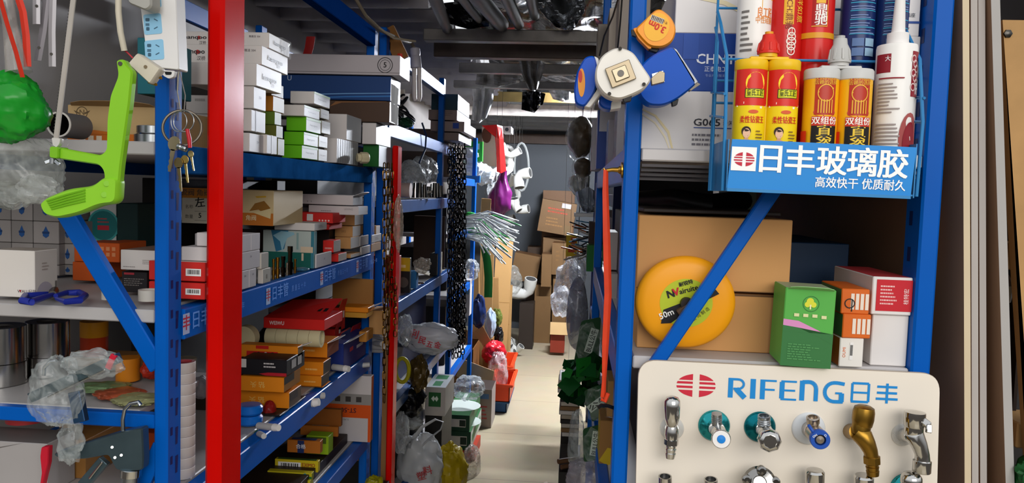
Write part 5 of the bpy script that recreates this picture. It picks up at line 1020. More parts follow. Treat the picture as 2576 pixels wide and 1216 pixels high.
# white hanqoo stack: tops seen left and right of the red post
wc = '#d9d3cc'; fr = [('t', 'f', .12, .62, .34, 'hanqoo', '#2f2a2b', 0, .03, .27), ('o', 'f', .165, .6, .11, '#c0241c'), ('t', 'f', .21, .26, .24, '汉桥', '#5a5254'), ('t', 'f', .83, .72, .16, '弗雅洁 304', '#6a6466'), ('r', 'f', 0, .0, 1, .018, '#b8644a')]
zt = [W(640, y, 1.75).z for y in (232, 165 + 9, 121 + 5, 80)]
Yq = 1.74
wb = [WX(645, 216, XF).z, WX(658, 163, XF).z, WX(676, 121, XF).z, WX(676, 80, XF).z]
for i, (lab, x1, x2) in enumerate((('lowest wide white brand carton of the stack behind the red post', 645, 709), ('middle wide white brand carton of the stack behind the red post', 658, 724), ('topmost wide white brand carton of the stack, its end in clear wrap', 676, 728))):
    B = abox(466, 150, x1, 160, x2, XF, wb[i], wb[i + 1] - .001); o = carton(lab, B, wc, None, (fr if i else []) + HQ, 'wide white brand cartons behind the red post')
    if i == 2:
        b = MB(); b.box(B[0], B[1] + .003, B[3] - .05, B[3] + .004, B[4] - .004, B[5] + .004, film('#dfe2e4', .15, .05, 30), .002); b.build('clear_wrap', o)
zn = W(495, 287, 1.75).z
for lab, za, zb0 in (('blank white carton at the foot of the wide white stack between the posts', zT, zn), ('blank white carton right under the wide white stack between the posts', zn + .0008, wb[0] - .001)): carton(lab, [W(462, 300, 1.74).x, W(528, 300, 1.74).x, 1.75, 1.9, za, zb0], '#cfc9c4', None, [('n', 'f', .35, .6, .8, .9, 1, '#a39e9a')])
P9(' on the top shelf', [
 ('upper white numbered box right of the red post', 540, 217, 638, 273, 669, wc, '#b9b4b4', F304()), ('middle white box right of the red post', 540, 275, 632, 330, 668, wc, '#aaa6a8', [('r', 'r', .3, 0, .34, 1, '#6f6a6a')]), ('lowest white numbered box right of the red post', 545, 334, 627, 390, 668, wc, '#c4bfc0', F304('304'), {'z0': zT})], 'white boxes behind the red post')
B = abox(640, 340, 668.5, 386, 697, -.655, zT, None); carton('slim white box with silver end on the top shelf edge right of the numbered boxes', [-.75, -.655, YX(671, 360, -.655), YX(697, 360, -.655), zT, WX(680, 340, -.655).z], wc, {'r': '#a9a9ac'}, [('r', 'r', .45, 0, .5, 1, '#d8d8da')])
OL, GR = '#6a5a2c', '#62b414'
zc_ = [zT] + [WX(700, y, XF).z for y in (347, 314, 280, 240, 205)]
for i in range(5):
    lab = ['lowest', 'second', 'middle', 'fourth', 'topmost'][i] + ' olive box in the shaded column left of the bright green boxes'
    carton(lab, [XF - .16, XF - .004 * i, YX(699, 330, XF), YX([716, 716, 716, 727, 729][i], 330, XF), zc_[i], zc_[i + 1] - .0008], ['#5c5a22', '#5c6022', '#587022', '#a8681c', '#6a4a24'][i], {'r': ['#55521f', '#57561f', '#4f5a1c', '#7a6432', '#73603c'][i]}, (), 'olive boxes on the top shelf')
LG = [('t', 'r', .5, .5, .2, 'hanqoo', '#5a5a58', 0, .01, .5), ('r', 'r', 0, .82, 1, 1, '#5a8a2a')]
rows = [(366, 399, 759, 799), (332, 365, 764, 800), (294, 330, 770, 807), (264, 292, 765, 804), (230, 261, 790, 830)]
for i, (y0, y1, x1, x2) in enumerate(rows):
    white = i > 2; lab = ['lowest', 'second', 'third', 'fourth', 'topmost'][i] + (' white box above the bright green ones' if white else ' bright green box with silver end') + ' in the middle of the top shelf'
    AB(lab, x1 - (60 if white else 50), y0, x1, y1, x2, XF + .0, '#dad4cf' if white else GR, '#a9a9a6', LG, 'green and white boxes on the top shelf', z0=zT if i == 0 else WX(x1, y1, XF).z)
    if i in (0, 1, 2, 3): AB('%s grey box end just right of the %s column' % (['lowest', 'second', 'third', 'top'][i], 'bright green'), x2 - 18, y0 + 8, x2 + 2, y1 + 5, x2 + 24, XF - .006, '#a39c8a', '#98948c', [('t', 'r', .5, .5, .2, 'hanqoo', '#6a655c', 0, .01, .6)], 'grey box ends on the top shelf', z0=zT if i == 0 else None)
zq = WX(872, 353, XF).z
AB('upper big white box with shiny silver end on the top shelf', 815, 287, 872, 353, 909, XF, '#d6cfcc', '#c9cdd2', (), 'white boxes with silver ends on the top shelf', z0=zq + .001)
AB('lower white box with ribbed grey end on the top shelf', 815, 357, 847, 406, 901, XF, '#d6cfcc', '#a8a8aa', [('r', 'r', .06 + .1 * i, .02, .08 + .1 * i, .98, '#8f8f92') for i in range(9)], 'white boxes with silver ends on the top shelf', z0=zT, z1=zq)
zq = WX(946, 364, -.62).z; zSt = WX(946, 309, -.62).z
AB('white box with shiny silver end above the dark green box', 911, 309, 946, 363, 983, -.62, '#cfc8c6', '#ccd2d6', (), 'white boxes with silver ends on the top shelf', z0=zq + .001)
AB('dark green box with grey end at the far edge of the top shelf', 913, 363, 953, 418, 989, -.616, '#0c5a1c', '#8f9a9c', (), None, z0=zT, z1=zq)
b = MB(); pa = WX(903, 397, -.64); pb = WX(945, 398, -.598); b.lat(pa + Vector((-.006, 0, 0)), pb, [(.012, 0), (.013, .001), (.013, .010), (.017, .0105), (.017, .03), (.0155, .034), (.012, .036), (.012, .03)], mat('#cbbf9c', .45, 0, .08), 8); tag(b.build('pipe_fitting'), 'cream octagonal pipe fitting lying in front of the dark green box', 'pipe fitting')
# --- big flat cartons standing on the next rack
Yw = 2.36; zC = 1.784
z1 = W(860, 255, Yw).z; z2 = W(860, 196, Yw).z
FB('dark brown carton under the blue one on the high shelf', 829, 254, 980, 308, Yw + .005, .12, '#4a3426', None, [('p', 'f', [(0, .7), (.1, .95), (.95, 1), (.95, .98), (.2, .9)], '#8a5c34')], z0=zSt + .0015)
FB('wide navy blue carton with pale swooshes under the long white box', 700, 190, 983, 253, Yw, .13, '#123a72', {'r': '#c4c8cc'}, [('p', 'f', [(.2, .2), (.6, .28), (1, .33), (1, .3), (.6, .24), (.2, .16)], '#6f9fd0'), ('p', 'f', [(.2, .05), (.6, .16), (1, .22), (1, .16), (.6, .1), (.2, 0)], '#2f6cae'), ('t', 'f', .1, .85, .3, 'U', '#b8c4d4')], z0=W(860, 252, Yw).z + .001)
o = FB('long white box marked with a ringed number 5 on top of the blue carton', 700, 137, 1006, 188, Yw - .01, .14, '#b9b1b4', {'r': '#8f979c'}, [('k', 'f', .88, .5, .40, .1, '#3a3638'), ('k', 'f', .88, .5, .28, .08, '#3a3638'), ('t', 'f', .88, .5, .38, '5', '#2a2628', 0, .025), ('r', 'f', 0, .1, 1, .125, '#77706f')], z0=W(860, 189, Yw).z + .001)
b = MB(); 
for (ya, yb_) in ((210, 258), (258, 306)): b = MB(); b.quadsheet([[W(984, ya, 2.35), W(994, ya + 6, 2.345), W(1003, ya + 14, 2.35)], [W(984, yb_, 2.35), W(992, yb_ + 4, 2.34), W(1000, yb_ + 12, 2.35)]], mat('#c8ccd0', .4), .001); tag(b.build('paper_sheet'), '%s pale paper flap hanging at the end of the blue carton' % ('upper' if ya < 230 else 'lower'), 'paper')
# --- middle shelf
zz = zM + .0005; S_ = lambda y, x: WX(x, y, XF).z
zA = S_(676, 640); zB = S_(631, 640)
n304 = lambda s: [('t', 'r', .5, .7, .16, s, '#4a464c', 0, .015)]
for lab, xa, xb, y0, y1, z0_, z1_ in (('left white numbered box at the foot of the stack by the red post', 606, 627, 677, 727, zz, zA), ('right white numbered box at the foot of the stack by the red post', 627.5, 645, 677, 727, zz, zA), ('wide white box in the middle of the stack by the red post', 606, 654, 631, 675, zA + .0008, zB), ('left slim white box on top of the stack by the red post', 610, 631, 588, 630, zB + .0008, S_(588, 640)), ('right slim white box on top of the stack by the red post', 631.5, 654, 588, 630, zB + .0008, S_(588, 640))):
    carton(lab, [XF - .1, XF, YX(xa, 650, XF), YX(xb, 650, XF), z0_, z1_], '#c9c4c6', {'r': '#b3afb3'}, n304('304') if y0 > 600 else (), 'small white boxes right of the red post')
AB('lower cream box with brass fittings beside it on the middle shelf', 648, 678, 661, 720, 681, XF, '#c9c2b8', '#9a978f', [('r', 'r', .45, .3, .55, .6, '#6a665f')], None, z0=zz); AB('upper cream box by the brass fittings on the middle shelf', 645, 638, 657, 676, 676, XF, '#c9c2b8', '#9a978f', (), None, z0=S_(678, 661) + .001)
FB('wide carton with orange print and torn corner high on the middle shelf', 458, 476, 688, 583, 1.80, .2, '#c9b184', {'u': '#8f7a50'}, [('r', 'f', 0, .72, .3, 1, '#c47a24'), ('t', 'f', .15, .86, .2, '瓷阀 角阀', '#5a4a3a', 0, .02), ('r', 'f', 0, 0, .3, .71, '#c9c0ac'), ('t', 'f', .08, .46, .12, '名称', '#3a3430'), ('t', 'f', .08, .18, .12, '数量', '#3a3430'), ('t', 'f', .2, .58, .3, '左', '#1a1816', 8, .03), ('t', 'f', .2, .22, .2, '5', '#1a1816', 0, .03), ('r', 'f', .14, .34, .27, .35, '#6a625a'), ('r', 'f', .14, .08, .27, .09, '#6a625a'),
   ('r', 'f', .6, 0, 1, .35, '#b3661c'), ('p', 'f', [(.74, .4), (.8, .62), (.9, .7), (.97, .5), (.93, .3), (.84, .45)], '#8a5c1c'), ('p', 'f', [(.82, .78), (.92, .8), (.92, .84), (.8, .82)], '#c79a1c'), ('p', 'f', [(.78, .36), (.97, .2), (.98, .5), (.88, .42)], '#cdb98a'), ('t', 'f', .76, .2, .16, '角阀', '#d9c49a', 0, .02)], z0=S_(588, 640) + .004)
# brass fittings standing by the edge
def fitting(lab, x, y0, y1, w, c, hexy=None):
    Y = YX(x, y1, -.672); b = MB(); z0_ = zz; z1_ = WX(x, y0, -.672).z; r = w * Y / 1950 / 2; h = max(.01, z1_ - z0_); X = -.672
    pr = [(r * .8, 0), (r * .8, h * .2), (r, h * .2), (r, h * .45), (r * .7, h * .46), (r * .7, h * .8), (r * .85, h * .81), (r * .85, h)]
    b.lathe(pr, mat(c, .25, 1, .2, 30), Matrix.Translation((X, Y, z0_)), 12 if hexy is None else 6); tag(b.build('brass_fitting'), lab, 'pipe fitting', 'fittings standing on the middle shelf')
for i, (x, y0, w, c, lab) in enumerate([(688, 652, 9, '#a8762a', 'slim golden fitting nearest the cream boxes'), (698, 648, 12, '#b07c2c', 'thicker golden fitting second from the cream boxes'), (712, 645, 14, '#4a3a28', 'dark fitting with pale collar in the middle of the fittings'), (729, 620, 17, '#5a4630', 'tallest dark bronze fitting of the row'), (742, 652, 8, '#a8742a', 'thin golden fitting at the right end of the row'), (722, 662, 8, '#c4b49a', 'small pale fitting in front of the tallest one')]): fitting(lab, x, y0, 700, w, c, 1 if i in (2, 3) else None)
b = MB(); p = WX(757, 683, -.675); b.blob((p.x, p.y, zz + .005), (.02, .018, .005), mat('#3f6f86', .3, .2, .2, 20), 2, .1); tag(b.build('steel_clip'), 'small teal metal clip lying at the shelf edge right of the fittings', 'clip')
# teal instrument carton and its neighbours
zt_ = S_(583, 790)
o = AB('teal and white carton with blue figure print on the middle shelf', 661, 583, 790, 677, 797, XF - .004, '#a9b3ae', '#2f6a70', [('r', 'f', 0, 0, 1, .42, '#0f5a50'), ('r', 'f', .94, 0, 1, 1, '#2f6f80'), ('p', 'f', [(.16, 1), (.5, 1), (.42, .5), (.26, .42)], '#2a6a8a'), ('p', 'f', [(.2, .86), (.36, .98), (.6, .96), (.62, .9), (.48, .8), (.42, .6), (.38, .42), (.34, .7)], '#86aebc'), ('r', 'f', .74, .42, .98, .58, '#c9b49a'), ('r', 'f', .76, .2, .8, .4, '#c9b49a'), ('r', 'f', .66, .5, .7, .95, '#7f9a98')], None, z0=zz)
AB('flat white open box lying on the teal carton', 690, 574, 791, 582, 822, XF - .002, '#cfc9c6', '#b9b5b5', [('n', 'r', .3, .3, .7, .7, 2, '#8f8a8c')], None, z0=zt_ + .001, z1=S_(574, 795) + .012)
zr1 = zt_ + .001
P9('', [
 ('grey numbered box at the shelf edge right of the teal carton', 790, 641, 796, 672, 834, '#c4bdbd', '#9f9a9e', F304(), {'z0': zz}),
 ('small red box in the middle of the shelf, upper of two', 812, 606, 839, 636, 857, '#cf2620', '#a59f98', [('n', 'f', .2, .2, .9, .5, 1, '#d99a94')]),
 ('small red box in the middle of the shelf, lower of two', 832, 640, 851, 664, 872, '#cf2620', '#aaa49c', (), {'z0': zz})])
FB('red box with pale square code panel and white symbols lying on the stack', 734, 535, 837, 561, 2.10, .12, '#c4231f', None, [('n', 'f', .05, .14, .32, .3, 1, '#d99a94'), ('r', 'f', .37, .2, .52, .85, '#cfc8c4')] + [('o', 'f', .68 + .075 * i, .26, .09, '#e0b4b0') for i in range(4)]); FB('red box under the one with symbols, in shade', 730, 563, 828, 577, 2.10, .12, '#a81c1a')
P9(' in the far half of the middle shelf', [
 ('lowest kraft box of the nearer column', 842, 641, 882, 664, 907, KRAFT, '#a3a09c', (), {'z0': zz}), ('second kraft box of the nearer column', 842, 598, 882, 627, 904, KRAFT, '#a09d99', ()), ('third kraft box of the nearer column', 842, 570, 887, 597, 907, KRAFT, '#a8a5a0', [('t', 'f', .5, .5, .3, '202', '#7a5a34', 0, .01)]), ('top kraft box of the nearer column', 850, 541, 892, 568, 914, KRAFT, '#a3a09c', ()),
 ('lower grey box beside the kraft column', 905, 622, 909, 646, 931, '#b5afae', '#a3a0a2', (), {'z0': zz}), ('upper grey box beside the kraft column', 903, 595, 906, 620, 927, '#b5afae', '#979496', ()),
 ('lowest kraft box by the blue post', 920, 614, 935, 637, 958, KRAFT, '#8f6c44', (), {'z0': zz}), ('white box by the blue post', 908, 592, 936, 612, 959, '#c9c2c0', '#9a9898', [('n', 'r', .3, .3, .7, .7, 2, '#77726f')]), ('top kraft box by the blue post', 907, 569, 946, 590, 956, KRAFT, '#c4c0bc', ())], 'kraft and white boxes on the middle shelf')
Yl = 2.16
FB('lower long white box with small print high on the middle shelf', 776, 518, 902, 540, Yl, .1, '#c4bbbb', {'r': '#9a9da2'}, [('n', 'f', .25, .3, .5, .5, 1, '#8a8484'), ('t', 'f', .8, .65, .3, 'LEXING', '#8a8484')], group='long white boxes on the middle shelf'); FB('upper long white box with crushed open end high on the middle shelf', 759, 490, 888, 515, Yl, .1, '#c4bbbb', {'r': '#8a8d92'}, [('t', 'f', .15, .3, .3, 'e · a', '#6a6464')], group='long white boxes on the middle shelf', flap=[('r', '#b9b9bc', .03)])
zg = [W(735, y, 2.2).z for y in (575, 548, 520, 490)]
for i in range(3): carton('%s grey box with round emblem in the shaded stack behind the red box' % ['lowest', 'middle', 'topmost'][i], [W(664, 520, 2.24).x, W(790, 520, 2.24).x, 2.245, 2.36, zg[i], zg[i + 1] - .001], '#7d797f', None, [('o', 'f', .42, .5, .32, '#4a464c'), ('n', 'f', .05, .4, .3, .6, 1, '#5c585e'), ('n', 'f', .55, .4, .9, .6, 1, '#5c585e')], 'grey boxes with round emblems')
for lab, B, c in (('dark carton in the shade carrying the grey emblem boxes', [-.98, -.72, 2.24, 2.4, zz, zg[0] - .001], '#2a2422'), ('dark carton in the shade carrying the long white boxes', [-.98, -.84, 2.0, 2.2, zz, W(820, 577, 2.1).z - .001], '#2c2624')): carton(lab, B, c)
# --- lower shelf
zl = zLo + .0005
rb_ = thing('red_display_box', 'open red tool box with white lettering leaning on the lower shelf', 'box', W(740, 828, 1.98)); RC = card('#c41812')
B = fbox(663, 802, 816, 829, 1.98, .16); b = MB(); h = B[5] - B[4]
b.box(*B[:4], B[4], B[5], RC, .001); b.add([(B[0], B[2], B[5]), (B[1], B[2], B[5]), (B[1], B[3], B[5] + h * 1.25), (B[0] + .02, B[3], B[5] + h * .9)], [(0, 1, 2, 3)], RC); b.add([(B[1] - .002, B[2], B[5]), (B[1], B[2], B[5]), (B[1], B[3], B[5] + h * 1.3)], [(0, 1, 2)], RC)
for u0, u1 in ((.76, .82), (.86, .92)): pt = lambda u, v: (B[0] + (B[1] - B[0]) * u, B[2] + (B[3] - B[2]) * v, B[5] + h * (.9 + .35 * u) * v + .001); b.add([pt(u0, .35), pt(u1, .35), pt(u1, .5), pt(u0, .5)], [(0, 1, 2, 3)], BLACK)
decals(b, B, [('t', 'f', .22, .5, .5, 'WEIWU', '#e2d2ce', 0, .03, .24)]); b.build('body', rb_)
zW = B[4]
b = MB(); mk = mat('#c9bd96', .6, 0, .08, 20); pa = W(660, 850, 1.96); pb = W(800, 848, 1.96); rr_ = .0235; rz_ = zW - .001 - rr_
for i in range(5):
    b = MB(); x0_ = pa.x + (pb.x - pa.x) * i / 5; x1_ = pa.x + (pb.x - pa.x) * (i + 1) / 5 - .001; b.lat((x0_, 1.995, rz_), (x1_, 1.995, rz_), [(rr_ * .72, 0), (rr_, 0), (rr_, x1_ - x0_), (rr_ * .72, x1_ - x0_), (rr_ * .72, .001)], mk, 32)
    tag(b.build('masking_tape'), 'cream masking tape roll under the red tool box, %s' % ['leftmost', 'second from left', 'middle one', 'fourth from left', 'rightmost'][i], 'tape roll', 'masking tape rolls on the lower shelf')
b = MB(); p = W(612, 852, 1.9); b.lat(p, p + Vector((0, .03, 0)), [(.026, 0), (.031, 0), (.031, .03), (.026, .03), (.026, .001)], mk, 32); tag(b.build('masking_tape'), 'cream masking tape ring standing beside the red post on the lower shelf', 'tape roll')
zx = rz_ - rr_ - .001
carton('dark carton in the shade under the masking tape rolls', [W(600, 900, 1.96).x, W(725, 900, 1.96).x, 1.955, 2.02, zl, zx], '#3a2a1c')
for lab, q, c in (('red upright open box behind the red tool box', (808, 776, 852, 835, 868), '#b81812'), ('red open box with dark slot by the blue long box', (850, 842, 879, 861, 905), '#c41a14'), ('red box low behind the red tool box', (806, 830, 842, 862, 858), '#a81612')):
    B = abox(*q, -.70); b = MB(); b.box(*B, card(c), .001); b.add([(B[0] + .01, B[2] + .01, B[5] + .0006), (B[1] - .004, B[2] + .01, B[5] + .0006), (B[1] - .004, B[3] - .006, B[5] + .0006), (B[0] + .01, B[3] - .006, B[5] + .0006)], [(0, 1, 2, 3)], BLACK); decals(b, B, [('r', 'r', .6, .5, .85, .8, '#d8c8c4')]); o = tag(b.build('red_display_box'), lab, 'box', 'red open boxes on the lower shelf')
    b = MB(); b.prism([(0, 0), (B[3] - B[2], 0), (B[3] - B[2], .022), (.01, .026)], .001, card(c), frame((B[1] + .0005, B[2], B[5]), (0, 1, 0), (.25, 0, 1))); b.build('tuck_flap', o)
OR = '#d97f12'; TW = [('r', '#d6d0ca', .028)]
zo = [S_(y, 720) for y in (1029, 990, 950, 905, 872)]
Xo = -.672
AB('lowest amber drill box with upside-down lettering beside the red post', 603, 990, 727, 1029, 757, Xo, OR, '#5a4a3a', [('t', 'f', .35, .5, .45, '钻 头', '#e0b05a', 180, .02), ('r', 'r', .1, .4, .7, .9, '#3a3432')], 'amber drill boxes by the red post', z0=WX(727, 1029, Xo).z)
zz1 = WX(714, 990, Xo).z
AB('second amber drill box with upside-down lettering beside the red post', 604, 952, 714, 989, 755, Xo, OR, '#8a5a1c', [('t', 'f', .4, .5, .45, '钻 头', '#e0b05a', 180, .02), ('r', 'r', 0, .5, .6, 1, '#2a2624')], 'amber drill boxes by the red post')
AB('black drill box with white print between the amber boxes', 606, 908, 721, 948, 766, Xo + .004, '#17151a', '#1c1a1e', [('r', 'f', 0, .45, .12, .98, '#c9c2bc'), ('n', 'f', .5, .45, .78, .85, 2, '#c4bebc'), ('p', 'f', [(.4, .1), (.55, 0), (1, 0), (1, .2), (.6, .2)], '#a81c28'), ('r', 'r', .25, .3, .5, .85, '#9a9694'), ('r', 'r', .58, .3, .8, .85, '#9a9694')], None)
AB('top amber drill box with red band and white tongue beside the red post', 603, 874, 749, 905, 762, Xo + .004, OR, '#6a5230', [('r', 'f', .12, .08, .66, .52, '#b81a14'), ('r', 'f', .28, .72, .5, .98, '#b81a14'), ('o', 'f', .33, .3, .17, '#1c1a1a'), ('o', 'f', .45, .3, .17, '#e0d4cc'), ('o', 'f', .57, .3, .17, '#1c1a1a')], 'amber drill boxes by the red post', flap=[('r', '#d0cac6', .03)])
carton('dark drill packs under the amber boxes beside the red post', [W(610, 1050, 1.75).x, -.674, 1.75, 1.93, zl, WX(727, 1029, Xo).z - .001], '#211d1c', {'r': '#3a3634'}, [('r', 'r', .1, .2, .3, .8, '#6a6664'), ('r', 'r', .5, .2, .8, .8, '#55514f')])
AB('top amber box with white tongue in the second stack of the lower shelf', 700, 864, 823, 901, 852, -.664, OR, '#7a3a24', [('n', 'f', .55, .3, .8, .6, 1, '#e6b060')], 'amber boxes in the second stack', flap=[('r', '#d0cac6', .03)])
for i, (y0, y1, x1, x2) in enumerate(((913, 946, 813, 832), (948, 974, 808, 828), (976, 1002, 812, 832))): AB('%s amber box of the second stack on the lower shelf' % ['second', 'third', 'lowest'][i], 700, y0, x1, y1, x2, -.664, OR, '#4a423a', [('n', 'f', .6, .3, .9, .6, 1, '#e6b060')], 'amber boxes in the second stack', z0=zl if i == 2 else None)
AB('long navy blue box with red mark and white tongues on the lower shelf', 820, 866, 864, 912, 920, -.664, '#1c2f7a', '#1a2a72', [('r', 'r', .55, .5, .85, .62, '#b9b9c4'), ('r', 'r', .25, .55, .4, .7, '#b83a4a')], None, z0=zl, flap=[('r', '#c8c4c4', .03)])
for lab, x0, y0, x1, y1, c in (('upper amber box with white tongue at the far end of the lower shelf', 858, 774, 926, 786, OR), ('lower gold box at the far end of the lower shelf', 861, 787, 922, 800, '#c08a2c'), ('kraft box end beside the navy box on the lower shelf', 903, 835, 922, 861, '#b5782c')): FB(lab, x0, y0, x1, y1, 2.36, .08, c, flap=[('r', '#d0cac6', .04)] if 'tongue' in lab else None)
carton('dark carton supporting the far amber and gold boxes on the lower shelf', [-.95, -.74, 2.355, 2.46, zl, W(890, 862, 2.36).z - .001], '#2a211c')
FB('kraft carton standing at the far end of the lower shelf by the chains', 928, 782, 966, 842, 2.47, .1, KRAFT); FB('big kraft carton back panel at the far end of the lower shelf', 836, 702, 938, 772, 2.44, .015, '#9a6a34')
# bagged pale tubes poking out over the edge
TB = mat('#b9b7b6', .35, 0, .1, 20)
def poke(lab, x0, y0, x1, y1, w, X0, X1, cap=True):
    o = thing('nozzle_tube', lab, 'nozzle', WX(x0, y0, X0)); b = MB(); pa = WX(x0, y0, X0); pb = WX(x1, y1, X1); r = w / 2 * pa.y / 1950; b.tube([pa, pa.lerp(pb, .5), pb], [r, r, r * .92], TB, 14); b.build('barrel', o)
    if cap: b = MB(); d = (pb - pa).normalized(); b.tube([pb - d * .001, pb + d * .014], [r * 1.05, r * .9], WHITE, 14); b.build('cap', o)
    return o
poke('long grey nozzle tube with white cap sticking out below the amber boxes', 748, 1022, 790, 1014, 22, -.70, -.655); poke('grey nozzle tube behind the capped one below the amber boxes', 760, 998, 815, 996, 19, -.70, -.655, False)
poke('white nozzle sticking out beside the blue tape rolls', 650, 1072, 690, 1076, 19, -.69, -.645); poke('white nozzle end lower beside the green bag', 652, 1092, 664, 1098, 16, -.67, -.65, False); poke('white nozzle out of the second amber stack', 838, 924, 868, 928, 17, -.69, -.65); poke('small white nozzle at the end of the navy box', 905, 920, 930, 918, 13, -.67, -.64, False)
for i in range(6): poke('pale caulking nozzle in the bundle by the chains, %s' % ['top front', 'top back', 'second row front', 'second row back', 'third row', 'lowest'][i], 930 + 3 * (i % 2), 838 + 8.5 * i, 962 + 4 * (i % 3), 842 + 8 * i, 15, -.69, -.63, i % 2 == 0)
b = MB(); p = W(628, 1040, 1.68); 
for i in range(2):
    b = MB(); r = .029; b.lathe([(r * .5, 0), (r * .86, .001), (r, .006), (r, .017), (r * .86, .022), (r * .5, .0225)], mat('#1769c4', .25, 0, .1), Matrix.Translation((p.x, p.y, W(628, 1067 - 25 * i, 1.68).z)), 32); tag(b.build('tape_roll'), '%s glossy blue tape roll beside the red post' % ('lower' if i == 0 else 'upper'), 'tape roll')
b = MB(); b.blob(W(630, 1096, 1.66), (.03, .03, .014), mat('#0f5a34', .25, 0, .35, 30), 14, .22); tag(b.build('green_bag'), 'green bagged goods under the blue tape rolls by the red post', 'bag')
b = MB(); b.blob(W(678, 1036, 1.78), (.016, .02, .026), mat('#8f1a16', .4, 0, .2, 20), 15, .12); tag(b.build('red_packet'), 'dark red packet behind the blue tape rolls', 'packet')
# --- bottom shelf
zb_ = zBt + .0005
B = fbox(800, 928, 933, 1130, 2.42, .03); B[4] = zb_; B[5] = .9405
carton('tall white and orange carton with upside-down lettering on the bottom shelf', B, '#c9c1c0', {'r': '#b85a20'}, [('r', 'f', 0, .0, 1, .56, '#cf4f10'), ('r', 'f', 0, .56, 1, .72, '#8f8a86'), ('t', 'f', .58, .475, .1, 'ST-50', '#3a1a2a', 180, .02), ('r', 'f', .38, 0, .95, .36, '#bdb6b6'), ('t', 'f', .5, .33, .04, 'SUAVE S', '#6a6466', 180)] + [('r', 'f', .32 + .2 * i, .6, .42 + .2 * i, .68, '#3f3a38') for i in range(3)])
BO = '#a8601c'
for lab, q, c, rc_2, dec in (
 ('large brown-orange box in front of the white and orange carton', (770, 1032, 858, 1074, 862), '#8a4e18', '#7a4416', ()), ('orange box with pale label under the brown-orange box', (755, 1076, 850, 1100, 853), BO, '#9a5a1c', [('r', 'u', .3, .4, .75, .7, '#a3968a')]),
 ('lime green box with framed label on the bottom shelf', (770, 1100, 826, 1145, 838), '#8fb01c', '#86a81a', [('r', 'f', 0, .6, .9, .95, '#4a5a1c')]), ('orange box with navy label and white characters on the bottom shelf', (722, 1112, 805, 1143, 812), '#b0641c', '#a0581a', [('r', 'f', .32, .0, .52, 1, '#1c2a5a'), ('t', 'f', .42, .5, .4, '合格', '#d0d0d8', 0, .02), ('r', 'u', .1, .2, .85, .9, '#2a3560')]),
 ('orange box with two black labels at the far end of the bottom shelf', (856, 1098, 905, 1160, 918), '#a3601c', '#9a5818', [('r', 'f', .2, .8, .8, .95, '#4a3018'), ('r', 'f', .1, .55, .6, .7, '#4a3018')]), ('small bright orange box at the bottom shelf edge', (842, 1152, 868, 1182, 880), '#c8641a', '#a8541a', ()),
 ('yellow box with barcode and maroon lettering on the bottom shelf', (691, 1162, 800, 1190, 805), '#d0b81c', '#b8a018', [('b', 'f', .08, .15, .6, .8), ('t', 'f', .78, .6, .45, 'E30MO', '#9a2a1c', 0, .02, .3), ('r', 'u', .05, .1, .95, .8, '#3a5a28')]), ('second yellow box with green band below the barcode box', (672, 1192, 784, 1209, 790), '#c8b81c', '#8a8a18', [('r', 'f', 0, 0, 1, .5, '#1c6a34'), ('o', 'f', .85, .7, .25, '#2f8a9a')]), ('yellow box cut by the bottom edge of the picture', (640, 1210, 780, 1240, 788), '#cfc01c', '#a89c18', [('o', 'f', .72, .6, .25, '#2f8aa8'), ('o', 'f', .4, .6, .25, '#b86a2c')])):
    AB(lab, *q, -.693, c, rc_2, dec, 'small boxes on the bottom shelf')
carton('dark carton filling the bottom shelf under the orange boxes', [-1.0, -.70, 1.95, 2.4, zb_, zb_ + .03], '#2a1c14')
# ---- chains
def chain(lab, x, y0, y1, X, ml, wl, r, m, group, name='chain', lean=0, Y=None, tw=0):
    b = MB(); A = WX(x, y0, X) if Y is None else W(x, y0, Y); Bq = WX(x + lean, y1, X) if Y is None else W(x + lean, y1, Y); Bq = Vector((Bq.x, Bq.y, Bq.z)); d = Bq - A; L = d.length; d.normalize(); n = int(L / (ml * .82)); u = Vector((0, 1, 0)); rn = random.Random(int(x * 7))
    for i in range(n):
        c = A + d * (ml * .82 * (i + .5)); an = (0 if i % 2 else math.pi / 2) + rn.uniform(-.35, .35) + tw; w_ = Vector((math.cos(an), math.sin(an), 0)); pts = []
        for q in range(10):
            t = 2 * math.pi * q / 10; cx = math.cos(t); sy = math.sin(t); pts.append(c + w_ * (wl / 2 * cx) + d * ((ml / 2 - wl * .3) * (1 if sy > 0 else -1) * min(1, abs(sy) * 3) + wl * .3 * sy))
        b.tube(pts, r, m, 5, True)
    return tag(b.build(name), lab, 'chain', group)
BRC = mat('#8a6428', .3, 1, .35, 50); STC = mat('#353230', .25, 1, .3, 60)
for i, (x, y1, l) in enumerate(((967, 1015, 'left'), (976, 900, 'middle'), (986, 780, 'right'))): chain('%s strand of the brass chains beside the far red upright' % l, x, 412, y1, -.585, .030, .0105, .0017, BRC, 'brass chains by the far red upright', lean=-1, tw=.6)
chain('short brass chain tail with hooks at the far red upright', 994, 700, 855, -.575, .024, .012, .0018, BRC, None)
b = MB(); b.blob(WX(1002, 560, -.57), (.014, .02, .085), film('#b8a898', .35, .2, 30), 31, .3, 2.2, 24, 30); tag(b.build('hanging_bag'), 'grubby clear bag tied on the far red upright', 'bag')
for i in range(10):
    x = 1130 + 4.3 * i; chain('dark steel chain strand, %s of the ten hanging in a curtain' % ['leftmost', 'second from left', 'third from left', 'fourth from left', 'fifth from left', 'fifth from right', 'fourth from right', 'third from right', 'second from right', 'rightmost'][i], x, 362 + (i % 3) * 6, 905 - (i % 2) * 40, None, .031, .0165, .0028, STC, 'dark steel chains', Y=3.92 + .025 * (i % 3), tw=.4 * i)

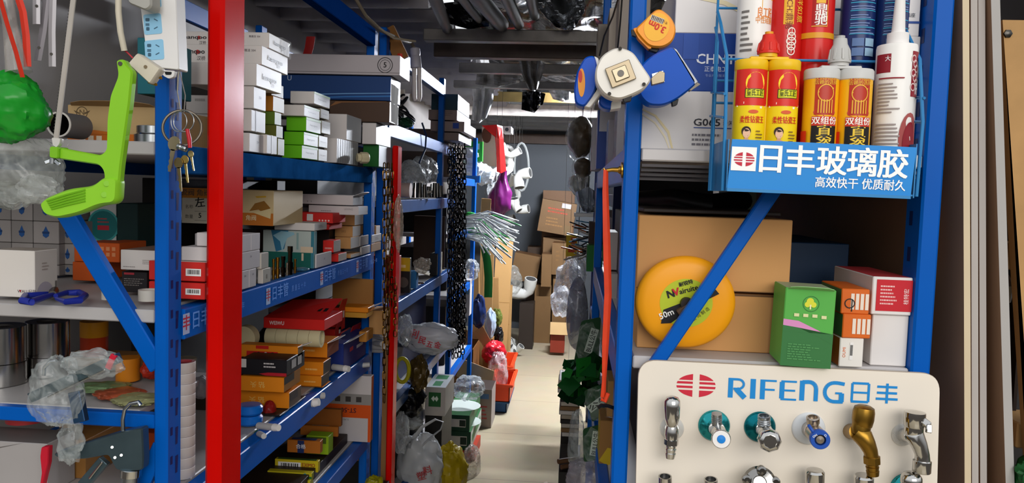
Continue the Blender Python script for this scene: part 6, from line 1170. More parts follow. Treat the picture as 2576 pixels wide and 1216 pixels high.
for lab, B in (('added dark filler carton shading the back of the top shelf behind the green boxes', [-1.1, -.95, 2.0, 2.34, zT, 1.80]), ('added dark filler carton shading the back of the middle shelf', [-1.1, -.95, 2.42, 2.49, zM + .001, 1.56]), ('second added dark filler carton shading the back of the middle shelf', [-1.1, -1.0, 1.9, 2.41, zM + .001, 1.555]), ('added dark filler carton shading the back of the lower shelf', [-1.1, -.99, 1.85, 2.46, zLo + .0005, 1.26]), ('added dark filler carton shading the back of the bottom shelf', [-1.1, -1.01, 1.6, 2.46, zb_, .93])): carton(lab, B, '#1e1916')  # added dark fillers that block the lit wall and keep shelf backs dark
carton('added dark filler carton shading the back of the second rack below the bright beam', [-1.1, -.93, 2.75, 3.8, 1.508, 1.72], '#1a1614'); carton('added dark filler carton shading the back of the second rack behind the yellow pack', [-1.1, -.93, 2.75, 3.8, 1.1165, 1.44], '#1c1714'); carton('added dark filler carton at the back of the second rack top by the cables', [-1.1, -.86, 2.75, 3.8, 1.784, 1.98], '#15171a')  # more added dark fillers to keep the second rack's interior dark
CORD = mat('#3a3835', .7)
def cord(o, p, zt=None, dy=0.0):
    b = MB(); p0 = Vector(p); p = p0 + Vector((0, dy, .03)); b.tube([p0, p, (p.x, p.y, zt or (ceil_z(p.x, p.y) + .01 if p.y < 6.85 and p.x > -.62 else 2.31))], .0012, CORD, 5); return b.build('cord', o)
def bag(lab, px, py, Y, rad, m, seed, name='plastic_bag', **k):
    b = MB(); c = W(px, py, Y); b.blob(c, rad, m, seed, **{'amp': .28, **k}); o = tag(b.build(name), lab, 'bag')
    if name[:4] == 'hang': cord(o, c + Vector((0, 0, rad[2] * .5)), None, rad[1] + .05 + .01 * (seed % 7))
    return o
# ================================================================== second rack and the far left of the aisle
zz = zC
AB('dark teal carton with pale end, topmost on the dark second rack', 1085, 237, 1152, 275, 1181, W(1152, 256, 3.905).x, '#0f3540', '#9fb0ba', z0=W(1120, 276, 3.9).z)
AB('pinkish carton under the dark teal one on the second rack', 1078, 277, 1150, 303, 1184, W(1150, 290, 3.905).x, '#8f7a72', '#c9ccd0', [('n', 'f', .4, .4, .85, .9, 3, '#6f5c56')]); AB('pinkish carton with blue square on the second rack', 1083, 306, 1168, 332, 1197, W(1168, 319, 3.905).x, '#94807a', '#ccd0d4', [('r', 'f', .66, .3, .84, .85, '#1f3f94')]); AB('lowest pale carton of the stack at the end of the second rack', 1100, 334, 1154, 354, 1186, W(1154, 344, 3.905).x, '#7f6c66', '#b9bcc0')
b = MB(); rn = random.Random(8)
for i in range(16):
    c = Vector((-.74 + rn.uniform(-.05, .05), 2.86 + rn.uniform(0, .35), 1.83 + rn.uniform(-.02, .07))); r = rn.uniform(.03, .06); t0 = rn.uniform(0, 6); ax = rn.uniform(.3, 1)
    b.tube([c + Vector((r * math.cos(t0 + k * .45), r * ax * math.sin(t0 + k * .45), .02 * math.sin(k * .8 + i) + .001 * k)) for k in range(13)], .0045, mat('#15161a', .3, 0, .2), 6)
tag(b.build('cable_coil'), 'tangled black cable loops on the top of the second rack', 'cable')
b = MB(); b.blob(WX(1022, 309, -.68), (.03, .03, .02), mat('#1d4a30', .4, 0, .3), 7, .3); tag(b.build('green_packet'), 'dark green packet among the black cables', 'packet')
b = MB(); b.tube([WX(1062, 310, -.652), WX(1072, 340, -.645), WX(1070, 375, -.65), WX(1055, 410, -.655)], .004, mat('#14284a', .4), 8); tag(b.build('cable'), 'dark blue cable drooping over the beam of the second rack', 'cable')
b = MB(); b.lat(WX(1005, 452, -.70), WX(1054, 450, -.70), [(.026, 0), (.030, .001), (.030, .16), (.011, .161), (.010, .12)], mat('#b9a39a', .5, 0, .1), 24); 
b = MB(); p = Vector((-.75, 3.05, 1.508 + .032)); b.lat(p, p + Vector((.10, 0, 0)), [(.012, .004), (.030, 0), (.030, .10), (.012, .10)], mat('#b9a39a', .5, 0, .1), 28); tag(b.build('film_roll'), 'pale wrapped roll lying on the second rack below the bright beam', 'roll')
rn = random.Random(11)
for i in range(9):
    x = -.70 + rn.uniform(-.03, .02); y = 3.2 + .075 * i; b = MB(); z = 1.5085
    b.bar((x - .07, y, z + .012), (x + .05, y + rn.uniform(-.03, .03), z + .012 + rn.uniform(0, .03)), .016, .012, STEEL if i % 2 else DARKSTEEL); b.cyl((x + .045, y, z + .002), (x + .045, y, z + .05 + rn.uniform(0, .03)), .013, CHROME if i % 3 == 0 else DARKSTEEL, .009)
    tag(b.build('door_handle_set'), 'shiny steel fitting lying on the second rack among similar ones', 'steel fitting', 'steel fittings on the second rack')
for i in range(3): b = MB(); b.blob((-.72, 3.35 + .17 * i, 1.60 + .02 * i), (.06, .075, .065), film('#b9bcbe', .35, .1, 30), 40 + i, .25); tag(b.build('clear_bag'), ['dim clear bag nearest us above the steel fittings', 'dim clear bag second above the steel fittings', 'dim clear bag farthest back above the steel fittings'][i], 'bag')
zz = 1.1165
AB('dark brown carton on the second rack behind the brass chains', 1040, 572, 1118, 648, 1122, -.70, '#3a2416', '#2e1d12', z0=zz, z1=1.40); carton('orange red box behind the yellow pack on the second rack', [-.82, -.685, 2.98, 3.06, zz, 1.28], '#9a2f14')
AB('black hang pack with yellow top on the second rack', 1004, 650, 1031, 734, 1034, -.665, '#1a1a1c', '#121214', [('r', 'f', 0, .62, 1, 1, '#c9b01c'), ('r', 'f', .15, .72, .6, .8, '#e8dfa0'), ('o', 'f', .4, .3, .15, '#55504a')], None, z0=zz)
AB('light blue box behind the black and yellow pack', 1029, 684, 1047, 740, 1052, -.668, '#2a78b4', '#235f90', z0=zz); AB('dark striped box beside the light blue one', 1050, 712, 1066, 735, 1068, -.668, '#221e1e', None, [('r', 'f', .1 + .3 * i, .1, .25 + .3 * i, .7, '#b86a4a') for i in range(3)], None, z0=zz)
b = MB(); b.quadsheet([[W(1045, 674, 3.4), W(1082, 688, 3.35)], [W(1044, 684, 3.3), W(1080, 694, 3.25)]], mat('#b3a892', .6), .002); tag(b.build('card_piece'), 'pale card strip lying over the goods of the second rack', 'card')
b = MB(); b.blob(W(1062, 668, 3.3), (.035, .04, .03), film('#b9b0a4', .4, .15, 30), 45, .35); tag(b.build('clear_bag'), 'crinkled clear packet beside the pale card strip', 'bag')
AB('dark leaning panel beside the steel chains on the second rack', 1080, 640, 1099, 712, 1112, -.672, '#16181a', '#a39a84', z0=zz)
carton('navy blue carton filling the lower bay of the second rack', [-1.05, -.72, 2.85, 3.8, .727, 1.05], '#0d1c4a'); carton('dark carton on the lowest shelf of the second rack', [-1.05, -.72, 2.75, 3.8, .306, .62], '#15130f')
# compact lamp hanging near the ceiling
YL = 2.9; lp = thing('compact_lamp', 'unlit compact lamp with white base hanging under the roof by the rack top', 'lamp', W(1046, 256, YL))
b = MB(); b.lat(W(1044, 120, YL), W(1047, 172, YL), [(.012, 0), (.018, .004), (.0195, .02), (.017, .03), (.019, .034), (.021, .06), (.021, .075)], mat('#b9b6c0', .4, 0, .05), 24); b.build('base', lp)
for dx in (-6.5, 6.5):
    b = MB(); b.tube([W(1048 + dx, 170, YL), W(1049 + dx, 245, YL), W(1049 + dx * .6, 255, YL)], [.0085, .0085, .007], mat('#c9c0ba', .35), 12); b.build('glass_tube', lp)
b = MB(); b.tube([W(1042, 120, YL), W(1035, 108, YL + .05), W(1010, 100, 2.75), W(960, 78, 2.6), W(920, 40, 2.5), W(885, -20, 2.45)], .006, mat('#8a7d6a', .7), 8); b.tube([W(940, 60, 2.56), W(990, 96, 2.62), W(1045, 104, 2.7)], .004, mat('#a39680', .7), 8); b.build('flex', lp)
b = MB(); b.bar(W(975, 72, 2.72), W(1012, 150, 2.72), .05, .02, mat('#8f5f2c', .7), (0, -1, 0)); tag(b.build('wood_block'), 'small wooden block fixed at the roof above the white box marked 5', 'block')
hang_strip('small red tag hanging above the corner of the box marked 5', [(1006, 135), (1008, 155)], 2.7, 6, RR, 'ribbon', 'ribbon'); hang_strip('red strap hanging from the grey ribbed roof', [(782, 92), (778, 120), (772, 140)], 2.95, 11, mat('#b3201a', .5), 'ribbon', 'ribbon')
# plastic and rags caught on the roof bars
def rag(lab, pts, Y, m, name='hanging_plastic', cat='plastic sheet', cr=.03, seed=1, th=.0015):
    """pts: rows of photo points, a creased sheet"""
    rows = []; n = 12
    rowsp = [[Vector(p).to_2d() for p in r] for r in pts]
    for j in range(13):
        t = j / 12 * (len(rowsp) - 1); a = min(int(t), len(rowsp) - 2); f = t - a; row = []
        for i in range(n + 1):
            s = i / n * (len(rowsp[0]) - 1); c = min(int(s), len(rowsp[0]) - 2); g = s - c
            q = (rowsp[a][c] * (1 - g) + rowsp[a][c + 1] * g) * (1 - f) + (rowsp[a + 1][c] * (1 - g) + rowsp[a + 1][c + 1] * g) * f
            k = noise.noise(Vector((i * .5 + seed * 9, j * .28, seed))) + .5 * math.sin(i * 1.4 + seed)
            row.append(W(q.x, q.y, Y + cr * k))
        rows.append(row)
    b = MB(); b.quadsheet(rows, m, th, False); o = tag(b.build(name), lab, cat); cord(o, rows[1][6]); return o
GP = mat('#8f8c88', .3, 0, .25, 20, .3); WP = mat('#c4c6c4', .35, 0, .2, 20, .3); BP = mat('#101012', .15, 0, .2, 20, .4)
rag('torn white printed plastic hanging from the roof above the second rack', [[(1188, 224), (1216, 222), (1243, 224)], [(1190, 260), (1212, 262), (1240, 258)], [(1186, 300), (1206, 310), (1224, 296)]], 4.9, WP, seed=2); rag('long grey plastic lying over the thin roof bar', [[(1200, 186), (1250, 178), (1312, 190)], [(1196, 212), (1252, 220), (1306, 208)]], 4.75, GP, seed=3)
rag('grey plastic flap hanging in the middle of the roof', [[(1304, 150), (1340, 142), (1370, 158)], [(1312, 185), (1340, 190), (1366, 184)], [(1330, 226), (1346, 230), (1352, 222)]], 4.2, GP, seed=4); rag('black bin bag piece hanging below the roof bars', [[(1314, 232), (1345, 228), (1372, 236)], [(1312, 276), (1344, 284), (1366, 262)]], 5.6, BP, seed=5)
rag('crumpled shiny foil under the roof at the top of the picture', [[(1330, -10), (1400, -20), (1470, -10)], [(1370, 40), (1420, 50), (1470, 30)], [(1400, 70), (1440, 78), (1452, 60)]], 3.2, mat('#c9ccd0', .15, .9, .2, 20, .4), 'foil_sheet', 'foil', .08, 6); rag('glossy black sheet fold hanging near the shiny foil', [[(1080, 12), (1150, 4), (1230, 10)], [(1130, 60), (1180, 74), (1230, 66)]], 3.1, BP, seed=7)
rag('grey plastic shreds hanging right of the roof middle', [[(1380, 228), (1410, 226), (1436, 232)], [(1392, 250), (1416, 256), (1434, 250)]], 5.7, WP, seed=8)
# floor pile along the left
FLM = film('#cfd4d6', .30, .1, 26)
carton('dark carton under the white and green box beside the floor bags', [-.655, -.575, 3.5, 3.8, 0, W(1095, 1048, 3.5).z - .001], '#171412')
B = fbox(1069, 975, 1120, 1047, 3.5, .26); carton('white box with green square emblem standing on a dark carton', B, '#b3aba4', {'u': '#c4c9cc', 'r': '#8f8a86'}, [('r', 'f', .18, .32, .78, .82, '#1f5a2a'), ('p', 'f', [(.3, .6), (.42, .7), (.5, .6), (.42, .5)], '#cfd8cc'), ('p', 'f', [(.46, .6), (.58, .7), (.66, .6), (.58, .5)], '#cfd8cc'), ('r', 'u', .3, .1, .7, .45, '#2f7a4a'), ('r', 'u', .2, .6, .8, .9, '#2f7a4a')])
z0g = W(1155, 1180, 4.3).z
carton('orange red box at the bottom of the green box stack on the floor', [W(1136, 1150, 4.3).x, W(1193, 1150, 4.3).x, 4.32, 4.6, 0, W(1160, 1134, 4.3).z - .001], '#b8361a')
GD = '#123a22'
for i, (y0, y1, x1, lab) in enumerate(((1086, 1133, 1184, 'lower dark green box with white label in the floor stack'), (1045, 1085, 1181, 'upper dark green box with bulb print on its top in the floor stack'))):
    B = fbox(1118, y0, x1, y1, 4.3, .5); o = carton(lab, B, GD, {'u': '#2f6a3a', 'r': '#b9c0b4' if i == 0 else '#2a6236'}, [('r', 'f', .25, .25, .85, .75, '#c9c2b4'), ('r', 'f', .6, .3, .84, .7, '#1c2a1c'), ('o', 'u', .4, .4, .25, '#c4ccc4'), ('r', 'u', .35, .6, .5, .95, '#c4ccc4'), ('r', 'r', .1, .3, .9, .7, '#3f7a44')], 'dark green boxes on the floor')
    b = MB(); b.prism([(0, 0), (.075, 0), (.07, -.05), (.04, -.085), (.01, -.06)], .002, card('#a89a92'), frame((B[0] - .05, B[2] - .002, B[5]), (1, 0, 0), (0, 0, 1))); b.build('tuck_flap', o)
bag('clear crumpled bag on top of the dark green boxes', 1180, 975, 4.42, (.09, .1, .07), FLM, 51)
o = bag('white plastic bag with red print lying on the second rack goods', 1080, 852, 3.3, (.125, .06, .065), mat('#c9ccd2', .35, 0, .1, 20), 52, amp=.2)
b = MB(); 
for t, x, y, s_ in (('利', 1042, 842, .04), ('民', 1062, 858, .035), ('五', 1080, 868, .03), ('金', 1100, 870, .03)): b.text(t, s_, '#b8283a', frame(W(x, y, 3.19), (1, 0, -.25), (.25, .1, 1)), .03)
b.build('printed_text', o)
bag('crinkled clear bag above the printed white bag', 1018, 830, 3.05, (.03, .05, .06), FLM, 53)
b = MB(); b.tube([W(1012 + 17 * math.cos(t), 932 + 30 * math.sin(t), 2.95) for t in [2 * math.pi * i / 24 for i in range(24)]], .008, mat('#b8b01c', .4, 0, .3, 40), 8, True); tag(b.build('cable_ring'), 'yellow and black ring of cable by the far red upright', 'cable')
bag('brown gold crinkled bag below the printed bag', 1052, 940, 3.15, (.04, .05, .07), mat('#5c4a24', .25, .1, .4, 20), 54); bag('black rubbish bag beside the white and green box', 1034, 1005, 3.2, (.06, .07, .07), BP, 55, amp=.2)
o = bag('big white plastic carrier bag at the bottom of the aisle, left side', 1055, 1170, 3.25, (.105, .08, .13), mat('#c3c6c8', .35, 0, .08, 14), 56, amp=.2)
b = MB(); b.tube([W(x, y, 3.22) for x, y in ((1040, 1105), (1062, 1075), (1095, 1056), (1115, 1062), (1108, 1082), (1080, 1104), (1062, 1122))], [.012, .010, .008, .007, .008, .010, .012], mat('#c3c6c8', .35), 8, False, .4); b.build('handle', o)
b = MB()
for t, x, y in (('塑', 1060, 1200), ('料', 1076, 1186)): b.text(t, .04, '#a8383a', frame(W(x, y, 3.135), (1, 0, .3), (-.3, 0, 1)), .02)
b.build('printed_text', o)
bag('mustard yellow plastic bag beside the white carrier bag', 1134, 1180, 3.35, (.07, .08, .105), mat('#b39a14', .4, 0, .25, 14), 57, amp=.22); carton('dark carton on the floor between the racks by the far red upright', [-.655, -.595, 2.44, 2.55, 0, .55], '#1a1715'); carton('kraft carton under the cloth bags along the far left floor', [W(1217, 850, 5.72).x, W(1240, 850, 5.72).x, 5.72, 5.86, 0, .44], '#8a6236'); bag('yellow crinkled bag cut by the bottom edge under the brass chains', 940, 1222, 2.5, (.03, .03, .03), mat('#a8a014', .3, 0, .3, 25), 58)
bag('clear wrapping trailing on the floor in front of the green boxes', 1185, 1180, 4.15, (.05, .1, .13), film('#b9ada2', .35, .2, 20), 59); bag('grey crumpled bag at the foot of the far red upright', 1010, 1090, 3.0, (.03, .05, .08), FLM, 60); bag('pale blue grey paper bag behind the carrier bag handle', 1035, 1062, 3.4, (.05, .04, .03), WP, 61)
# open kraft carton and neighbours
kc = thing('open_carton', 'open kraft carton with a wide flap folded over on the aisle floor', 'box', (-.62, 5.3, 0)); B = [-.80, -.665, 5.3, 5.7, 0, W(1195, 880, 5.3).z]; b = MB(); t = .005
for q in ((B[0], B[1], B[2], B[2] + t), (B[0], B[1], B[3] - t, B[3]), (B[0], B[0] + t, B[2], B[3]), (B[1] - t, B[1], B[2], B[3])): b.box(*q, 0, B[5], card('#7a5028'))
b.box(*B[:4], 0, .01, card('#7a5028')); kb_ = b.build('body', kc)
b = MB(); b.prism([(W(x, y, 5.25).x, W(x, y, 5.25).z) for x, y in ((1164, 905), (1243, 935), (1236, 975), (1147, 948))], .006, card('#b8a078'), Matrix(((1, 0, 0, 0), (0, 0, -1, 5.262), (0, 1, 0, 0), (0, 0, 0, 1)))); b.build('flap', kc)
for q in (((1166, 830), (1186, 834), (1182, 872), (1166, 874)), ((1190, 836), (1215, 822), (1236, 862), (1216, 872))): b = MB(); b.prism([(W(x, y, 5.55).x, W(x, y, 5.55).z) for x, y in q], .006, card('#b8905c'), Matrix(((1, 0, 0, 0), (0, 0, -1, 5.56), (0, 1, 0, 0), (0, 0, 0, 1)))); b.build('flap', kc)
carton('grey white tall box on the floor in front of the open kraft carton', [W(1199, 1040, 4.95).x, W(1236, 1040, 4.95).x, 4.95, 5.2, 0, W(1215, 980, 4.95).z], '#8a7c74', {'r': '#a39a94', 'u': '#3a2f2a'}, [('r', 'f', .2, .75, .8, .88, '#4a6a94'), ('n', 'f', .2, .2, .8, .6, 4, '#a83a3a')])
def crate(lab, X0, X1, Y0, Y1, z0, z1, c):
    o = thing('plastic_basket', lab, 'basket', ((X0 + X1) / 2, (Y0 + Y1) / 2, z0)); m = mat(c, .4, 0, .1); b = MB(); t = .006
    for q in ((X0, X1, Y0, Y0 + t), (X0, X1, Y1 - t, Y1), (X0, X0 + t, Y0, Y1), (X1 - t, X1, Y0, Y1)): b.box(*q, z0, z1, m)
    b.box(X0, X1, Y0, Y1, z0, z0 + .006, m); b.build('tub', o); b = MB(); e = .012
    b.tube([(X0 - e, Y0 - e, z1), (X1 + e, Y0 - e, z1), (X1 + e, Y1 + e, z1), (X0 - e, Y1 + e, z1)], .012, m, 8, True); b.build('rim', o); return o
crate('orange plastic basket on the floor along the left of the aisle, nearest', -.53, -.40, 5.3, 5.75, .081, .2, '#d9441c'); crate('dark blue plastic basket under the nearest orange one', -.525, -.42, 5.32, 5.7, 0, .08, '#1c4a7a'); crate('second orange plastic basket further along the aisle floor', -.58, -.46, 6.1, 6.6, 0, .15, '#d9441c')
bag('bright red bag piled in the nearest orange basket', 1243, 888, 5.5, (.085, .1, .08), mat('#c41c2a', .3, 0, .2, 14), 62, amp=.2); bag('pinkish clear bag draped over the nearest orange basket', 1252, 945, 5.4, (.07, .1, .17), film('#dcc4c6', .38, .15, 20), 63, amp=.25); bag('light blue cloth bag hanging above the red bag', 1234, 815, 5.76, (.04, .05, .11), mat('#a3b4c9', .5, 0, .15, 20), 64, amp=.2); bag('black bag beside the light blue cloth bag', 1253, 845, 5.88, (.04, .05, .07), BP, 65, amp=.2)
bag('dark blue bag hanging in front of the kraft cardboard', 1205, 785, 5.55, (.05, .05, .12), mat('#1a2c5c', .35, 0, .2, 14), 68, 'hanging_bag', amp=.2); bag('olive green rag on the pile near the far boxes', 1250, 800, 5.98, (.04, .05, .07), mat('#5f6a2a', .5, 0, .2), 66)
PV = mat('#c4c4be', .35, 0, .08)
def elbow(lab, p, r, a, g, l=.12):
    b = MB(); d1 = Vector((math.cos(a), -.3, math.sin(a))); d2 = Vector((-math.sin(a), -.3, math.cos(a))); p = Vector(p)
    b.tube([p + d1 * l, p + d1 * l * .6, p + d1 * l * .25, p + d2 * l * .25, p + d2 * l * .6, p + d2 * l], [r * 1.15, r * 1.15, r, r, r * 1.15, r * 1.15], PV, 14)
    for d in (d1, d2): b.lat(p + d * l, p + d * (l + .001), [(r * .95, 0), (0, .001)], mat('#4a4a48', .6), 14)
    o = tag(b.build('pipe_fitting' if p.z < .9 else 'hanging_pipe_fitting'), lab, 'pipe fitting', g)
    if p.z > .9: cord(o, p, None, .095)
    return o
for i, (x, y, Y, r, a) in enumerate(((1278, 395, 7.2, .03, .5), (1290, 420, 7.2, .035, 2.2), (1302, 440, 7.3, .045, 4.9), (1283, 470, 7.2, .03, 1.2), (1288, 505, 7.1, .035, 3.8), (1300, 530, 7.2, .04, .2), (1266, 556, 7.0, .035, 5.0), (1292, 375, 7.3, .025, 2.9), (1306, 500, 7.4, .03, 1.8))): elbow('white plastic pipe fitting hanging in a cluster on the far left wall', W(x, y, 6.7 + .19 * i), r * .97, a, 'white pipe fittings on the far left wall')
for i, (x, y, Y, r, a) in enumerate(((1272, 850, 7.6, .03, .4), (1284, 862, 7.5, .035, 1.9), (1296, 846, 7.7, .03, 3.3), (1278, 880, 7.2, .035, 5.1), (1290, 892, 7.0, .03, 2.4), (1300, 872, 7.3, .03, .9))): elbow('small white pipe fitting lying on the floor at the left of the far aisle', WZ(x, y + 12, .05), r, a, 'pipe fittings on the far floor', .07)
_p = W(1328, 742, 7.7); carton('small dark box standing under the branching pipe piece', [_p.x - .07, _p.x + .07, 7.55, 7.8, 0, _p.z - .07], '#2a221c'); elbow('white branching pipe piece in front of the far boxes', W(1328, 742, 7.7), .055, 1.4, None, .17)
b = MB(); p = WZ(1298, 822, 0); b.lathe([(.045, 0), (.055, .05), (.055, .09), (.05, .09)], [mat('#1f5a9a', .4), mat('#a3845c', .5), mat('#a3845c', .5)], Matrix.Translation(p), 20); tag(b.build('bucket'), 'small blue and tan tub at the far left of the floor', 'tub')
b = MB(); b.tube([W(1312 + 20 * math.cos(t) * .9, 420 + 60 * math.sin(t), 7.6 + .02 * k) for k in range(3) for t in [2 * math.pi * i / 20 for i in range(20)]], .012, mat('#8f9290', .4), 6); cord(tag(b.build('hanging_hose'), 'grey hose coil hanging by the far pipe fittings', 'hose'), W(1312, 361, 7.62), None, .05)
# goods hanging at the end of the third rack
b = MB(); b.box(-.76, -.63, 5.12, 5.15, 1.60, 1.645, mat('#1c7ad0', .35)); tag(b.build('rack_beam'), 'bright blue short rack beam end beyond the steel chains', 'beam')
rp = thing('hanging_pack', 'red and white hanging pack with brown label in the bright far light', 'pack', W(1240, 435, 5.6)); 
b = MB(); pxp(b, [(1212, 320), (1250, 318), (1250, 420), (1214, 416)], 5.62, .03, mat('#c9b5a8', .35), .004); pxp(b, ellipse(1224, 340, 12, 20, 16), 5.615, .004, mat('#5c3222', .4)); b.build('window_pack', rp)
b = MB(); b.quadsheet([[W(1212, 316, 5.58), W(1250, 314, 5.55), W(1264, 318, 5.6)], [W(1246, 345, 5.57), W(1256, 350, 5.52), W(1266, 350, 5.6)], [W(1250, 400, 5.57), W(1258, 402, 5.52), W(1270, 400, 5.6)], [W(1250, 432, 5.58), W(1260, 436, 5.54), W(1273, 430, 5.6)]], mat('#e01c1c', .25, 0, .15, 14), .004, False); b.build('red_wrap', rp)
gp = carton('green and white hanging pack above the white bags in the far light', fbox(1160, 356, 1214, 406, 5.3, .04), '#2fa82c', None, [('r', 'f', 0, 0, .7, .7, '#d0d4d0'), ('r', 'f', .6, .6, .85, .9, '#cfe0c8')], name='hanging_pack', cat='pack')
carton('blue and white box end above the red hanging pack', fbox(1264, 318, 1286, 334, 5.7, .2), '#c9ced2', None, [('o', 'f', .5, .5, .3, '#3f4a55')], name='hanging_pack')
FW = mat('#dfe6ea', .3, 0, .15, 20)  # opaque white puts the lamp's blown-out glare into the bags' colour
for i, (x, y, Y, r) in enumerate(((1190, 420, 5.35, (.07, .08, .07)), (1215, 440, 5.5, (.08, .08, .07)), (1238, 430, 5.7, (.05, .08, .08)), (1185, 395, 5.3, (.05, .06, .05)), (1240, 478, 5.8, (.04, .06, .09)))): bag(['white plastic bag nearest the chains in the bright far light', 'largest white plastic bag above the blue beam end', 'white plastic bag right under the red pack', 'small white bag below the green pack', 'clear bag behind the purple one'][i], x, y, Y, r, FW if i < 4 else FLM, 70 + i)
b = MB(); b.blob(W(1258, 498, 5.65), (.085, .08, .13), mat('#6a1c60', .3, 0, .25, 14), 76, .2, 1.8, 30, 22, (0.02, 0, .2, .02)); cord(tag(b.build('hanging_bag'), 'dark purple plastic bag hanging beneath the red pack', 'bag'), W(1258, 470, 5.65))
kb2 = '#b08a58'
for i, (q, Y, rz) in enumerate((((1186, 680, 1214, 756), 5.76, 3), ((1206, 600, 1240, 790), 5.9, 4), ((1236, 598, 1278, 690), 6.72, 8), ((1226, 700, 1262, 800), 6.0, 5), ((1255, 718, 1286, 790), 6.88, -12), ((1208, 500, 1232, 545), 5.5, 10))):
    carton(['folded kraft cardboard nearest the chains under the white strips', 'tall kraft cardboard behind the green strap', 'kraft cardboard sheet right of the green strap', 'kraft carton piece under the green strap', 'bent kraft flap at the right of the cardboard pile', 'small kraft box below the blue beam end'][i], fbox(*q, Y, .06, None if i == 5 else 0), kb2, {'u': '#8a6236'}, [('r', 'f', 0, .5, 1, .505, '#8f6a3c')], 'cardboard pieces at the end of the third rack', rz=rz, ry=2 * (i % 3 - 1))
FB('white upright box by the steel chains low on the third rack', 1168, 705, 1182, 795, 5.0, .1, '#c9c4c4', None, [('r', 'f', .2, .6, .8, .9, '#5a8ab4')]); bag('grey plastic bag on the third rack by the steel chains', 1185, 680, 5.1, (.05, .06, .07), FLM, 78)
b = MB(); rn = random.Random(3)
for i in range(85):
    a = WX(1165 + rn.uniform(0, 14), 545 + rn.uniform(0, 60), -.68); L = rn.uniform(.12, .36); dr = Vector((rn.uniform(.6, 1), rn.uniform(-.5, .3), rn.uniform(-.35, .15))).normalized(); c = ['#d9dcda', '#d9dcda', '#c9ccc8', '#e4e6e2', '#2f9a4a', '#d9dcda', '#c9ccc8', '#e4e6e2', '#d0d4d4'][rn.randrange(9)]
    mid = a + dr * L * .5 + Vector((0, 0, .02)); b.tube([a, mid, a + dr * L + Vector((0, 0, -.05))], .006, mat(c, .35), 6, False, .4)
tag(b.build('strip_bundle'), 'bundle of white plastic strips sticking out at the end of the third rack', 'strips')
cord(hang_strip('dark green strap hanging over the kraft cardboard', [(1218, 620), (1226, 660), (1229, 700), (1228, 749)], 5.74, 10, mat('#0f6a24', .45, 0, .15), 'hanging_strap', 'strap'), W(1218, 622, 5.74)); bag('bright green packet among the white strips', 1238, 600, 5.4, (.03, .03, .04), mat('#1f9a3a', .35, 0, .2), 79, 'hanging_bag'); bag('green packet lying under the blue beam end', 1182, 540, 5.1, (.04, .04, .015), mat('#1f8a3a', .35, 0, .2), 80)
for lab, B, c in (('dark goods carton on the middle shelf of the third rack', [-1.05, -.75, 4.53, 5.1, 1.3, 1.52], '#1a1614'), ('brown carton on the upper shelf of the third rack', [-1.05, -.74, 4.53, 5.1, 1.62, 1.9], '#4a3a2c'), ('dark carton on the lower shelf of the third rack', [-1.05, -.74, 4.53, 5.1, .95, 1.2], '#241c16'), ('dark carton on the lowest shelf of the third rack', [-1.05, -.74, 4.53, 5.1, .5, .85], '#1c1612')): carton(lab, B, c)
# ------------------------------------------------------------------ far end
KD = '#6e5232'
def far(lab, q, Y, dp, rz=0, ry=0, dec=(), c=KD, z0=None): return FB(lab, *q, Y, dp, c, {'u': '#6a4a2c', 'l': '#5c4028'}, dec, z0, 'cartons by the far wall', rz=rz, ry=ry)
far('big tilted kraft carton with red print on top of the far pile', (1352, 506, 1440, 588), 8.0, .35, 0, 8, [('n', 'f', .2, .6, .8, .8, 2, '#a8442c'), ('n', 'f', .2, .2, .7, .5, 3, '#8a6438'), ('r', 'f', .58, .82, .84, .96, '#b9b4bc'), ('r', 'f', .75, .08, .9, .3, '#6a5434')]); far('open brown carton flaps behind the big tilted carton', (1366, 480, 1446, 514), 8.37, .25, 0, 0, c='#6a4a2c', z0=0)
far('kraft carton right under the big tilted one', (1366, 598, 1422, 634), 8.13, .2, z0=0); far('tall kraft carton in the middle of the far pile', (1389, 612, 1424, 692), 7.78, .28, -2, 0, [('n', 'f', .3, .4, .6, .8, 3, '#7a5a34')]); far('narrow kraft carton standing left in the far pile', (1362, 640, 1387, 722), 7.75, .3)
far('tilted kraft carton leaning left of the far pile', (1284, 640, 1350, 708), 7.95, .3, 0, 9); far('kraft carton on the floor at the far wall, left', (1344, 718, 1386, 822), 7.9, .2, z0=0); far('kraft carton at the foot of the far pile, right', (1390, 694, 1424, 800), 7.85, .2, z0=0); far('dark open carton behind the leaning one at the far wall', (1326, 622, 1362, 720), 8.38, .25, 0, 0, c='#3a2a1c', z0=0)
bag('grey clear bag in front of the leaning far carton', 1285, 705, 7.2, (.10, .1, .13), film('#a3a39c', .3, .15, 20), 84, 'hanging_bag')
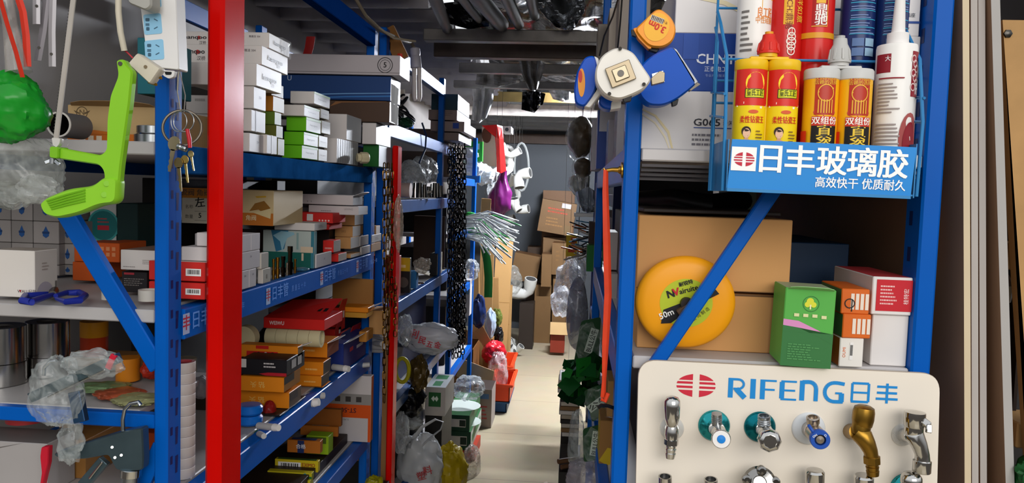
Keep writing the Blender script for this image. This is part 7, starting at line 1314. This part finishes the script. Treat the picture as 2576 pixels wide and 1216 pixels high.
# ------------------------------------------------------------------ right side of the aisle
for i, (x, y, Y, r, s_) in enumerate(((1460, 345, 3.9, (.06, .08, .1), 3), (1466, 422, 3.9, (.045, .07, .05), 4))):
    b = MB(); b.blob(W(x, y, Y), r, mat('#5c4c3a', .3, .1, .35, 40), 90 + i, .12, 1.5, 30, 22); b.blob(W(x - 3, y + 2, Y), tuple(q * 1.12 for q in r), film('#d9dcd8', .02, .08, 26), 92 + i, .14, 1.6, 30, 22); tag(b.build('hanging_coil'), ['large brown wire coil in clear wrap hanging beside the tape measures', 'smaller brown coil in clear wrap under the large one'][i], 'wire coil')
rag('white crumpled paper bunch on the right rack under the wrapped coils', [[(1432, 446), (1458, 436), (1484, 444)], [(1428, 468), (1462, 462), (1482, 470)], [(1444, 490), (1462, 500), (1478, 486)]], 4.0, mat('#dfe2e2', .4, 0, .1), 'hanging_paper', 'paper', .06, 9); rag('pale clear sleeve hanging under the white paper bunch', [[(1448, 484), (1480, 470), (1498, 482)], [(1454, 510), (1478, 512), (1497, 520)], [(1464, 530), (1478, 536), (1494, 534)]], 3.6, mat('#b9c2cc', .3), 'hanging_sleeve', 'plastic sleeve', .05, 10)
carton('small white card tray on the right rack in the far light', fbox(1444, 537, 1493, 546, 3.4, .1), '#dfe2e2', name='card_tray', cat='tray')
XR = .066
def RB(lab, x0, y0, x1, y1, Y, dp, c, lc=None, dec=(), g=None, sh=None, **k):
    B = fbox(x0, y0, x1, y1, Y, dp)
    if sh: B[1] = .14; B[4] = sh
    elif B[0] < .06 and Y < 2.5: B[1] = min(B[1], .066)
    return carton(lab, B, c, {'l': lc} if lc else None, dec, g, **k)
for i, (x0, y0, x1, y1, Y, c, lc) in enumerate(((1503, 60, 1532, 150, 1.9, '#6f675f', '#8f867c'), (1532, 20, 1556, 140, 1.75, '#b9ada0', '#8a7f74'), (1556, -20, 1580, 140, 1.62, '#857a70', '#a39a90'), (1489, 300, 1503, 412, 2.26, '#a3a0a8', '#8f8d98'), (1503, 268, 1530, 402, 2.1, '#24408a', '#9a9ab0'), (1530, 300, 1552, 398, 1.9, '#8f8a94', '#2a4484'), (1552, 262, 1568, 385, 1.7, '#aaa6ac', '#5c5a66'))): RB(['grey switch box highest behind the black lanyards, deepest', 'beige box behind the black lanyards', 'dull box beside the right post at the top', 'pale box nearest the wrapped coils on the right', 'blue and white switch box below the blue tape measures', 'grey box end right of the blue switch box', 'pale box hard against the right post below the tapes'][i], x0, y0, x1, y1, Y, .12, c, lc, [('r', 'f', .05, .6, .95, .97, '#b3b3bd')] if i == 4 else (), 'switch boxes on the aisle side of the right rack', 1.6178 if i > 2 else 1.765)
for lab, pts in (('black lanyard looping down to the white tape measure', [(1560, -20), (1542, 40), (1520, 90), (1508, 140)]), ('second black lanyard hanging straight above the tape measures', [(1566, -20), (1560, 60), (1553, 130)])): b = MB(); b.tube([W(x, y, .99 + .02 * i) for i, (x, y) in enumerate(pts)], .0016, BLACK, 6, False, .6); tag(b.build('lanyard'), lab, 'strap')
hk = thing('brass_hook', 'brass hook with red ribbon tied on the side of the right post', 'hook', W(1545, 430, 1.1)); b = MB(); b.lat(W(1566, 428, 1.105), W(1555, 428, 1.105), [(.011, 0), (.011, .002), (.006, .003), (.0045, .006)], BRASS); b.tube([W(1557, 428, 1.105), W(1540, 427, 1.105), W(1522, 430, 1.105), W(1518, 424, 1.105)], [.0038, .003, .0026, .002], BRASS, 10); b.build('hook', hk)
b = MB(); OM = mat('#d8401c', .5, 0, .2, 40)
for k in range(3): b.tube([W(1522 + 2 * k, 428, 1.104), W(1520 + 3 * k, 480, 1.10), W(1522 + 4 * k, 600, 1.10), W(1526 + 3.5 * k, 740, 1.10), W(1520 + 3.5 * k, 860, 1.10), W(1518 + 1.5 * k, 960, 1.102), W(1514 + 3 * k, 1000, 1.104)], [.003, .0035, .004, .0045, .004, .003, .0028], OM, 8, False, .5)
b.tube([W(1514, 1005, 1.104), W(1522, 1010, 1.10), W(1530, 990, 1.10)], .003, OM, 8); tag(b.build('ribbon'), 'long orange ribbon hanging from the brass hook beside the right post', 'ribbon')
b = MB(); b.tube([W(1552, 1030, 1.11), W(1530, 1022, 1.10), W(1512, 1020, 1.09), W(1506, 1026, 1.085)], .0026, BLACK, 8); tag(b.build('cable_tie'), 'black hook holding the lower end of the orange ribbon', 'hook')
for q in ((1499, 459, 1520, 561, 2.6, '#1c2c6a', '#16224f', 'dark blue box on the aisle side of the right rack'), (1476, 618, 1516, 684, 3.2, '#1f7a34', '#2a4a30', 'green box with white label on the right rack'), (1530, 585, 1560, 680, 1.75, '#a39a98', '#77706e', 'pale box beside the orange ribbon, upper'), (1528, 690, 1558, 760, 1.7, '#a8a09c', '#7f7874', 'pale printed box beside the orange ribbon, lower'), (1482, 560, 1520, 616, 3.3, '#3a241c', '#2a1a14', 'dark brown box above the green one on the right rack'), (1424, 592, 1452, 646, 4.4, '#e0b81c', '#b8941c', 'yellow pack with red print hanging on the right of the far aisle')): RB(q[7], *q[:5], .14, q[5], q[6], [('r', 'f', .45, .55, .95, .8, '#cfd8cc')] if 'white label' in q[7] else [('r', 'f', .2, .2, .8, .5, '#c8381c'), ('r', 'f', .4, .6, .9, .9, '#b8581c')] if 'yellow' in q[7] else ())
b = MB(); rn = random.Random(21)
for i in range(25):
    b = MB(); a = W(1462 + rn.uniform(-4, 30), 560 + rn.uniform(0, 95), 3.6 + rn.uniform(-.2, .3)); L = rn.uniform(.04, .10); c = ['#15161a', '#15161a', '#2a2c30', '#a39a90', '#4a8ab4', '#c9622c'][rn.randrange(6)]; b.bar(a, a + Vector((-L, rn.uniform(-.05, .05), rn.uniform(-.03, .03))), .012, .006, mat(c, .35)); b.cyl(a, a + Vector((.05, 0, 0)), .007, mat('#1c1c20', .4), n=8); tag(b.build('hanging_tool'), 'slim hand tool in the bunch hanging beside the yellow pack', 'tool', 'hand tools by the yellow pack')
for i, (x, y, Y, r) in enumerate(((1430, 720, 5.0, (.09, .1, .16)), (1412, 760, 5.2, (.07, .1, .10)), (1452, 690, 4.6, (.05, .08, .12)))): bag(['large crumpled clear bag on the right before the far cartons', 'clear bag low on the right beside the far carton pile', 'small clear bag hanging on the right rack by the tools'][i], x, y, Y, r, film('#d4d6da', .34, .1, 22), 95 + i, 'hanging_bag', amp=.26)
b = MB(); b.blob(W(1452, 790, 3.9), (.055, .07, .19), film('#8f8f9c', .55, .25, 12), 98, .1, 1.4, 30, 22); cord(tag(b.build('hanging_bag'), 'long grey translucent bag hanging in front of the right rack', 'bag'), W(1452, 720, 3.9), None, .22)
o = RB('red and kraft carton with open flap on the right of the aisle floor', 1384, 842, 1420, 888, 7.3, .3, '#7a2c1c', '#4a1c14'); b = MB(); B = fbox(1384, 812, 1434, 843, 7.25, .01); b.box(*B, card('#c9a878')); b.build('flap', o)
CG = '#14401f'
def hcard(lab, pts, Y, tx=None, ang=90):
    o = thing('hang_card', lab, 'hang pack', W(pts[2][0], pts[2][1], Y)); b = MB(); pxp(b, rnd_poly(pts, 8), Y, .003, mat(CG, .3, 0, .35, 9), .0008); cx = sum(p[0] for p in pts) / 4; cy = sum(p[1] for p in pts) / 4
    Mx = frame(W(cx + 8, cy, Y - .001), (1, 0, 0), (0, 0, 1)) @ Matrix.Rotation(R(ang), 4, 'Z'); k = Y / 1950
    if tx: b.poly([(-32 * k, -9 * k), (32 * k, -9 * k), (32 * k, 11 * k), (-32 * k, 11 * k)], '#a9b5a8', Mx); b.text(tx, 17 * k, '#1a1c1a', Mx @ Matrix.Translation((0, 0, .0006)), .02, 58 * k)
    b.build('card', o); b = MB(); b.blob(W(cx, cy + 4, Y - .012), ((max(p[0] for p in pts) - min(p[0] for p in pts)) * .48 * k, .012, (max(p[1] for p in pts) - min(p[1] for p in pts)) * .42 * k), film('#b9c4bc', .03, .06, 40), int(cx), .25, 2.5); b.build('blister', o); return o
hcard('upper green hang pack with upright lettering on the right rack', [(1462, 808), (1512, 798), (1506, 912), (1443, 915)], 2.1, 'BULL公牛', 75); hcard('middle green hang pack turned aslant behind the orange ribbon', [(1468, 985), (1512, 968), (1524, 1040), (1490, 1064)], 1.75, '公牛', 40); hcard('lower green hang pack with lettering and red mark on the right rack', [(1466, 1080), (1514, 1068), (1512, 1156), (1468, 1164)], 1.72, 'BULL公牛', 84)
b = MB(); rn = random.Random(31); GM = [mat('#0f4a1c', .3, 0, .2), mat('#1c6a24', .3, 0, .2), mat('#0a3014', .3, 0, .2)]
for i in range(60):
    p = W(1425 + rn.uniform(0, 84), 908 + rn.uniform(0, 100), 2.0 + rn.uniform(-.1, .15)); u = Vector((rn.uniform(-1, 1), rn.uniform(-.6, .6), rn.uniform(-1, 1))).normalized(); v = u.orthogonal(); s_ = rn.uniform(.014, .034)
    b.add([p - u * s_, p + v * s_ * .8, p + u * s_, p - v * s_ * .8 + Vector((0, .004, 0))], [(0, 1, 2), (0, 2, 3)], GM[i % 3])
tag(b.build('green_packaging'), 'shredded green packaging bunch between the green hang packs', 'packaging', None, 'stuff')
b = MB(); b.blob(W(1480, 1200, 1.9), (.055, .05, .045), film('#a39ea4', .45, .2, 16), 99, .2); tag(b.build('plastic_bag'), 'grey translucent bag at the bottom edge by the lower green pack', 'bag'); b = MB(); b.blob(W(1450, 1120, 1.95), (.02, .03, .09), film('#b9c0bc', .25, .08, 30), 100, .25); tag(b.build('plastic_bag'), 'clear sleeve hanging left of the lower green pack', 'bag')
RB('kraft box with yellow edge behind the right post, low', 1508, 1060, 1560, 1172, 1.62, .1, '#8a6230', '#a8901c', [('p', 'f', [(0, .1), (.4, .0), (1, 0), (1, .35), (.4, .4)], '#b89a1c')]); RB('kraft box above the yellow edged one behind the right post', 1528, 960, 1562, 1050, 1.6, .1, '#8f6a3a')
rn = random.Random(41)
for i in range(13):
    y = 962 + 11 * i; Y = 3.0; x1 = 1450; x0 = 1408 + rn.uniform(-8, 8); c = ['#c9c0b0', '#8a6a44', '#d8d2c8', '#b0a490', '#2a2624'][i % 5]; b = MB(); pA = W(x0, y, Y); b.box(pA.x, .05, Y, Y + .18, pA.z - .0078, pA.z + .0078, mat(c, .5), .002); tag(b.build('card_pack'), 'pack edge sticking out under the green packs, %s from the top' % ['first', 'second', 'third', 'fourth', 'fifth', 'sixth', 'seventh', 'eighth', 'ninth', 'tenth', 'eleventh', 'twelfth', 'thirteenth'][i], 'pack', 'packs sticking out low on the right')
carton('dark carton standing under the stacked packs on the right', [-.02, .05, 3.0, 3.3, 0, W(1420, 1094, 3.0).z - .009], '#1a1715'); carton('dark carton carrying the round sticks on the right', [-.02, .055, 2.6, 2.9, 0, W(1410, 1176, 2.62).z - .0095], '#1a1715')
for lab, x, y in (('brown round stick poking out low on the right, upper', 1404, 1162), ('brown round stick poking out low on the right, lower', 1412, 1176)): b = MB(); pA = W(x, y, 2.62); b.cyl(pA, (.045, 2.66, pA.z), .0085, mat('#6a4c34', .5, 0, .2)); tag(b.build('wooden_stick'), lab, 'stick')
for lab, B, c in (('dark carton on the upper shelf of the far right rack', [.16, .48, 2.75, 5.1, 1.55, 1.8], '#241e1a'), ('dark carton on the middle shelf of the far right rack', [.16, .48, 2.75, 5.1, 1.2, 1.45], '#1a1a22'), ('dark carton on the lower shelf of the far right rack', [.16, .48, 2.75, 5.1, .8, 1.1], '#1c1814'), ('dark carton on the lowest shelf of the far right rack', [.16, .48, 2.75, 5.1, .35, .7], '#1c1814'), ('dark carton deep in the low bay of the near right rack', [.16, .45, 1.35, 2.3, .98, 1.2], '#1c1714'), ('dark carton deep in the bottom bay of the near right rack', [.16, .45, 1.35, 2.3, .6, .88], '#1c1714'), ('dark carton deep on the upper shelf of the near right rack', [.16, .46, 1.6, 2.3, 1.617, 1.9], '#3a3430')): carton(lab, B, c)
